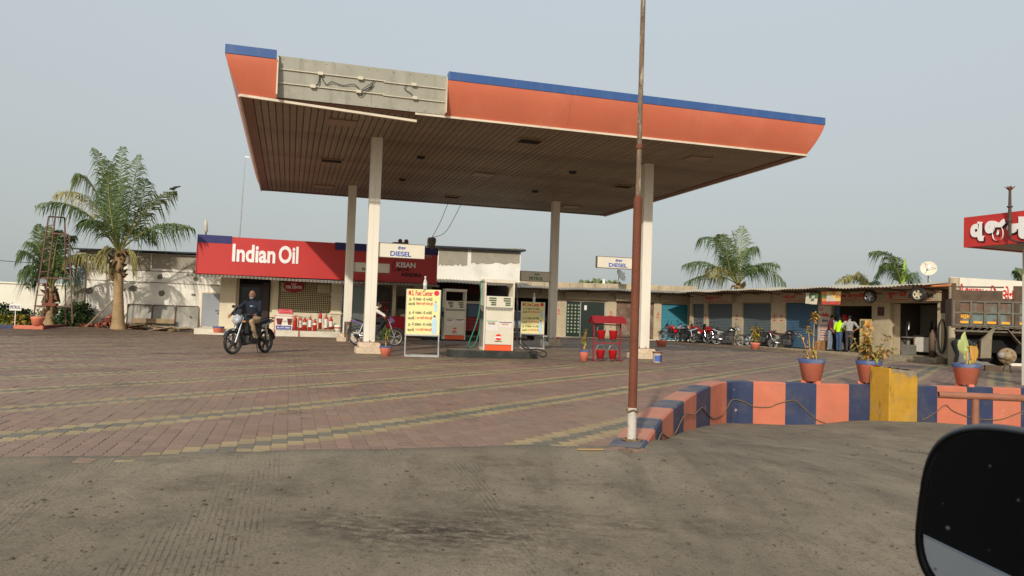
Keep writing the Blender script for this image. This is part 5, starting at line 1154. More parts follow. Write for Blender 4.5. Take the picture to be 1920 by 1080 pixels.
    if front_hose:
        mb = MB(); mb.tube(P((w + .0, -.05, H - .05), (w + .07, -.1, H - .15), (w + .09, -.2, 1.3), (w + .1, -.25, .7), (w + .16, -.35, .35), (w + .4, -.5, .05), (w + .72, -.62, -.12), (w + .86, -.5, -.03), (w + .72, -.3, .06), (w + .35, -.2, .07), (w + .12, -.16, .35), (w + .09, -.1, .9)), .021, 7); mb.build('hose', RUBBER, t)
    return t
i1 = onground(932, 672); q1 = CF.l(i1); island('long black kerbed pump island nearer the front of the canopy', q1.x, q1.y + .5, 2.55, 1.0)
qd = CF.l(atz(934, 657.5, .208)); dispenser('cream fuel dispenser on the front island with a looping black hose', qd.x, qd.y + .24, .208, True)
i2 = onground(858, 639); q2 = CF.l(i2); island('pump island at the rear of the canopy, half hidden by the yellow board', q2.x - .2, q2.y + .5, 2.7, 1.0)
qd = CF.l(atz(852, 636.5, .208)); dispenser('cream fuel dispenser on the rear island beside the yellow board', qd.x, qd.y + .24, .208, False)
# water offer boards
YEB = mat('pale_yellow_board', c8(230, 220, 152), .5, .04, 2); ALU = mat('bare_aluminium', (.6, .6, .58), .35, .1, 6, metal=.8)
def offer_board(label, p, sc, rz):
    t = thing('offer_board', label, 'notice board', p, rz, 'yellow water offer boards'); w, z0, z1 = .44, .58, 1.78
    mb = MB(); mb.box(-w, w, -.012, .012, z0, z1); bd = mb.build('panel', YEB, t)
    mb = MB(); mb.box(-w - .02, w + .02, -.02, .02, z0 - .04, z0); mb.box(-w - .02, -w, -.02, .02, z0, z1); mb.box(w, w + .02, -.02, .02, z0, z1); mb.build('panel_frame', ALU, t)
    for sx in (-1, 1):
        mb = MB(); mb.bar((sx * w, 0, 0), (sx * w, 0, z0 - .04), .03); mb.bar((sx * (w + .0), -.28, .01), (sx * w, 0, .4), .025); mb.bar((sx * w, .28, .01), (sx * w, 0, .4), .025); mb.build('leg', ALU, t)
    mb = MB(); mb.bar((-w, -.28, .015), (w, -.28, .015), .05, .03); mb.bar((-w, .28, .015), (w, .28, .015), .05, .03); mb.build('foot_bar', ALU, t)
    m = MB(); letters(m, 'M.S. Fuel Center', -.40, 1.61, .64, .14, -.014, .02)
    for z, s in ((1.36, '500ml પાણી બોટલ ફ્રી'), (.98, '1 Lit પાણી બોટલ ફ્રી'), (.67, '1 Lit પાણી બોટલ ફ્રી')): letters(m, s, -.19, z - .01, .44, .1, -.014, .02)
    m.build('lettering', LETR, bd, fix=False)
    m = MB()
    for z, s in ((1.46, 'રૂા. ની 500/- ની ખરીદી'), (1.1, 'રૂા. ની 1000/- ની ખરીદી'), (.79, 'રૂા. ની 2000/- ની ખરીદી')): letters(m, s, -.38, z, .62, .105, -.014, .02)
    for z in (1.36, .98, .67): letters(m, 'સાથે', -.40, z - .01, .18, .09, -.014, .02)
    m.build('lettering', mat('dark_print', c8(60, 56, 44), .6), bd, fix=False)
    mb = MB(); mb.prism([(.345 + .07 * math.cos(a), 1.69 + .07 * math.sin(a)) for a in np.linspace(0, 2 * math.pi, 21)[:-1]], -.018, -.012); mb.build('round_logo', mat('logo_pink_red', c8(216, 40, 70), .4), bd)
    for x, za, zb, ww in ((.33, 1.2, 1.47, .045), (.31, .6, 1.1, .065)):
        mb = MB(); h = zb - za; mb.prism([(x - ww, za), (x + ww, za), (x + ww, za + h * .7), (x + ww * .4, za + h * .88), (x - ww * .4, za + h * .88), (x - ww, za + h * .7)], -.016, -.012); mb.mi = 1; mb.box(x - ww * .4, x + ww * .4, -.017, -.012, za + h * .89, zb); mb.build('bottle_picture', [mat('pale_blue_print', c8(176, 206, 220), .5, .15, 9), mat('blue_cap_print', c8(50, 60, 130), .5)], bd)
    bt = thing('plastic_bottle', 'clear plastic water bottle standing on top of the ' + ('front' if sc >= 1 else 'rear') + ' yellow board', 'bottle', Vector(p) + Vector((.03, 0, z1 * sc)), rz, 'bottles on the yellow boards')
    mb = MB(); mb.lathe([(0, 0), (.038, 0), (.04, .03), (.036, .05), (.04, .09), (.038, .16), (.015, .22), (.015, .25), (0, .25)], 12); mb.build('body', mat('clear_plastic', c8(220, 224, 222), .15, .02, trans=.5), bt)
    mb = MB(); mb.lathe([(.042, .08), (.042, .14)], 12); mb.build('paper_label', LABW, bt); mb = MB(); mb.lathe([(.018, .245), (.018, .27), (0, .27)], 10); mb.build('cap', WHITE, bt)
    t.scale = (sc,) * 3; bt.scale = (sc * 1.3,) * 3; return t
offer_board('yellow water offer board on an aluminium stand, nearest the front pump island', onground(790, 668), 1.0, .14)
offer_board('yellow water offer board by the rear right column, left of its pedestal', onground(997, 653.5), .96, .1)
# sign boards on the columns
SGN = mat('sign_cream', c8(222, 214, 192), .45, .05, 3)
def col_sign(label, word, hindi, mt, px0, px1, pyt, pyb, v, lx=.27):
    s0, zt = CF.on(px0, pyt, v - .06); s1, _ = CF.on(px1, pyt, v - .06); _, zb = CF.on(px0, pyb, v - .06); w, h = s1 - s0, zt - zb
    t = thing('fuel_sign', label, 'sign', CF.w(s0, v - .06, zb), CA, 'fuel name signs fixed to the canopy columns')
    mb = MB(); mb.box(0, w, -.0, .12, 0, h); bd = mb.build('board', SGN, t, bevel=.006)
    mb = MB(); mb.box(-.012, .0, -.008, .12, -.01, h + .01); mb.box(0, w, -.008, .12, -.012, -.0); mb.box(0, w, -.008, .12, h, h + .012); mb.build('frame', mat('sign_frame_brown', c8(120, 104, 88), .6), t)
    m = MB(); letters(m, word, w * lx, h * .1, w * .44, h * .36, -.003, .022); m.build('lettering', mt, bd, fix=False)
    m = MB(); letters(m, hindi, w * .42, h * .55, w * .17, h * .3, -.003, .02); m.build('lettering', mt, bd, fix=False)
col_sign('cream DIESEL sign fixed to the front left column, over the red shop sign', 'DIESEL', 'डीज़ल', LETB, 708.5, 797, 455, 481, 3.103)
col_sign('cream PETROL sign half hidden behind the front left column', 'PETROL', 'पेट्रोल', LETG, 663, 731, 491.5, 509, 11.6, .24)
col_sign('cream DIESEL sign beside the tall rusty pole, above the satellite dish', 'DIESEL', 'डीज़ल', LETB, 1120.5, 1199, 480.5, 501, 3.103)
col_sign('grey shaded PETROL sign fixed to the rear right column', 'PETROL', 'पेट्रोल', LETG, 977, 1036, 508, 526, 11.6)
# bucket stand
bs = onground(1137, 677); stand = thing('bucket_stand', 'red fire bucket stand with a small pitched roof', 'bucket stand', bs, CA - .05)
REDD = mat('dull_red_paint', c8(140, 34, 40), .55, .12, 5, [(c8(110, 50, 44), .4, 6, .55, .8)])
hw_ = .385
for sx in (-1, 1):
    mb = MB(); mb.bar((sx * hw_, 0, 0), (sx * hw_, 0, 1.06), .035); mb.bar((sx * hw_, -.2, .015), (sx * hw_, .2, .015), .04, .03); mb.build('post', REDD, stand)
mb = MB(); mb.bar((-hw_, 0, .49), (hw_, 0, .49), .03); mb.build('mid_rail', REDD, stand)
mb = MB(); mb.bar((-hw_, 0, 1.0), (hw_, 0, 1.0), .03); mb.build('top_rail', REDD, stand)
for sy_ in (-1, 1):
    mb = MB(); corrugated(mb, lambda s, q: ((-.48 + .96 * s, sy_ * (.0 + .25 * q), 1.24 - .2 * q), (0, 0, 1)), 48, 1, .006, 12); mb.build('roof_sheet', REDD, stand)
mb = MB(); mb.prism([(-.2, 1.05), (.2, 1.05), (0, 1.21)], -.44, -.43, 'x'); mb.prism([(-.2, 1.05), (.2, 1.05), (0, 1.21)], .43, .44, 'x'); mb.build('gable', REDD, stand)
BKR = mat('bucket_red', c8(196, 28, 36), .35, .05, 5, coat=.2)
for (x, z, lab) in ((-.18, .60, 'red fire bucket hanging upper left on the bucket stand'), (.17, .60, 'red fire bucket hanging upper right on the bucket stand'), (-.19, .06, 'red sand filled fire bucket hanging lower left on the bucket stand'), (.17, .06, 'red sand filled fire bucket hanging lower right on the bucket stand')):
    q = Matrix.Rotation(CA - .05, 3, 'Z') @ Vector((x, -.02, z)); b_ = thing('fire_bucket', lab, 'bucket', bs + q, CA, 'red fire buckets on the stand')
    mb = MB(); mb.lathe([(0, 0), (.085, 0), (.125, .24), (.13, .245), (.118, .24), (.08, .02)], 18); mb.build('pail', BKR, b_)
    mb = MB(); mb.tube([(.125 * math.cos(a), 0, .23 + .16 * math.sin(a)) for a in np.linspace(0, math.pi, 14)], .006, 5); mb.build('handle', STEEL, b_)
    mb = MB(); mb.tube([(.07 * math.cos(a), -.03, -.0 - .05 * math.sin(a)) for a in np.linspace(0, math.pi, 9)], .007, 5); mb.build('bottom_handle', BLACK, b_)
    if z < .3: mb = MB(); mb.lathe([(0, .235), (.09, .23), (.112, .215)], 14); mb.build('sand', mat('pale_sand', c8(210, 196, 170), .9), b_)
# ------------------------------------------------------------------ pots and plants
TERRA = mat('orange_pot', c8(222, 126, 98), .75, .08, 4, [(c8(180, 112, 88), .5, 4, .52, .75), (c8(216, 180, 158), .5, 8, .58, .72)], bump=.2); PBLUE = mat('pot_rim_blue', c8(72, 88, 128), .7, .12, 5, [(c8(150, 140, 124), .6, 5, .5, .75)]); SOIL = mat('soil', c8(84, 66, 48), .95, .3, 9)
LEAFM = {}
def leafmat(name, col, var=.35):
    m = mat(name, col, .55, var, 5, spec=.3); return m
def leafblade(mb, p, d, L, w, droop=.3, up=Vector((0, 0, 1)), fold=.25):
    d = d.normalized(); side = d.cross(up); side = side.normalized() if side.length > .01 else Vector((1, 0, 0)); nn = side.cross(d)
    p1 = p + d * L * .45 + nn * L * .03; p2 = p + d * L - up * L * droop
    mb.add([p, p1 - side * w + nn * w * fold, p1, p1 + side * w + nn * w * fold, p2], [(0, 2, 1), (0, 3, 2), (1, 2, 4), (2, 3, 4)])
def pot_plant(label, p, r, h, rim, plant, group=None, name='potted_plant', cat='potted plant', feet=False):
    t = thing(name, label, cat, p, random.uniform(0, 3), group)
    z0 = .035 if feet else 0
    mb = MB(); mb.lathe([(0, z0), (r * .66, z0), (r * .93, z0 + (h - z0) * .8), (r * .95, h * .82)], 22); 
    if feet:
        for k in range(3): a = 2.1 * k + .5; mb.cbox((r * .5 * math.cos(a), r * .5 * math.sin(a), .02), (.1, .1, .05))
    po = mb.build('pot', TERRA, t)
    mb = MB(); mb.lathe([(r * .95, h * .82), (r, h), (r * .9, h), (r * .86, h * .88)], 22); mb.build('rim', PBLUE if rim else TERRA, po)
    mb = MB(); mb.lathe([(0, h * .9), (r * .88, h * .88)], 14); mb.build('soil', SOIL, t)
    if plant: plant(t, h * .88)
    return t
STALK = mat('dry_stalk', c8(186, 150, 104), .8, .2, 6); DRYL = leafmat('dry_leaf', c8(190, 142, 66)); YELL = leafmat('yellow_green_leaf', c8(150, 142, 50)); GRNL = leafmat('dull_green_leaf', c8(84, 100, 54)); DKGL = leafmat('dark_green_leaf', c8(44, 68, 34)); PALE = leafmat('pale_green_leaf', c8(168, 176, 110), .15)
def stalks(t, z0, specs, mats, leafL=.12, leafw=.03):
    """specs: (dx, dy, height, n leaves, start fraction)"""
    sm_ = MB(); lm = MB()
    for dx, dy, H, n, f0 in specs:
        pts = [Vector((dx * .3 + .0, dy * .3, z0 - .02)), Vector((dx * .6 + random.gauss(0, .01), dy * .6, z0 + H * .5)), Vector((dx, dy, z0 + H))]
        pp = smooth_path(pts, 5); sm_.tube(pp, [.013 - .009 * k / len(pp) for k in range(len(pp))], 5)
        for k in range(n):
            f = f0 + (1 - f0) * random.random(); i = min(len(pp) - 2, int(f * (len(pp) - 1))); p = pp[i].lerp(pp[i + 1], f * (len(pp) - 1) - i)
            a = random.uniform(0, 6.28); lm.mi = random.randrange(len(mats)); leafblade(lm, p, Vector((math.cos(a), math.sin(a), random.uniform(-.3, .9))), leafL * random.uniform(.6, 1.3), leafw * random.uniform(.7, 1.2), random.uniform(.1, .6))
    sm_.build('stem', STALK, t); lm.build('leaves', mats, t, fix=False, kind='stuff')
def wallpos(px, back=.22):
    best = min(range(len(ring)), key=lambda q: abs(960 + FPX * (ring[q][0] - CP).dot(_R) / (ring[q][0] - CP).dot(_F) - px)); p = ring[best][0] + ring[best][2] * back; return Vector((p.x, p.y, WT))
pot_plant('orange pot on the striped wall with tall dried stalks and a yellow leaf tuft', wallpos(1533, .2), .25, .46, True, lambda t, z: stalks(t, z, [(.06, 0, .93, 46, .78), (-.06, .05, .66, 26, .7), (-.2, .1, .5, 6, .8), (.1, -.1, .38, 12, .3), (-.1, -.12, .3, 14, .2), (.02, .12, .42, 10, .3), (-.17, 0, .26, 10, .3)], [DRYL, YELL, DRYL], .13, .022), 'large pots on the striped wall', feet=True)
pot_plant('orange pot with a bushy yellowed plant, half hidden by the yellow block', wallpos(1640, .2), .245, .46, True, lambda t, z: stalks(t, z, [(random.gauss(0, .2), random.gauss(0, .2), random.uniform(.25, .68), 17, .2) for _ in range(13)] + [(-.42, -.05, .28, 16, .5), (.02, 0, .82, 20, .5)], [DRYL, YELL, GRNL, DRYL], .16, .034), 'large pots on the striped wall', feet=True)
def bigleaf(t, z):
    m = MB(); m.tube([(0, 0, z), (.02, 0, z + .15), (0, 0, z + .3)], .025, 6); m.build('stem', STALK, t)
    def blade(pts, w, mt):
        q = MB(); pts = smooth_path([Vector(p) for p in pts], 4); vs = []; n = len(pts)
        for i, p in enumerate(pts):
            f = math.sin(math.pi * min(.985, (i + .8) / n)) ** .8 * w * (1 + .06 * math.sin(i * 2.1)); vs += [Vector(p) + Vector((-f, .03, 0)), Vector(p), Vector(p) + Vector((f * .9, .04, 0))]
        q.add(vs, [(3 * i + j, 3 * i + j + 1, 3 * i + j + 4, 3 * i + j + 3) for i in range(n - 1) for j in (0, 1)], True); q.build('leaf', mt, t, fix=False)
    blade([(0, 0, z + .12), (.01, 0, z + .28), (.0, .02, z + .42), (-.02, .03, z + .56), (-.0, .04, z + .68)], .085, PALE)
    blade([(0, 0, z + .2), (-.1, -.03, z + .32), (-.13, -.05, z + .45), (-.15, -.05, z + .52)], .07, PALE)
    for k, (dx, L) in enumerate(((.12, .34), (.17, .3), (.09, .25), (.2, .22))): blade([(.02, -.02, z + .38), (dx * .8, -.04, z + .4), (dx, -.05, z + .38 - L * .5), (dx * .9, -.05, z + .38 - L)], .035, DRYL)
    blade([(0, 0, z), (.06, -.06, z + .12), (.03, -.1, z + .02)], .05, YELL)
t3 = pot_plant('orange blue-rimmed pot holding one large pale upright leaf, near the truck', wallpos(1820, .2), .26, .45, True, bigleaf, 'large pots on the striped wall', feet=True); t3.rotation_euler.z = 0
def spider(t, z):
    m = MB(); m.tube([(0, 0, z - .02), (.02, 0, z + .35)], .02, 6); m.build('stem', STALK, t); lm = MB()
    for k in range(80):
        a = random.uniform(0, 6.28); el = random.uniform(-.2, 1.3); d = Vector((math.cos(a) * math.cos(el), math.sin(a) * math.cos(el), math.sin(el))); lm.mi = k % 3; leafblade(lm, Vector((.01, 0, z + random.uniform(.15, .4))), d, random.uniform(.3, .5), .014, .5)
    lm.build('leaves', [GRNL, DKGL, YELL], t, fix=False, kind='stuff')
pot_plant('orange pot with a spiky green plant beside the front left column', onground(723, 667.5), .17, .26, True, spider)
pot_plant('orange blue-rimmed pot with a thin drying plant left of the bucket stand', onground(1095, 676.5), .145, .29, True, lambda t, z: stalks(t, z, [(0, 0, .5, 40, .15), (.05, .03, .42, 20, .3), (-.04, -.02, .62, 14, .6)], [DRYL, GRNL, YELL], .11, .03))
pot_plant('empty orange pot by the shop step, left of the motorcycle rider', onground(409, 627.5), .24, .34, True, None, name='flower_pot', cat='flower pot')
pot_plant('small dark red pot behind the rear right column', onground(1040, 644), .24, .3, False, None, name='flower_pot', cat='flower pot')
pot_plant('small orange pot with a sparse plant in front of the teal shutter', onground(1240, 650), .27, .3, False, lambda t, z: stalks(t, z, [(0, 0, .6, 18, .4), (.1, 0, .45, 10, .5)], [GRNL, DKGL], .2, .04))
pot_plant('orange pot with a yellow bush in front of the parked black motorcycles', onground(1416, 654.5), .24, .3, False, lambda t, z: stalks(t, z, [(random.gauss(0, .08), random.gauss(0, .08), random.uniform(.4, .8), 24, .2) for _ in range(6)], [YELL, DRYL, YELL], .2, .05))
pb_ = onground(1232, 680); pk = thing('paint_bucket', 'white and blue paint bucket with a purple side by the front right column', 'bucket', (pb_.x, pb_.y, 0), .3)
mb = MB(); mb.lathe([(0, 0), (.12, 0), (.125, .27), (.135, .275), (.13, .3), (.118, .3), (.11, .03)], 18); mb.build('pail', [WHITE], pk)
mb = MB(); mb.lathe([(.1235, .04), (.1275, .2)], 12, a0=-2.6, a1=-1.3); mb.build('printed_wrap', mat('blue_wrap', c8(70, 100, 170), .5), pk); mb = MB(); mb.lathe([(.1235, .03), (.1275, .22)], 8, a0=-1.3, a1=-.1); mb.build('printed_wrap', mat('purple_wrap', c8(80, 50, 96), .5), pk)
mb = MB(); mb.lathe([(.132, .26), (.139, .275), (.134, .305), (.12, .3)], 18); mb.build('rim', RUST, pk)
# litter by the rear right column
bp2 = onground(1023, 650)
o = thing('bottle_bag', 'green bottle and white bag lying at the rear right column foot', 'rubbish bag', (bp2.x, bp2.y - .1, 0), 0)
mb = MB(); mb.ell((0, 0, .1), (.13, .1, .12), 10, 7); mb.ell((-.18, .0, .14), (.07, .06, .16), 9, 6); mb.build('bag', WHITE, o); mb = MB(); mb.lathe([(0, .16), (.05, .16), (.05, .32), (.02, .38), (0, .38)], 10, (.05, .02, 0)); mb.build('bottle', mat('green_bottle', c8(60, 130, 110), .3), o)
# red counter with a tray behind the parked motorcycle
s_, v_ = 6.45, 15.3; ctn = thing('snack_counter', 'counter under a red cloth with a tray of packets behind the parked motorcycle', 'counter', CF.w(5.4, 16.0, 0), CA)
mb = MB(); mb.rbox(0, 1.5, -.25, .35, .45, 1.0, .03, 2); mb.build('red_cloth', mat('red_cloth', c8(176, 30, 40), .8, .12, 5), ctn)
mb = MB(); mb.box(.05, 1.45, -.2, .3, 0, .45); mb.build('table', WOODF, ctn)
mb = MB(); mb.box(.7, 1.3, -.15, .2, 1.0, 1.1); mb.build('tray', mat('tray_packets', c8(196, 184, 130), .6, .3, 12), ctn)
# ================================================================== motorcycles
ALLOY = mat('alloy_silver', (.6, .6, .6), .35, .1, 6, metal=.7); ENG = mat('engine_grey', (.07, .068, .065), .45, .2, 12, metal=.5, dirt=(DUST, .3, 5, .5, .8)); SEATM = mat('seat_black', (.02, .02, .021), .6, .2, 9, (DUST, .25, 5, .5, .8))
TAILR = mat('tail_lamp_red', c8(170, 20, 20), .2); PLATE = mat('number_plate', c8(210, 206, 196), .5); LENS = mat('lamp_lens', c8(150, 156, 160), .08, .05, spec=.8, coat=.5)
RIMG = mat('worn_rim', (.3, .3, .3), .45, .2, 6, metal=.6)
def paint(n, c): return mat('bike_paint_' + n, c, .25, .06, 5, (DUST, .2, 4, .5, .8), coat=.5)
def loft(mb, secs, lat, fwd, n=14):
    vs = []
    for p, ra, rb in secs:
        for k in range(n): a = 2 * math.pi * k / n; vs.append(Vector(p) + Vector(lat) * ra * math.cos(a) + Vector(fwd) * rb * math.sin(a))
    m = len(secs); mb.add(vs, [(n * i + k, n * i + (k + 1) % n, n * (i + 1) + (k + 1) % n, n * (i + 1) + k) for i in range(m - 1) for k in range(n)] + [tuple(reversed(range(n))), tuple(range((m - 1) * n, m * n))])
def motorbike(label, p, heading, col, accent, group, lean=0, steer=0, sc=1.0, wheelcol=None, plate=True):
    t = thing('motorcycle', label, 'motorcycle', p, heading, group); t.rotation_euler = (lean, 0, heading); t.scale = (sc,) * 3
    wc = wheelcol or RIMG; Rw = .30
    def wheel(x, parent, wide):
        ty = MB(); ty.lathe([(Rw - .045, -wide * .75), (Rw - .02, -wide), (Rw - .004, -wide * .6), (Rw, 0), (Rw - .004, wide * .6), (Rw - .02, wide), (Rw - .045, wide * .75), (Rw - .05, 0), (Rw - .045, -wide * .75)], 30, (x, 0, Rw), 'y'); w_ = ty.build('wheel', RUBBER, parent)
        rm = MB(); rm.lathe([(Rw - .05, -wide * .6), (Rw - .07, -wide * .5), (Rw - .07, wide * .5), (Rw - .05, wide * .6)], 28, (x, 0, Rw), 'y')
        rm.lathe([(0, -.05), (.05, -.05), (.05, .05), (0, .05)], 14, (x, 0, Rw), 'y')
        for k in range(5):
            a = 2 * math.pi * k / 5 + .3
            for da in (-.16, .16): rm.bar((x + .04 * math.cos(a), 0, Rw + .04 * math.sin(a)), (x + (Rw - .07) * math.cos(a + da), 0, Rw + (Rw - .07) * math.sin(a + da)), .022, .03, (0, 1, 0))
        rm.build('rim', wc, w_); dk = MB(); dk.lathe([(.05, .052), (.1, .052), (.1, .045)], 16, (x, 0, Rw), 'y'); dk.build('brake_drum', ENG, w_); return w_
    wheel(-.64, t, .045); 
    fr = t
    st = bpy.data.objects.new('front_end', None); 
    fw = wheel(.64, t, .038)
    M_ = Matrix.Translation((.36, 0, 0)) @ Matrix.Rotation(steer, 4, 'Z') @ Matrix.Translation((-.36, 0, 0))
    def sb(): m = MB(); m.X = M_; return m
    if steer: 
        fw.matrix_local = M_
    m = sb(); 
    for s in (-1, 1): m.tube([(.64, s * .075, Rw), (.50, s * .075, .66)], [.026, .024], 8); m.tube([(.50, s * .075, .66), (.40, s * .075, .92)], .018, 8)
    m.build('front_fork', CHROME, t)
    m = sb(); vs = []
    for k in range(12):
        a = R(20) + R(130) * k / 11
        for y, rr in ((-.06, .325), (-.03, .345), (.03, .345), (.06, .325)): vs.append((.64 + rr * math.cos(a), y, Rw + rr * math.sin(a)))
    m.add(vs, [(4 * i + j, 4 * i + j + 1, 4 * i + j + 5, 4 * i + j + 4) for i in range(11) for j in range(3)], True); m.build('front_mudguard', col, t, fix=False)
    m = sb(); m.tube(smooth_path([Vector((.30, .36, .98)), Vector((.36, .24, 1.0)), Vector((.42, .1, .97)), Vector((.42, -.1, .97)), Vector((.36, -.24, 1.0)), Vector((.30, -.36, .98))]), .013, 7)
    for s in (-1, 1): m.tube([(.33, s * .26, .99), (.30, s * .36, .98)], .02, 8); m.tube([(.36, s * .3, 1.0), (.42, s * .25, .99)], .008, 5)
    m.build('handlebar', BLACK, t)
    for s in (-1, 1):
        m = sb(); m.tube([(.36, s * .25, 1.0), (.34, s * .3, 1.16)], .007, 5); m.ell((.335, s * .33, 1.19), (.02, .06, .04), 10, 7); m.build('mirror', BLACK, t)
    m = sb(); m.X = M_ @ Matrix.Translation((.52, 0, .86)); loft(m, [((-.09, 0, .06), .07, .09), ((-.05, 0, .05), .115, .13), ((.02, 0, .01), .125, .125), ((.075, 0, -.02), .10, .09), ((.105, 0, -.03), .05, .045)], (0, 1, 0), (0, 0, 1), 16); hl = m.build('headlight_cowl', accent, t)
    m = sb(); m.X = M_ @ Matrix.Translation((.52, 0, .86)); m.add([(.03, -.1, .11), (.03, .1, .11), (-.06, .075, .27), (-.06, -.075, .27), (-.0, -.1, .11), (-.0, .1, .11), (-.075, .07, .265), (-.075, -.07, .265)], [(0, 1, 2, 3), (7, 6, 5, 4), (0, 4, 5, 1), (1, 5, 6, 2), (2, 6, 7, 3), (3, 7, 4, 0)]); m.build('visor', BLACK, hl)
    m = sb(); m.X = M_ @ Matrix.Translation((.585, 0, .845)); m.ell((0, 0, 0), (.045, .082, .06), 14, 9); m.build('headlight', LENS, t)
    for s in (-1, 1): m = sb(); m.ell((.48, s * .19, .82), (.03, .04, .025), 8, 6); m.build('indicator', mat('amber_lens', c8(220, 140, 40), .3), t)
    m = MB(); vs = []; 
    prof = [(.34, .80, .08, .10), (.28, .86, .14, .14), (.15, .88, .155, .16), (.02, .86, .14, .14), (-.08, .82, .09, .09)]
    for x, z, ry, rz in prof:
        for k in range(14): a = 2 * math.pi * k / 14; vs.append((x, ry * math.cos(a), z - .04 + rz * math.sin(a) * (1 if math.sin(a) > 0 else .7)))
    m.add(vs, [(14 * i + k, 14 * i + (k + 1) % 14, 14 * (i + 1) + (k + 1) % 14, 14 * (i + 1) + k) for i in range(4) for k in range(14)], True); m.add(vs[:14], [tuple(range(14))]); m.add(vs[-14:], [tuple(range(14))]); tk = m.build('fuel_tank', col, t)
    m = MB(); 
    for s in (-1, 1): m.add([(.3, s * .152, .83), (.1, s * .163, .88), (.0, s * .15, .85), (.12, s * .16, .80)], [(0, 1, 2, 3)])
    m.build('tank_stripe', accent, tk, fix=False)
    m = MB(); vs = []
    for x, z, w_ in ((-.04, .80, .09), (-.15, .79, .12), (-.35, .80, .13), (-.55, .84, .12), (-.74, .88, .07)):
        vs += [(x, -w_, z - .05), (x, -w_, z - .01), (x, -w_ * .6, z + .015), (x, w_ * .6, z + .015), (x, w_, z - .01), (x, w_, z - .05)]
    m.add(vs, [(6 * i + k, 6 * i + (k + 1) % 6, 6 * i + 6 + (k + 1) % 6, 6 * i + 6 + k) for i in range(4) for k in range(6)], True); m.add(vs[:6], [tuple(range(6))]); m.add(vs[-6:], [tuple(range(6))]); m.build('seat', SEATM, t)
    m = MB()
    for s in (-1, 1): m.add([(-.02, s * .1, .74), (-.3, s * .12, .75), (-.3, s * .11, .56), (-.08, s * .1, .55), (-.02, s * .09, .74), (-.3, s * .1, .75), (-.3, s * .09, .56), (-.08, s * .08, .55)], [(0, 1, 2, 3), (7, 6, 5, 4), (0, 4, 5, 1), (1, 5, 6, 2), (2, 6, 7, 3), (3, 7, 4, 0)])
    m.build('side_panel', col, t)
    m = MB(); m.rbox(-.34, .02, -.075, .075, .42, .75, .03, 2); m.rbox(.05, .34, -.07, .07, .62, .82, .03, 2); m.rbox(.24, .33, -.16, .16, .5, .78, .04, 2); m.build('air_box', BLACK, t)
    m = MB(); vs = []
    for x, z, w_, h in ((-.3, .74, .11, .06), (-.55, .78, .1, .06), (-.78, .84, .07, .05), (-.86, .86, .05, .03)): vs += [(x, -w_, z - h), (x, -w_, z + h * .6), (x, w_, z + h * .6), (x, w_, z - h)]
    m.add(vs, [(4 * i + k, 4 * i + (k + 1) % 4, 4 * i + 4 + (k + 1) % 4, 4 * i + 4 + k) for i in range(3) for k in range(4)], False); m.add(vs[:4], [(0, 1, 2, 3)]); m.add(vs[-4:], [(0, 1, 2, 3)]); m.build('tail_panel', accent, t, bevel=.01)
    m = MB(); m.cbox((-.875, 0, .84), (.03, .12, .06)); m.build('tail_light', TAILR, t)
    m = MB(); m.tube(smooth_path([Vector((-.5, .13, .84)), Vector((-.8, .12, .92)), Vector((-.88, 0, .93)), Vector((-.8, -.12, .92)), Vector((-.5, -.13, .84))]), .012, 6); m.build('grab_rail', BLACK, t)
    m = MB(); vs = []
    for k in range(9):
        a = R(60) + R(115) * k / 8
        for y, rr in ((-.07, .33), (-.03, .35), (.03, .35), (.07, .33)): vs.append((-.64 + rr * math.cos(a), y, Rw + .02 + rr * math.sin(a)))
    m.add(vs, [(4 * i + j, 4 * i + j + 1, 4 * i + j + 5, 4 * i + j + 4) for i in range(8) for j in range(3)], True); m.build('rear_mudguard', BLACK, t, fix=False)
    if plate: m = MB(); m.cbox((-.955, 0, .62), (.012, .2, .12), Matrix.Rotation(.25, 3, 'Y')); m.build('number_plate', PLATE, t)
    m = MB(); m.rbox(-.18, .24, -.12, .12, .25, .48, .05, 3); m.X = Matrix.Translation((.16, 0, .52)) @ Matrix.Rotation(.3, 4, 'Y')
    for k in range(6): m.cbox((0, 0, -.07 + k * .035), (.19, .21, .02))
    m.cbox((0, 0, .02), (.14, .15, .26))
    m.X = None; m.tube([(-.06, -.12, .36), (-.06, .12, .36)], .085, 14); m.build('engine', ENG, t, bevel=.008)
    m = MB(); m.tube([(.40, 0, .9), (.25, 0, .62), (.2, 0, .3), (-.2, 0, .27)], .022, 7); m.tube([(.38, 0, .86), (.0, 0, .76), (-.4, 0, .74), (-.8, 0, .8)], .022, 7); m.tube([(-.25, 0, .74), (-.2, 0, .3)], .022, 7)
    for s in (-1, 1): m.tube([(-.18, s * .07, .34), (-.64, s * .09, .3)], .02, 7)
    m.build('frame', BLACK, t)
    m = MB()
    for s in (-1, 1): m.tube([(-.58, s * .11, .36), (-.45, s * .11, .72)], .03, 8)
    m.build('shock_absorber', CHROME, t)
    m = MB(); m.tube(smooth_path([Vector((.22, -.08, .45)), Vector((.3, -.1, .3)), Vector((.1, -.14, .22)), Vector((-.25, -.15, .26))]), .02, 7); m.tube([(-.25, -.15, .26), (-.75, -.16, .36)], [.035, .045], 10); m.mi = 1; m.lathe([(.046, 0), (.05, .02), (.05, .2), (.046, .22)], 10, (-.55, -.155, .325), 'x'); m.build('exhaust', [mat('exhaust_black', (.03, .03, .03), .5, .2, 6, metal=.4), CHROME], t)
    m = MB(); m.tube([(.22, -.22, .58), (.26, -.2, .3), (.22, .2, .3), (.22, .22, .58), (.24, 0, .62), (.22, -.22, .58)], .014, 7); m.build('leg_guard', BLACK, t)
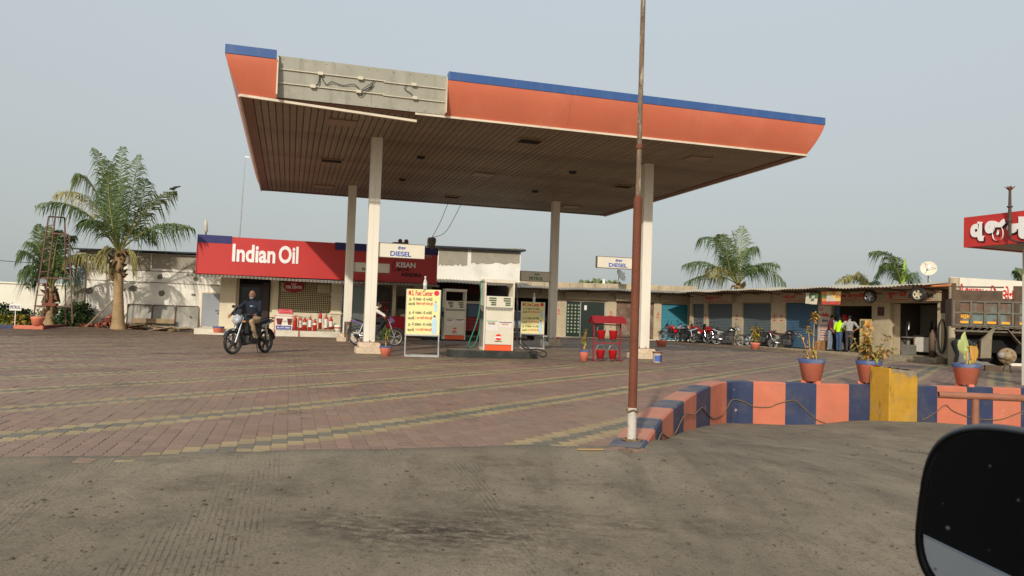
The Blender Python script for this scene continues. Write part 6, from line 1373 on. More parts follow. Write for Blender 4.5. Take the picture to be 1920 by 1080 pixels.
    m = MB(); m.tube([(.0, -.2, .30), (.0, .2, .30)], .013, 6); m.tube([(-.32, -.2, .36), (-.32, .2, .36)], .012, 6); m.tube([(-.1, .1, .28), (-.02, .24, .02)], .012, 6); m.build('footrest', BLACK, t)
    return t
BLK = paint('black', c8(26, 27, 30)); GRYP = paint('grey', c8(120, 122, 124)); REDB = paint('red', c8(176, 24, 30)); SILV = paint('silver', c8(160, 164, 170)); MAR = paint('maroon', c8(90, 20, 30)); PUR = paint('purple', c8(96, 70, 120)); PALB = paint('pale', c8(200, 206, 212))
hd = math.atan2(-.955, -.30)
rp = onground(468, 663); RIDE = (rp.x, rp.y, G(rp.x, rp.y))
motorbike('dark grey motorcycle with a pale headlight cowl being ridden by a man in navy', RIDE, hd, BLK, SILV, None, lean=0, steer=-.12, sc=.97, wheelcol=mat('dark_rim', (.1, .1, .1), .4, .1, metal=.5), plate=False)
p = onground(704, 648); FLB = (p.x, p.y, 0)
motorbike('black and purple motorcycle with silver wheels parked behind the front left column', FLB, .12, BLK, PUR, None, lean=-.05, steer=.1, sc=.98)
GRP = 'motorcycles parked in front of the side shops'
rowp = [(1262, 641, -.75 + math.pi, REDB, BLK, .1, 'red motorcycle at the far left end of the parked row'), (1284, 642.5, 2.2, BLK, SILV, .12, 'black and silver motorcycle with a bright alloy rear wheel, second in the parked row'),
        (1308, 643, 2.35, REDB, REDB, .1, 'red motorcycle with red tail panel in the middle of the parked row'), (1331, 644, 1.9, REDB, BLK, -.08, 'red motorcycle with a pale number plate showing, near the black one with white wheel'),
        (1350, 644, 2.7, BLK, BLK, .1, 'plain black motorcycle squeezed behind the right end of the parked row'), (1366, 647, -.25, BLK, SILV, .08, 'black motorcycle at the right end of the long row, headlight turned to the truck'),
        (1428, 650.5, 2.55, BLK, BLK, .1, 'black motorcycle seen from behind with its number plate, beside the yellow bush pot'), (1474, 654.5, -.2, BLK, MAR, .08, 'black motorcycle with maroon cowl parked alone by the open shop')]
for px, py, h, c, a, ln, lab in rowp:
    q = onground(px, py); z = G(q.x, q.y); 
    motorbike(lab, (q.x, q.y, z), h, c, a, GRP, lean=ln, steer=random.uniform(-.3, .3), sc=1.0)
# ================================================================== people
SKIN = mat('brown_skin', c8(150, 100, 74), .55, .1, 12); HAIR = mat('black_hair', (.012, .011, .01), .6, .2, 20); GREYH = mat('grey_hair', c8(130, 124, 116), .7, .2, 20)
def person(label, loc, rz, J, mats, hair='full', vox=.013, lat=(0, 1, 0), face=(1, 0, 0), sc=1.0, hand=None):
    """J: joint name -> point (x forward, y left, z up); mats: skin, shirt, trousers, shoes."""
    J = {k: Vector(v) for k, v in J.items()}; mb = MB(); segs = []
    lat = Vector(lat).normalized(); fwd = Vector(face).normalized()
    def limb(a, b, r0, r1, m, rm=None):
        A, B = J[a] if isinstance(a, str) else a, J[b] if isinstance(b, str) else b
        rm = rm or (r0 * .6 + r1 * .4) * 1.06; mb.ell(A, r0, 10, 8); mb.ell(B, r1, 10, 8); mb.tube([A, A.lerp(B, .35), B], [r0, rm, r1], 12); segs.append((A, B, m, (r0 + r1) / 2))
    up = (J['neck'] - J['pelvis']).normalized(); tf = lat.cross(up) * -1
    tf = up.cross(lat) * -1; tf = lat.cross(up); 
    sw_ = (J['shl'] - J['shr']).length / 2
    gi = mats.get('girth', 1); pts = [(J['pelvis'] - up * .07, .135, .105), (J['pelvis'] + up * .03, .165 * gi, .125 * gi), (J['pelvis'].lerp(J['chest'], .5), .15 * gi, .115 * gi * gi), (J['chest'], sw_ * .95, .125 * gi), (J['chest'].lerp(J['neck'], .55), sw_ * .86, .105), (J['neck'] - up * .0, .07, .07)]
    loft(mb, pts, lat, tf, 18); segs.append((J['pelvis'] + up * .1, J['chest'], 1, .15)); segs.append((J['chest'], J['neck'] - up * .06, 1, .16)); segs.append((J['pelvis'] - up * .06, J['pelvis'] - up * .02, 2, .16))
    for s in 'lr':
        limb('sh' + s, 'el' + s, .062, .047, 1); fa = J['el' + s].lerp(J['wr' + s], 1 - mats.get('bare', 0))
        limb('el' + s, 'wr' + s, .046, .031, 1 if not mats.get('bare') else 0, .045)
        if mats.get('bare'): segs.append((J['sh' + s], J['el' + s].lerp(J['sh' + s], .15), 1, .06))
        limb('hp' + s, 'kn' + s, .092, .062, 2); limb('kn' + s, 'an' + s, .062, .045, 2, .066)
        A, T = J['an' + s], J['to' + s]; mb.tube([A + Vector((0, 0, -.0)) - (T - A).normalized() * .05, A.lerp(T, .5), T], [.045, .042, .034], 10); mb.ell(T, .036, 8, 6); mb.ell(A - (T - A).normalized() * .05, .045, 8, 6); segs.append((A.lerp(T, .15), T, 3, .04))
        # hand: palm, four fingers curled, thumb
        W, E = J['wr' + s], J['el' + s]; d = (W - E).normalized(); q = lat if abs(d.dot(lat)) < .8 else Vector((0, 0, 1)); side = (q - d * q.dot(d)).normalized(); pn = d.cross(side)
        if pn.z > 0: pn = -pn
        mb.ell(W + d * .05, (.042, .042, .042), 9, 7); segs.append((W, W + d * .12, 0, .03)); curl = hand or .6
        for k, (o, L) in enumerate(((-.03, .065), (-.01, .078), (.01, .074), (.03, .058))):
            b0 = W + d * .075 + side * o; b1 = b0 + (d * (1 - curl * .4) + pn * curl * .6).normalized() * L * .55; b2 = b1 + (d * (1 - curl) + pn * curl * 1.2).normalized() * L * .5; mb.tube([b0 - d * .03, b0, b1, b2], [.012, .0115, .0105, .009], 7)
        b0 = W + d * .03 - side * .035; mb.tube([b0, b0 - side * .03 + d * .025, b0 - side * .025 + d * .055 + pn * .015], [.013, .012, .01], 7)
    # neck, head
    Hd = J['head']; mb.tube([J['neck'] - up * .05, Hd - up * .02], .052, 10); segs.append((J['neck'] + up * .01, Hd, 0, .07)); hu = (Hd - J['neck']).normalized()
    hl = fwd.cross(Vector((0, 0, 1))).normalized() * -1
    def rot_ell(c, rf, rl, ru):
        X0 = mb.X; M_ = Matrix((fwd, hl, Vector((0, 0, 1)))).transposed().to_4x4(); M_.translation = c; mb.X = M_; mb.ell((0, 0, 0), (rf, rl, ru), 16, 12); mb.X = X0
    rot_ell(Hd, .098, .076, .115); rot_ell(Hd + fwd * .03 - Vector((0, 0, .065)), .062, .052, .05); rot_ell(Hd + fwd * .1 - Vector((0, 0, .015)), .02, .014, .024); rot_ell(Hd + fwd * .085 - Vector((0, 0, .055)), .012, .024, .008)
    for s in (-1, 1): rot_ell(Hd + hl * s * .077 - Vector((0, 0, .01)), .018, .012, .03)
    segs.append((Hd - fwd * .02, Hd + fwd * .02, 0, .1))
    tmp = mb.build('tmp', SKIN, fix=True)
    rm = tmp.modifiers.new('r', 'REMESH'); rm.mode = 'VOXEL'; rm.voxel_size = vox
    smo = tmp.modifiers.new('s', 'SMOOTH'); smo.iterations = 5; smo.factor = .5
    bpy.context.view_layer.update(); dg = bpy.context.evaluated_depsgraph_get(); me = bpy.data.meshes.new_from_object(tmp.evaluated_get(dg)); bpy.data.objects.remove(tmp)
    me.name = 'person'; me.materials.clear()
    for k in ('skin', 'shirt', 'trousers', 'shoes'): me.materials.append(mats[k])
    n = len(me.polygons); C = np.empty(n * 3); me.polygons.foreach_get('center', C); C = C.reshape(-1, 3); best = np.full(n, 1e9); idx = np.zeros(n, int)
    for A, B, m, r in segs:
        A, B = np.array(A), np.array(B); ab = B - A; tt_ = np.clip(((C - A) @ ab) / (ab @ ab + 1e-9), 0, 1); dd_ = np.linalg.norm(C - (A + tt_[:, None] * ab), axis=1) - r; b = dd_ < best; best[b] = dd_[b]; idx[b] = m
    me.polygons.foreach_set('material_index', idx.tolist()); me.polygons.foreach_set('use_smooth', [True] * n); me.update()
    o = bpy.data.objects.new('person', me); COL.objects.link(o); o.location = loc; o.rotation_euler = (0, 0, rz); o.scale = (sc,) * 3; tag(o, label, 'person')
    hm = MB(); M_ = Matrix((fwd, hl, Vector((0, 0, 1)))).transposed().to_4x4(); M_.translation = Hd; hm.X = M_
    if hair in ('full', 'bald'):
        vs, fs = [], []; nu, nv = 18, 8
        for j in range(nv + 1):
            for k in range(nu):
                a = 2 * math.pi * k / nu; ph = (j / nv) * (1.95 - .95 * max(0, math.cos(a))) if hair == 'full' else 1.2 + (j / nv) * .7
                if hair == 'bald' and math.cos(a) > .25: ph = 1.9 if False else 1.55 + .05 * j / nv
                jit_ = random.uniform(.99, 1.03); kk = .93 if hair == 'bald' and math.cos(a) > .25 else (.965 if hair == 'bald' else 1); vs.append((.106 * math.sin(ph) * math.cos(a) * jit_ * kk, .084 * math.sin(ph) * math.sin(a) * jit_ * kk, .124 * math.cos(ph) * jit_ * kk))
        fs = [(j * nu + k, j * nu + (k + 1) % nu, (j + 1) * nu + (k + 1) % nu, (j + 1) * nu + k) for j in range(nv) for k in range(nu)]; hm.add(vs, fs, True); hm.build('hair', HAIR if hair == 'full' else GREYH, o, fix=False)
    em = MB(); em.X = M_
    for s in (-1, 1): em.ell((.086, s * .03, .012), (.01, .012, .006), 8, 5); em.tube([(.088, s * .045, .03), (.094, s * .02, .034)], .006, 5)
    em.tube([(.095, -.025, -.04), (.1, 0, -.036), (.095, .025, -.04)], .006, 5)
    em.build('eyes_and_brows', HAIR, o)
    return o
def M4(skin, shirt, tr, sh, bare=0): return dict(skin=skin, shirt=shirt, trousers=tr, shoes=sh, bare=bare)
def cloth(n, c, **k): return mat('cloth_' + n, c, .9, .12, 9, **k)
NAVYC = cloth('navy', c8(28, 32, 44)); KHAKI = cloth('khaki', c8(168, 146, 112)); SHOE = mat('dark_shoe', c8(40, 32, 26), .6); JEAN = cloth('jeans', c8(62, 82, 112)); GREYT = cloth('grey_trousers', c8(66, 64, 64)); DKT = cloth('dark_trousers', c8(26, 26, 32))
base_ride = dict(pelvis=(-.14, 0, .90), chest=(-.06, 0, 1.22), neck=(-.03, 0, 1.40), head=(.0, .0, 1.535), shl=(-.05, .21, 1.34), shr=(-.05, -.21, 1.34), ell=(.06, .3, 1.09), elr=(.17, -.33, 1.14), wrl=(.27, .34, 1.02), wrr=(.30, -.38, 1.02), hpl=(-.1, .1, .88), hpr=(-.1, -.1, .88), knl=(.25, .19, .84), knr=(.25, -.19, .84), anl=(.03, .18, .42), anr=(.03, -.18, .42), tol=(.17, .19, .34), tor=(.17, -.19, .34))
fd = Vector((math.cos(.3), math.sin(.3), 0))
rd = person('balding man in a navy long-sleeved top and khaki trousers riding the motorcycle', RIDE, hd, base_ride, dict(M4(SKIN, NAVYC, KHAKI, SHOE), girth=1.22), 'bald', .012, face=fd, sc=.95)
m = MB(); M_ = Matrix((fd, Vector((0, 0, 1)).cross(fd), Vector((0, 0, 1)))).transposed().to_4x4(); M_.translation = Vector(base_ride['head']); m.X = M_; m.ell((.035, 0, -.085), (.06, .058, .04), 12, 8); m.tube([(.098, -.03, -.046), (.106, 0, -.04), (.098, .03, -.046)], .008, 5); m.build('grey_beard', GREYH, rd)
m = MB(); m.cbox((.085, .07, 1.24), (.004, .1, .03), Matrix.Rotation(.45, 3, 'Z')); m.build('chest_badge', mat('badge_blue', c8(120, 180, 200), .5), rd)
ride2 = dict(base_ride); ride2.update(pelvis=(-.26, 0, .90), chest=(-.1, 0, 1.16), neck=(-.02, 0, 1.31), head=(.06, 0, 1.42), shl=(-.04, .19, 1.24), shr=(-.04, -.19, 1.24), ell=(.22, .26, 1.06), elr=(.28, -.28, 1.06))
person('man in a white shirt bending over the parked motorcycle behind the column', FLB, .12, ride2, M4(SKIN, cloth('white', c8(214, 206, 198)), DKT, SHOE), 'full', .014, sc=.98)
def standing(lean=.0, arm_l=((.0, .25, 1.12), (.15, .22, .95)), arm_r=((.0, -.25, 1.12), (.15, -.22, .95)), step=.05, hdf=.03):
    return dict(pelvis=(0, 0, .93), chest=(lean * .5, 0, 1.25), neck=(lean, 0, 1.46), head=(lean + hdf, 0, 1.60), shl=(lean * .9, .19, 1.39), shr=(lean * .9, -.19, 1.39), ell=arm_l[0], elr=arm_r[0], wrl=arm_l[1], wrr=arm_r[1], hpl=(0, .09, .9), hpr=(0, -.09, .9), knl=(step, .1, .49), knr=(-step * .6, -.1, .49), anl=(step * .6, .1, .09), anr=(-step, -.1, .09), tol=(step * .6 + .17, .12, .035), tor=(-step + .17, -.12, .035))
def shop_at(px, py, z=.03):
    p = atz(px, py, z); return (p.x, p.y, z)
def shop_rf(px, d):
    s, _ = RF.on(px, 640, d); q = RF.w(s, d, .03); return (q.x, q.y, .03)
ia = math.atan2(RF.e2.y, RF.e2.x)
person('man in a maroon shirt and faded jeans at the open shop', shop_rf(1556, -.55), ia - .9, standing(.05), M4(SKIN, cloth('maroon', c8(96, 26, 44)), cloth('faded_jeans', c8(120, 130, 140)), SHOE, .5), 'full', .016)
person('boy in a neon yellow green T-shirt and jeans seen from behind', shop_rf(1573, -.6), ia + .15, standing(.04, ((.02, .26, 1.13), (.2, .2, 1.0)), ((.02, -.27, 1.13), (.18, -.24, .95))), M4(SKIN, cloth('neon', c8(196, 255, 20)), JEAN, SHOE, .5), 'full', .016, sc=.95)
CHK = mat('checked_shirt', c8(160, 160, 152), .9, .1, 5)
n_ = CHK.node_tree; ck = n_.nodes.new('ShaderNodeTexChecker'); ck.inputs['Scale'].default_value = 44; ck.inputs[1].default_value = (*c8(206, 204, 194), 1); ck.inputs[2].default_value = (*c8(50, 52, 56), 1); tcn = n_.nodes.new('ShaderNodeTexCoord'); n_.links.new(tcn.outputs['Object'], ck.inputs[0]); n_.links.new(ck.outputs[0], n_.nodes['Principled BSDF'].inputs['Base Color'])
person('man in a black and white checked shirt with one hand on his hip', shop_rf(1592, -.62), ia + .5, standing(.06, ((-.1, .3, 1.15), (.2, .24, 1.02)), ((-.06, -.42, 1.14), (.02, -.2, .99))), M4(SKIN, CHK, GREYT, SHOE, .5), 'full', .016)
rs = person('man with a red scarf round his head behind the neon shirt', shop_rf(1585, .1), ia + 2.6, standing(.02), M4(SKIN, cloth('brown_shirt', c8(90, 60, 56)), DKT, SHOE, .5), 'full', .018)
m = MB(); m.ell((.05, 0, 1.64), (.125, .1, .12), 12, 9); m.tube([(-.02, .04, 1.6), (-.06, .08, 1.4), (-.05, .09, 1.2)], [.07, .06, .04], 8); m.build('red_scarf', cloth('red_scarf', c8(190, 40, 50)), rs)
gs = person('person in a pale shirt and green cap between the maroon and neon shirts', shop_rf(1564, .1), ia + 2.9, standing(.02), M4(SKIN, cloth('pale_grey', c8(150, 156, 146)), DKT, SHOE, .5), 'full', .018)
m = MB(); m.ell((.04, 0, 1.68), (.115, .09, .07), 12, 8); m.cbox((.14, 0, 1.66), (.1, .13, .015)); m.build('green_cap', cloth('green_cap', c8(110, 140, 60)), gs)
bend = dict(pelvis=(-.1, 0, .88), chest=(.22, 0, .98), neck=(.42, 0, .92), head=(.53, 0, .84), shl=(.36, .19, .92), shr=(.36, -.19, .92), ell=(.44, .2, .66), elr=(.44, -.2, .66), wrl=(.56, .16, .46), wrr=(.56, -.16, .46), hpl=(-.1, .09, .86), hpr=(-.1, -.09, .86), knl=(.03, .12, .47), knr=(-.03, -.12, .47), anl=(-.06, .12, .09), anr=(-.14, -.12, .09), tol=(.11, .14, .035), tor=(.03, -.14, .035))
bm_p = at(1795, 675, 26.0); person('man in a dark green shirt bending down beside the truck wheel hub', (bm_p.x, bm_p.y, G(bm_p.x, bm_p.y)), -.25, bend, M4(SKIN, cloth('dark_green', c8(50, 62, 54)), DKT, SHOE, .4), 'full', .016, lat=(0, 1, 0), sc=.95)
# ================================================================== palms
FRM = [mat('palm_leaf_%d' % k, cc, .45, .3, 2, spec=.45) for k, cc in enumerate((c8(74, 94, 48), c8(96, 108, 58), c8(132, 124, 70)))]
RACH = mat('palm_midrib', c8(134, 134, 74), .6, .15, 4); BARK = mat('palm_bark', c8(156, 130, 94), .9, .2, 3, [(c8(104, 84, 60), .6, 6, .5, .72, (1, 1, 4))], bump=.6, bscale=18); BOOT = mat('dry_leaf_base', c8(112, 88, 60), .9, .35, 5, [(c8(60, 46, 34), .6, 4, .45, .7)])
def frond(parent, base, mid, tip, L=.75, n=58, mt=0, droop=.9, name='frond'):
    """a coconut frond: midrib curve through base, mid, tip with two rows of hanging leaflets."""
    B, M_, T = Vector(base), Vector(mid), Vector(tip); C = 2 * M_ - .5 * (B + T)
    f = lambda t: B * (1 - t) ** 2 + C * 2 * t * (1 - t) + T * t * t
    mb = MB(); pts = [f(k / 14) for k in range(15)]; mb.mi = 1; mb.tube(pts, [.045 * (1 - .85 * k / 14) for k in range(15)], 5); mb.mi = 0
    for k in range(n):
        t = .16 + .84 * (k + random.random() * .5) / n; p = f(t); d = (f(min(1, t + .02)) - f(t - .02)).normalized(); prof = (math.sin(math.pi * min(1, .18 + t * .80))) ** .7
        side = d.cross(Vector((0, 0, 1))); side = side.normalized() if side.length > .15 else Vector((1, 0, 0)); nu = side.cross(d)
        for s in (-1, 1):
            if random.random() < .1: continue
            l = L * prof * random.uniform(.62, 1.15); dr = droop * random.uniform(.55, 1.5); v = (side * s * random.uniform(.7, 1) + d * random.uniform(.45, .85) + nu * random.uniform(.0, .3)).normalized()
            p1 = p + v * l * .45 - Vector((0, 0, l * .14 * dr)); p2 = p + v * l * .72 - Vector((0, 0, l * .72 * dr)); w = .024 * random.uniform(.8, 1.2); wd = d * w
            mb.add([p - wd * .6, p + wd * .6, p1 - wd, p1 + wd + nu * w * .5, p2], [(0, 1, 3, 2), (2, 3, 4)])
    return mb.build(name, [FRM[mt], RACH], parent, fix=False)
def palm(label, base, crown, r0, fronds, boots=12, group=None, L=.75, extra=0, Lex=2.4):
    t = thing('palm_tree', label, 'palm tree', base, 0, group); b = Vector(base); c = Vector(crown) - b
    mb = MB(); n = 40; pts, rs = [], []
    for k in range(n + 1):
        f = k / n; pts.append(Vector((0, 0, -.15)).lerp(c, f)); rs.append(r0 * (1.15 - .38 * min(1, f * 2.2) + .35 * max(0, .12 - f) / .12) * (1 + (.035 if k % 2 else -.015)))
    mb.tube(pts, rs, 16); mb.build('trunk', BARK, t)
    mb = MB()
    for k in range(boots * 3):
        a = random.uniform(0, 6.28); z = random.uniform(-1.15, .1) if boots > 8 else random.uniform(-.5, .1); p = c + Vector((0, 0, z)); o = Vector((math.cos(a), math.sin(a), 0)); L_2 = random.uniform(.3, .75)
        mb.tube([p + o * r0 * .5, p + o * (r0 * 1.1) + Vector((0, 0, .1 * L_2)), p + o * (r0 * 1.3 + .15 * L_2) + Vector((0, 0, random.uniform(-.55, .5) * L_2))], [.1, .07, .02], 5)
    mb.build('leaf_bases', BOOT, t, kind='stuff')
    for (m_, tp, mt, dr) in fronds: frond(t, c + Vector((random.uniform(-.05, .05), random.uniform(-.05, .05), 0)), Vector(m_) - b, Vector(tp) - b, L, 60, mt, dr)
    for k in range(extra):
        a = 2 * math.pi * k / extra + random.uniform(-.3, .3); el = random.uniform(.1, 1.2); d = Vector((math.cos(a) * math.cos(el), math.sin(a) * math.cos(el), math.sin(el))); m_ = c + d * Lex * .55; tp = c + d * Lex * .9 - Vector((0, 0, random.uniform(.2, 1.0) * math.cos(el))); frond(t, c, m_, tp, L, 44, random.choice((0, 0, 1)), .9)
    return t
# big palm on the left
q = onground(222, 612); YB = 31.0; bb = at(222, 612, YB); bb = Vector((bb.x, YB, G(bb.x, YB))); cc = at(223, 474, YB)
def F(mx_, my_, tx, ty, mt=0, dr=.9, dy=0, Y=YB): return (at(mx_, my_, Y + dy * .6), at(tx, ty, Y + dy), mt, dr)
palm('tall coconut palm with a thick bare lower trunk in front of the white shed', bb, cc, .23, [
    F(150, 392, 68, 386, 0, 1.1, -1), F(168, 374, 104, 368, 2, 1.2, .6), F(172, 346, 138, 342, 1, 1.2, -.8), F(200, 340, 176, 278, 1, 1, .5), F(224, 368, 231, 273, 0, .7, 0), F(246, 368, 261, 290, 0, .8, 1.2),
    F(262, 386, 272, 335, 0, 1, 1.6), F(276, 392, 327, 358, 1, 1.1, -.9), F(294, 424, 362, 428, 0, 1.1, -.5), F(206, 385, 204, 322, 0, .9, -1.2), F(190, 420, 150, 420, 0, .9, -1.7), F(255, 430, 290, 455, 0, .8, 1.8), F(212, 350, 199, 300, 0, .8, 1.3), F(205, 470, 196, 512, 2, .6, -.3), F(240, 474, 252, 515, 2, .6, .2)], 14, None, 1.25)
# small palm on the far left
YS = 31.5; bs_ = at(94, 604, YS); bs_.z = G(bs_.x, YS); cs_ = at(95, 540, YS)
palm('smaller coconut palm growing in the planter behind the maroon ladder frame', bs_, cs_, .2, [
    F(75, 470, 55, 455, 0, 1, .3, YS), F(60, 480, 38, 478, 0, 1, -.5, YS), F(93, 470, 92, 425, 1, .8, .5, YS), F(115, 470, 138, 442, 0, .9, -.3, YS), F(150, 478, 196, 505, 2, 1.1, -.9, YS), F(70, 500, 35, 515, 0, 1, -1, YS), F(120, 490, 140, 480, 0, 1, .9, YS), F(80, 470, 72, 420, 0, .9, .9, YS), F(104, 470, 112, 432, 0, .9, -.8, YS), F(70, 510, 52, 540, 0, 1, .4, YS), F(118, 505, 140, 545, 0, 1, -.9, YS)], 10, None, 1.0)
# palms behind the shops
YP = 52; bp3 = at(1385, 640, YP); bp3.z = -.2; cp3 = at(1384, 534, YP)
palm('bushy palm rising behind the corner where the two shop rows meet', bp3, cp3, .35, [
    F(1345, 455, 1312, 452, 0, 1.1, -.8, YP), F(1382, 480, 1372, 432, 1, .7, .3, YP), F(1388, 478, 1390, 424, 1, .4, .8, YP), F(1398, 474, 1417, 468, 0, 1.2, .5, YP), F(1432, 502, 1473, 536, 0, 1.2, -.6, YP), F(1422, 496, 1458, 500, 0, .9, .9, YP), F(1330, 494, 1282, 497, 0, 1.1, -.5, YP), F(1335, 515, 1284, 530, 0, 1.1, .6, YP), F(1350, 500, 1335, 520, 2, 1.3, -1.8, YP), F(1360, 470, 1340, 445, 1, 1.1, .8, YP), F(1365, 460, 1350, 440, 1, 1.2, -1.0, YP), F(1372, 500, 1352, 480, 0, 1, 1.2, YP), F(1404, 500, 1420, 505, 0, 1.1, -1.6, YP), F(1365, 490, 1362, 440, 0, 1, -1.4, YP)], 10, 'palms behind the shop rows', 1.7)
YR = 42; bp4 = at(1690, 640, YR); bp4.z = -.2; cp4 = at(1690, 545, YR)
sp = palm('palm with an upright yellow green spear leaf behind the tyre shop roof', bp4, cp4, .3, [
    F(1668, 482, 1632, 474, 0, 1.1, -.3, YR), F(1672, 496, 1640, 520, 0, 1.1, .6, YR), F(1678, 500, 1655, 500, 0, 1, -.8, YR), F(1700, 515, 1716, 532, 0, .9, .4, YR), F(1685, 500, 1676, 480, 0, 1, .8, YR)], 4, 'palms behind the shop rows', 1.2)
m = MB(); b_ = at(1690, 540, YR) - bp4; tq = at(1698, 484, YR) - bp4; m.tube([b_, b_.lerp(tq, .5), tq], [.08, .16, .01], 6); m.build('spear_leaf', mat('spear_green', c8(150, 180, 60), .5, .15, 3), sp)
bp5 = at(1622, 640, 44); bp5.z = -.2
palm('pale palm whose frond tips just clear the shop roof behind the banners', bp5, at(1624, 552, 44), .25, [F(1606, 518, 1568, 530, 2, .8, -.3, 44), F(1612, 522, 1585, 524, 1, .8, .3, 44), F(1618, 520, 1608, 514, 2, .8, .3, 44), F(1630, 530, 1640, 540, 0, .8, .3, 44)], 3, 'palms behind the shop rows', 1.1)
bp6 = at(1915, 640, 40); bp6.z = -.3
palm('palm at the right edge with a frond tip above the white building', bp6, at(1918, 545, 40), .25, [F(1910, 520, 1901, 508, 0, .8, 0, 40), F(1914, 515, 1908, 503, 0, .8, .5, 40), F(1925, 515, 1940, 505, 0, .8, .3, 40)], 3, 'palms behind the shop rows', .7)
for px, py, lab in ((1098, 530, 'low palm top peeping over the back row roof, left of the pale post'), (1122, 526, 'greener palm top peeping over the back row roof next to the pale post'), (1150, 532, 'small palm top peeping over the back row roof under the satellite dish')):
    Yq = 60; b6 = at(px, 640, Yq); b6.z = -.3; palm(lab, b6, at(px, 560, Yq), .25, [F(px - 8, 536, px - 14, py + 4, 1, .8, 0, Yq), F(px - 2, 532, px - 3, py - 2, 1, .6, .5, Yq), F(px + 5, 534, px + 10, py + 1, 1, .8, -.4, Yq), F(px + 8, 540, px + 15, py + 8, 0, .9, .3, Yq)], 3, 'palms behind the shop rows', .9)
p = at(1132, 528, 50); p2 = p.copy(); p2.z -= .8
pp_ = thing('roof_post', 'short pale post standing on the back row roof', 'post', p2); m = MB(); m.box(-.08, .08, -.08, .08, 0, .95); m.build('shaft', WHITE, pp_)
a_, b_ = at(-60, 484, 70), at(150, 494, 70); MB().tube([a_, a_.lerp(b_, .5) - Vector((0, 0, .15)), b_], .03, 5).build('power_line', BLACK, label='thin power line crossing the sky at the far left', cat='wire')
# crow on a frond tip
cr_p = at(326, 353, YB - .9); crow = MB(); crow.ell((0, 0, 0), (.17, .07, .075), 12, 8); crow.ell((.16, 0, .07), (.06, .05, .05), 10, 7); crow.tube([(.2, 0, .07), (.29, 0, .05)], [.02, .004], 6); crow.tube([(-.12, 0, -.01), (-.36, 0, -.09)], [.05, .03], 6); crow.tube([(.0, .03, -.05), (.02, .03, -.14)], .008, 5); crow.tube([(.0, -.03, -.05), (.02, -.03, -.14)], .008, 5)
o = crow.build('crow', mat('crow_black', c8(40, 38, 38), .5, .3, 10), label='small dark crow perched on the right hand frond tip of the big palm', cat='bird'); o.location = cr_p; o.rotation_euler = (0, .5, 2.9); o.scale = (.8, .8, .8)
# ------------------------------------------------------------------ planter, hedge, ladder frame
k0 = onground(80, 619.5); kl = CF.l(k0)
pl = thing('planter_kerb', 'low planter kerb painted in orange and blue blocks at the far left', 'planter', CF.o, CA)
PLW2 = mat('planter_dark', c8(92, 40, 44), .7, .2, 3)
x = kl.x; k = 0
while x > kl.x - 9:
    m = MB(); m.box(x - .95, x, kl.y, kl.y + .2, -.1, .24); m.build('kerb_block', ORANGE if k % 2 == 0 else BLUE, pl, bevel=.015); x -= .953; k += 1
for j in range(7): m = MB(); m.box(kl.x - .2, kl.x, kl.y + .203 + .6 * j, kl.y + .2 + .6 * j + .597, -.1, .24); m.build('kerb_block', PLW2 if j % 2 else mat('kerb_maroon', c8(120, 52, 50), .7, .2, 3), pl, bevel=.015)
m = MB(); m.box(kl.x - 9, kl.x - .2, kl.y + .2, 19.4, -.1, .17); m.build('soil', SOIL, pl)
m = MB(); sA = CF.on(145, 611, V1 - 1)[0]; m.box(sA, sA + .55, V1 - 1, V1 - .8, -.05, .28); m.build('kerb_block', ORANGE, pl)
def bush(name, label, cat, spots, mats, n, L=.12, w=.035, kind=None):
    t = thing(name, label, cat, spots[0][0]); o = Vector(spots[0][0]); lm = MB(); st = MB()
    for (c, r, mis) in spots:
        c = Vector(c) - o; st.tube([c + Vector((0, 0, -r[2])), c], [.03, .01], 5)
        for k in range(n):
            d = Vector((random.gauss(0, 1), random.gauss(0, 1), random.gauss(0, 1))).normalized(); rr = random.random() ** .35 * random.uniform(.8, 1.08); p = c + Vector((d.x * r[0], d.y * r[1], d.z * r[2])) * rr; lm.mi = random.choice(mis); leafblade(lm, p, d + Vector((random.gauss(0, .5), random.gauss(0, .5), random.gauss(0, .5))), L * random.uniform(.7, 1.4), w, .2)
    st.build('stem', STALK, t); lm.build('leaves', mats, t, fix=False, kind='stuff'); return t
HM = [DKGL, GRNL, YELL, DRYL]
def cfp(px, py, v): s, z = CF.on(px, py, v); return CF.w(s, v, z)
bush('hedge', 'rounded dark green hedge with a yellowish lower edge along the cream wall', 'hedge', [(cfp(10, 590, 17.5), (.75, .5, .42), (0, 0, 1)), (cfp(-15, 588, 17.5), (.7, .5, .45), (0, 0, 1)), (cfp(40, 594, 17.4), (.6, .5, .32), (0, 0, 1)), (cfp(-40, 590, 17.5), (.7, .5, .4), (0, 0, 1)), (cfp(0, 602, 16.9), (.75, .4, .22), (1, 2, 2)), (cfp(35, 602, 16.9), (.7, .4, .2), (1, 2, 3)), (cfp(-30, 602, 16.9), (.7, .4, .2), (1, 2, 2))], HM, 850, .14, .04)
bush('shrub', 'dark green shrub between the small palm and the leaning pole', 'shrub', [(cfp(118, 592, 17.2), (.45, .4, .35), (0, 0, 1)), (cfp(140, 588, 17.3), (.5, .4, .4), (0, 0, 1)), (cfp(157, 585, 17.4), (.35, .4, .42), (0, 0, 1)), (cfp(128, 600, 17.0), (.6, .4, .2), (0, 1))], HM, 600, .15, .04)
s, z = CF.on(29, 577, kl.y + .1); sgn = thing('stake_sign', 'small white PETROL sign on a thin stake at the planter edge', 'sign', CF.w(s, kl.y + .12, .2), CA)
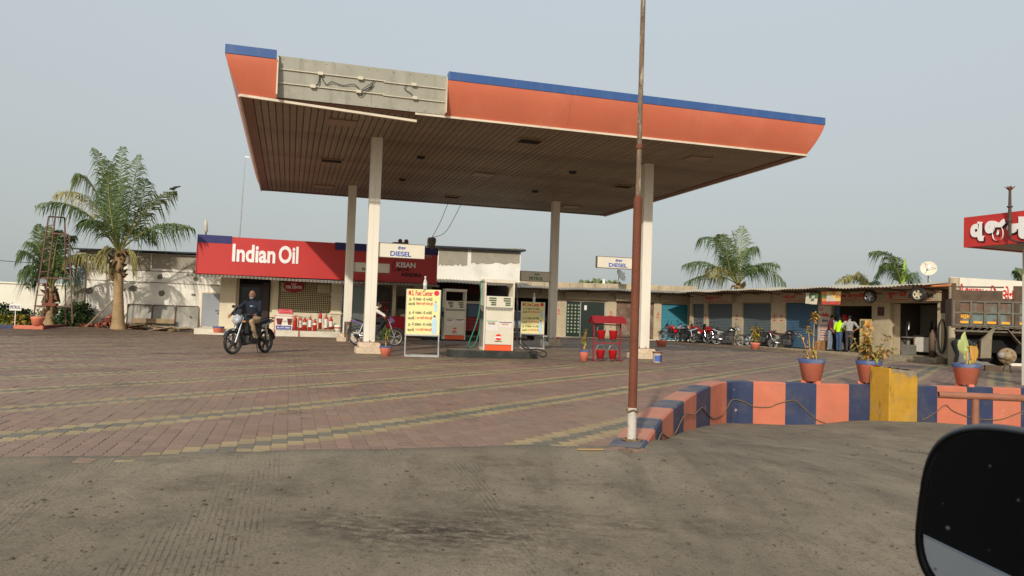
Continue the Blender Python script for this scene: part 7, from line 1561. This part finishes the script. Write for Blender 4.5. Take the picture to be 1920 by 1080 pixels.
m = MB(); m.box(-.012, .012, -.0, .02, 0, z - .2); m.build('stake', WHITE, sgn); m = MB(); m.box(-.19, .19, -.02, 0, z - .3, z - .05); bd = m.build('board', WHITE, sgn); m = MB(); letters(m, 'PETROL', 0, z - .24, w=.32, h=.12, y=-.022, center=True); m.build('lettering', mat('violet_letter', c8(60, 40, 120), .5), bd, fix=False)
s, z = CF.on(73, 610, kl.y + .3); pot_plant('red pot with a small plant standing on the planter kerb corner', CF.w(s, kl.y + .12, .24), .24, .32, False, lambda t, z: stalks(t, z, [(0, 0, .35, 20, .3), (.08, 0, .25, 14, .3)], [YELL, GRNL], .15, .035))
LAD = mat('maroon_steel', c8(112, 78, 72), .7, .15, 6)
lf = thing('ladder_frame', 'tall maroon steel ladder frame standing in the planter in front of the small palm', 'ladder frame', (0, 0, 0)); YL = 29.6
def L3(px, py, dy=0): return at(px, py, YL + dy)
def bars(name, lst, r=.022):
    for a, b in lst: MB().tube([a, b], r, 6).build(name, LAD, lf)
bars('leg', [(L3(61, 606), L3(91, 406)), (L3(79, 606), L3(104, 404)), (L3(123, 606, 1), L3(122, 438, 1)), (L3(136, 606), L3(130, 441))], .026)
bars('top_rail', [(L3(91, 406), L3(121, 408, 1)), (L3(95, 437), L3(128, 440)), (L3(128, 440), L3(122, 438, 1)), (L3(121, 408, 1), L3(122, 438, 1))], .03)
rg = []
for k in range(9):
    f = (k + .4) / 9.2; a = L3(61, 606).lerp(L3(91, 406), f); b = L3(79, 606).lerp(L3(104, 404), f); rg.append((a, b))
bars('rung', rg, .02); bars('cross_rail', [(L3(78, 521), L3(133, 523)), (L3(64, 573), L3(135, 575)), (L3(78, 521), L3(122, 522, 1))], .025)
m = MB(); a = L3(96, 571); m.cbox(a, (.45, .2, .12)); m.cbox(a + Vector((0, 0, .2)), (.12, .1, .3)); m.build('platform', RUST, lf)
# ------------------------------------------------------------------ tipper truck
TF = Frame(*at(1787, 580, 26.5).xy, -.42); TRK = thing('tipper_truck', 'old rusty tipper truck body with faded blue side panels, one wheel removed', 'truck', TF.o, TF.a)
TRR = mat('truck_rust', c8(92, 74, 58), .85, .25, 4, [(c8(58, 44, 34), .6, 3, .45, .7), (c8(120, 104, 84), .5, 7, .55, .75)], bump=.3); TBL = mat('truck_faded_blue', c8(104, 120, 114), .75, .12, 4, [(c8(108, 74, 50), .9, 2.6, .45, .58, (1, 1, .5)), (c8(80, 62, 48), .5, 8, .55, .7)]); TGR = mat('truck_rib_grey', c8(104, 100, 86), .8, .2, 5, [(c8(84, 60, 44), .6, 4, .48, .7)]); REFY = mat('reflective_yellow', c8(226, 160, 24), .4, .08, 6)
def tx(px, py=590, d=0): return TF.on(px, py, d)[0]
def tz(px, py, d=0): return TF.on(px, py, d)[1]
xa, xb = tx(1786), tx(1786) + 4.6; zb, zm, zt = tz(1850, 611), tz(1850, 587), tz(1850, 566); ztop = tz(1790, 531)
def tb(name, mt, *b, parent=TRK, bevel=0): m = MB(); m.box(*b); return m.build(name, mt, parent, bevel=bevel)
bd = tb('tipper_body', TRR, xa, xb, .06, 2.3, zb - .03, zt + .12)
pxs = [(1797, 1819), (1822.5, 1845), (1848.5, 1871), (1875, 1897), (1900.5, 1922)]; vs_ = [xa] + [(tx(a[1]) + tx(b[0])) / 2 for a, b in zip(pxs, pxs[1:])] + [tx(1925)]
for i, (a, b) in enumerate(pxs):
    for j, (z0, z1) in enumerate(((zb + .05, zm - .03), (zm + .03, zt - .03))):
        o = tb('side_panel', TBL, tx(a), tx(b), .03, .06, z0, z1)
        if j == 0: tb('reflector', REFY, tx(a) + .05, tx(b) - .05, .02, .03, z0 + .02, z0 + .1, parent=o)
        if i == 0 and j == 0:
            m = MB(); letters(m, 'મામ', tx(a) + .07, z0 + .17, .3, .16, .022, .04); m.build('lettering', REFY, o, fix=False)
for x in [xa + .04] + [(tx(a[1]) + tx(b[0])) / 2 for a, b in zip(pxs, pxs[1:])] + [tx(1925)]: tb('rib', TGR, x - .035, x + .035, -.03, .06, zb - .02, zt + .02, bevel=.008)
for z in (zb + .0, zm, zt): tb('rail', TGR, xa, xb, -.025, .055, z - .03, z + .03, bevel=.008)
for x in (xa - .03, xa + .1, tx(1903), tx(1918)): tb('corner_post', TRR, x, x + .13, -.02, .12, zb - .1, ztop if x < xa + .05 else zt + .4)
tb('upper_board', TRR, xa + .1, tx(1880), .0, .05, zt + .03, zt + .38); tb('upper_bar', TRR, xa, tx(1882), -.01, .04, ztop - .15, ztop - .1)
tb('upper_board', TRR, tx(1900), xb, .0, .05, zt + .03, zt + .55)
m = MB()
for k in range(12): x = xa + .15 + k * .2; m.bar((x, .02, zb - .16), (x + .16, .02, zb - .03), .03)
m.build('brace', TRR, TRK, kind='stuff'); tb('chassis_rail', TRR, xa + .1, xb, .2, .32, zb - .32, zb - .16); tb('sub_rail', TGR, xa + .05, xb, -.01, .06, zb - .22, zb - .16); tb('underbody_dark_fill', mat('underbody_black', c8(24, 22, 20), .9), tx(1848), xb, .8, 2.0, .12, .6); tb('underbody_dark_fill', mat('underbody_black', c8(24, 22, 20), .9), xa + .3, xb, .5, 2.0, .45, zb - .05)  # black underbody boxes added to keep the space below the truck dark
MG = mat('mudguard_grey', c8(132, 122, 100), .8, .15, 4, [(c8(90, 72, 54), .6, 3, .5, .75)])
x0, x1 = tx(1838), tx(1858); zl = tz(1848, 672); zh = tz(1870, 616); m = MB()
P_ = [(x0, zl), (x0 + .02, tz(1842, 638)), (tx(1862), zh), (tx(1889), zh), (tx(1914), tz(1914, 645))]
for a, b in zip(P_, P_[1:]): m.add([(a[0], -.12, a[1]), (b[0], -.12, b[1]), (b[0], .5, b[1]), (a[0], .5, a[1]), (a[0], -.12, a[1] - .03), (b[0], -.12, b[1] - .03), (b[0], .5, b[1] - .03), (a[0], .5, a[1] - .03)], [(0, 1, 2, 3), (4, 7, 6, 5), (0, 4, 5, 1), (3, 2, 6, 7)])
m.add([(x0, -.1, zl), (x1, -.1, zl + .02), (x1 + .03, -.1, tz(1857, 628)), (tx(1866), -.1, zh), (tx(1860), -.1, zh), (x0 + .02, -.1, tz(1842, 638))], [(0, 1, 2, 3, 4, 5)]); m.build('mudguard', MG, TRK, fix=True)
hx, hz = tx(1890), tz(1890, 668); m = MB(); m.lathe([(.1, .28), (.27, .26), (.28, .1), (.26, .02), (.12, .0), (.12, -.06), (.0, -.07)], 24, (hx, .0, hz), 'y'); m.build('brake_drum', mat('drum_tan', c8(150, 128, 96), .8, .25, 8), TRK)
m = MB(); m.lathe([(0, -.22), (.08, -.22), (.12, -.16), (.12, .0)], 16, (hx - .18, .1, hz + .03), 'y')
for k in range(8): a = k * math.pi / 4; m.tube([(hx + .2 * math.cos(a), -.02, hz + .2 * math.sin(a)), (hx + .2 * math.cos(a), -.07, hz + .2 * math.sin(a))], .018, 6)
m.build('hub', mat('hub_grey', c8(140, 134, 122), .6, .2, 8), TRK)
m = MB(); m.tube([(hx, .3, hz), (hx, 2.1, hz)], .14, 10); m.build('axle', TRR, TRK); m = MB()
for dx in (-.15, .12): m.lathe([(.3, -.14), (.5, -.14), (.52, 0), (.5, .14), (.3, .14)], 24, (hx, 1.7 + dx * 2, .5), 'y')
m.build('far_wheel', RUBBER, TRK)
js = TF.w(hx, .05, 0); jk = thing('axle_stand', 'thin legged metal stand under the truck hub', 'axle stand', (js.x, js.y, G(js.x, js.y)), TF.a); hh = hz - .3 - G(js.x, js.y)
m = MB()
for dx in (-.14, .14): m.tube([(dx, -.1, 0), (dx * .4, 0, hh)], .018, 6); m.tube([(dx, .12, 0), (dx * .4, 0, hh)], .018, 6)
m.cbox((0, 0, hh), (.2, .2, .04)); m.build('legs', TRR, jk)
m = MB(); m.cbox((-.42, -.1, .12), (.5, .3, .2)); o = m.build('toolbox', TRR, None, label='dark metal toolbox on the ground under the truck', cat='toolbox'); o.location = (js.x, js.y, G(js.x, js.y)); o.rotation_euler = (0, 0, TF.a)
# ------------------------------------------------------------------ white car behind the rear board, red cargo trike
cw = onground(972, 638); CARW = mat('white_car_paint', c8(214, 212, 206), .25, .04, 3, (DUST, .25, 3, .5, .8), coat=.4); CGL = mat('car_glass', (.015, .02, .024), .06, .02)
car = thing('parked_car', 'white hatchback mostly hidden behind the rear yellow board', 'car', (cw.x, cw.y + .6, 0), .05)
m = MB(); secs = [(-1.75, .62, .35, .78), (-1.6, .80, .22, .9), (-.9, .84, .2, .98), (.0, .84, .2, 1.0), (1.2, .84, .2, 1.0), (1.75, .8, .25, .95), (1.9, .7, .35, .85)]; vs = []
secs = [(-.12, .70, .34, .74), (.0, .80, .24, .84), (.8, .82, .2, .97), (2.2, .82, .2, 1.0), (3.4, .80, .22, .98), (3.6, .72, .32, .9)]
for y, w_, z0, z1 in secs: vs += [(-w_, y, z0), (-w_, y, z1 - .12), (-w_ * .92, y, z1), (w_ * .92, y, z1), (w_, y, z1 - .12), (w_, y, z0)]
n = len(secs); m.add(vs, [(6 * i + k, 6 * i + (k + 1) % 6, 6 * i + 6 + (k + 1) % 6, 6 * i + 6 + k) for i in range(n - 1) for k in range(6)] + [tuple(range(6)), tuple(range(6 * n - 6, 6 * n))], True); m.build('body', CARW, car, bevel=.03)
m = MB(); vs = []
for y, w_, z in ((.85, .74, .96), (1.5, .62, 1.44), (2.9, .62, 1.46), (3.45, .72, .98)): vs += [(-w_, y, z), (w_, y, z)]
vs2 = [(-.76, .85, .96), (.76, .85, .96), (-.76, 3.45, .96), (.76, 3.45, .96)]; m.add(vs, [(0, 1, 3, 2), (4, 5, 7, 6), (0, 2, 4, 6), (1, 7, 5, 3)]); m.build('windows', CGL, car); m = MB(); m.add([(-.6, 1.5, 1.45), (.6, 1.5, 1.45), (.6, 2.9, 1.47), (-.6, 2.9, 1.47)], [(0, 1, 2, 3)]); m.box(-.62, .62, 1.5, 2.9, 1.44, 1.48); m.build('roof', CARW, car, bevel=.015)
m = MB(); m.rbox(-.5, .5, -.14, -.1, .42, .6, .05, 3); m.box(-.35, .35, -.13, -.1, .28, .36); m.build('grille', BLACK, car)
for s in (-1, 1): m = MB(); m.ell((s * .62, .0, .68), (.14, .1, .08), 12, 8); m.build('headlight', LENS, car)
for s in (-1, 1):
    for y in (.62, 2.95): m = MB(); m.lathe([(.0, s * .05), (.18, s * .09), (.2, s * .1), (.28, s * .1), (.3, s * .05), (.3, -s * .08), (0, -s * .08)], 20, (s * .74, y, .3), 'x'); m.build('wheel', RUBBER, car)
tk = onground(878, 637); tri = thing('cargo_trike', 'red three-wheeled cargo carrier with a cream canopy between the two dispensers', 'three-wheeler', (tk.x + .1, tk.y + .9, 0), .1)
m = MB(); m.rbox(-.62, .62, -.3, 1.3, .42, 1.05, .05, 2); m.build('body', mat('trike_red', c8(160, 30, 40), .4, .1, 4, (DUST, .25, 4, .5, .8)), tri); m = MB()
for z in (.55, .72, .9): m.box(-.64, .64, -.32, -.3, z - .02, z + .02)
for x in (-.5, -.2, .1, .4): m.box(x, x + .03, -.325, -.3, .45, 1.03)
m.build('grid', mat('trike_grid', c8(110, 24, 32), .5), tri); m = MB(); m.box(-.58, .58, .2, .22, 1.08, 1.72); m.build('window', mat('blue_grey_glass', c8(70, 96, 116), .15, .05), tri)
m = MB(); m.rbox(-.66, .66, -.2, 1.2, 1.72, 1.84, .05, 3); m.build('canopy', mat('canvas_cream', c8(196, 184, 160), .8), tri); m = MB()
for x in (-.6, .6): m.box(x - .025, x + .025, .18, .24, 1.0, 1.75)
m.build('canopy_post', BLACK, tri)
for x in (-.5, .5): m = MB(); m.lathe([(0, -.05), (.2, -.06), (.25, -.03), (.25, .03), (.2, .06), (0, .05)], 18, (x, .4, .25), 'x'); m.build('wheel', RUBBER, tri)
# ------------------------------------------------------------------ the car the photograph was taken from: its door mirror, and an added side for it to reflect
cb = thing('observer_car', 'dark door mirror at the near right corner with an unseen added car flank it reflects', 'car', (0, 0, 0)); SHELL = mat('mirror_shell_black', (.010, .010, .011), .38, .1, 8)
Ym = .85; C_ = at(1850, 960, Ym); vd = (C_ - CP).normalized(); mr = Vector((vd.y, -vd.x, 0)).normalized(); mr = (mr * .98 - Vector((vd.x, vd.y, 0)).normalized() * .2).normalized(); mf = Vector((-mr.y, mr.x, 0))
if mf.dot(vd) < 0: mf = -mf
def sup(hx_, hz_, n, k, e=3.4):
    o = []
    for i in range(n):
        a = 2 * math.pi * i / n; c_, s_ = math.cos(a), math.sin(a); o.append((hx_ * abs(c_) ** (2 / e) * (1 if c_ > 0 else -1), hz_ * abs(s_) ** (2 / e) * (1 if s_ > 0 else -1)))
    return o
hx_, hz_ = .116, .105; rl = .10; n = 64
def pt(x, z, d): x2, z2 = x * math.cos(rl) + z * math.sin(rl), -x * math.sin(rl) + z * math.cos(rl); return C_ + mr * (x2 + MX) + Vector((0, 0, z2 + MZ)) + mf * d
MX, MZ = hx_ - .071, -hz_ + .0895
mb = MB(); vs = []; rings = [(1.0, .004), (1.015, .012), (1.02, .03), (.97, .07), (.82, .105), (.5, .125), (.1, .13)]; inner = [(.985, .0), (.955, .002), (.945, .012)]
for sc_, d in list(reversed(inner)) + rings: vs += [pt(x * sc_, z * sc_, d) for x, z in sup(hx_, hz_, n, 0)]
R_ = len(inner) + len(rings); mb.add(vs, [(n * i + k, n * i + (k + 1) % n, n * (i + 1) + (k + 1) % n, n * (i + 1) + k) for i in range(R_ - 1) for k in range(n)], True); mb.add(vs[-n:], [tuple(range(n))]); mi_ = mb.build('door_mirror', SHELL, cb)
GLM = mat('dusty_mirror_glass', (.80, .80, .80), .03, .02, 5, metal=1)
nt2 = GLM.node_tree; b2 = nt2.nodes['Principled BSDF']; tcx = nt2.nodes.new('ShaderNodeTexCoord'); vz = nt2.nodes.new('ShaderNodeTexVoronoi'); vz.inputs['Scale'].default_value = 38; nt2.links.new(tcx.outputs['Object'], vz.inputs['Vector']); rz_ = nt2.nodes.new('ShaderNodeMapRange'); rz_.inputs['From Min'].default_value = .04; rz_.inputs['From Max'].default_value = .13; rz_.inputs['To Min'].default_value = .3; rz_.inputs['To Max'].default_value = .0; nt2.links.new(vz.outputs['Distance'], rz_.inputs[0]); nt2.links.new(rz_.outputs[0], b2.inputs['Roughness'])
mb = MB(); mb.add([pt(x * .948, z * .948, .010) for x, z in sup(hx_, hz_, n, 0)], [tuple(range(n))]); mb.build('mirror_glass', GLM, mi_, fix=False)
# unseen flank added behind the lens, black over pale, shaped for the mirror's reflection
BODYS = mat('reflected_pale_body', c8(200, 204, 206), .5, .05, 3, coat=.3)
def slab(name, mt, y0, z0, z1, x0=-3.2, x1=-.30):
    m = MB(); m.box(x0, x1, y0 - .06, y0, z0, z1); return m.build(name, mt, cb)
slab('window', mat('cabin_black', (.006, .006, .007), .7, .05), -.06, .98, 1.55); slab('roof_rail', SHELL, -.1, 1.55, 1.65); slab('reflected_dark_door', mat('door_black', (.008, .008, .009), .7, spec=.1), -.02, .462, .98); slab('reflected_pale_door', BODYS, .0, -.05, .462)
m = MB(); m.box(-3.2, 1.6, -1.8, -.16, 1.6, 1.68); m.build('roof', SHELL, cb); m = MB(); m.box(-3.2, 1.6, -1.8, -1.75, -.05, 1.6); m.build('far_side', mat('door_black', ()), cb); m = MB(); m.box(-3.2, -3.15, -1.8, -.1, -.05, 1.6); m.build('tail', mat('door_black', ()), cb)
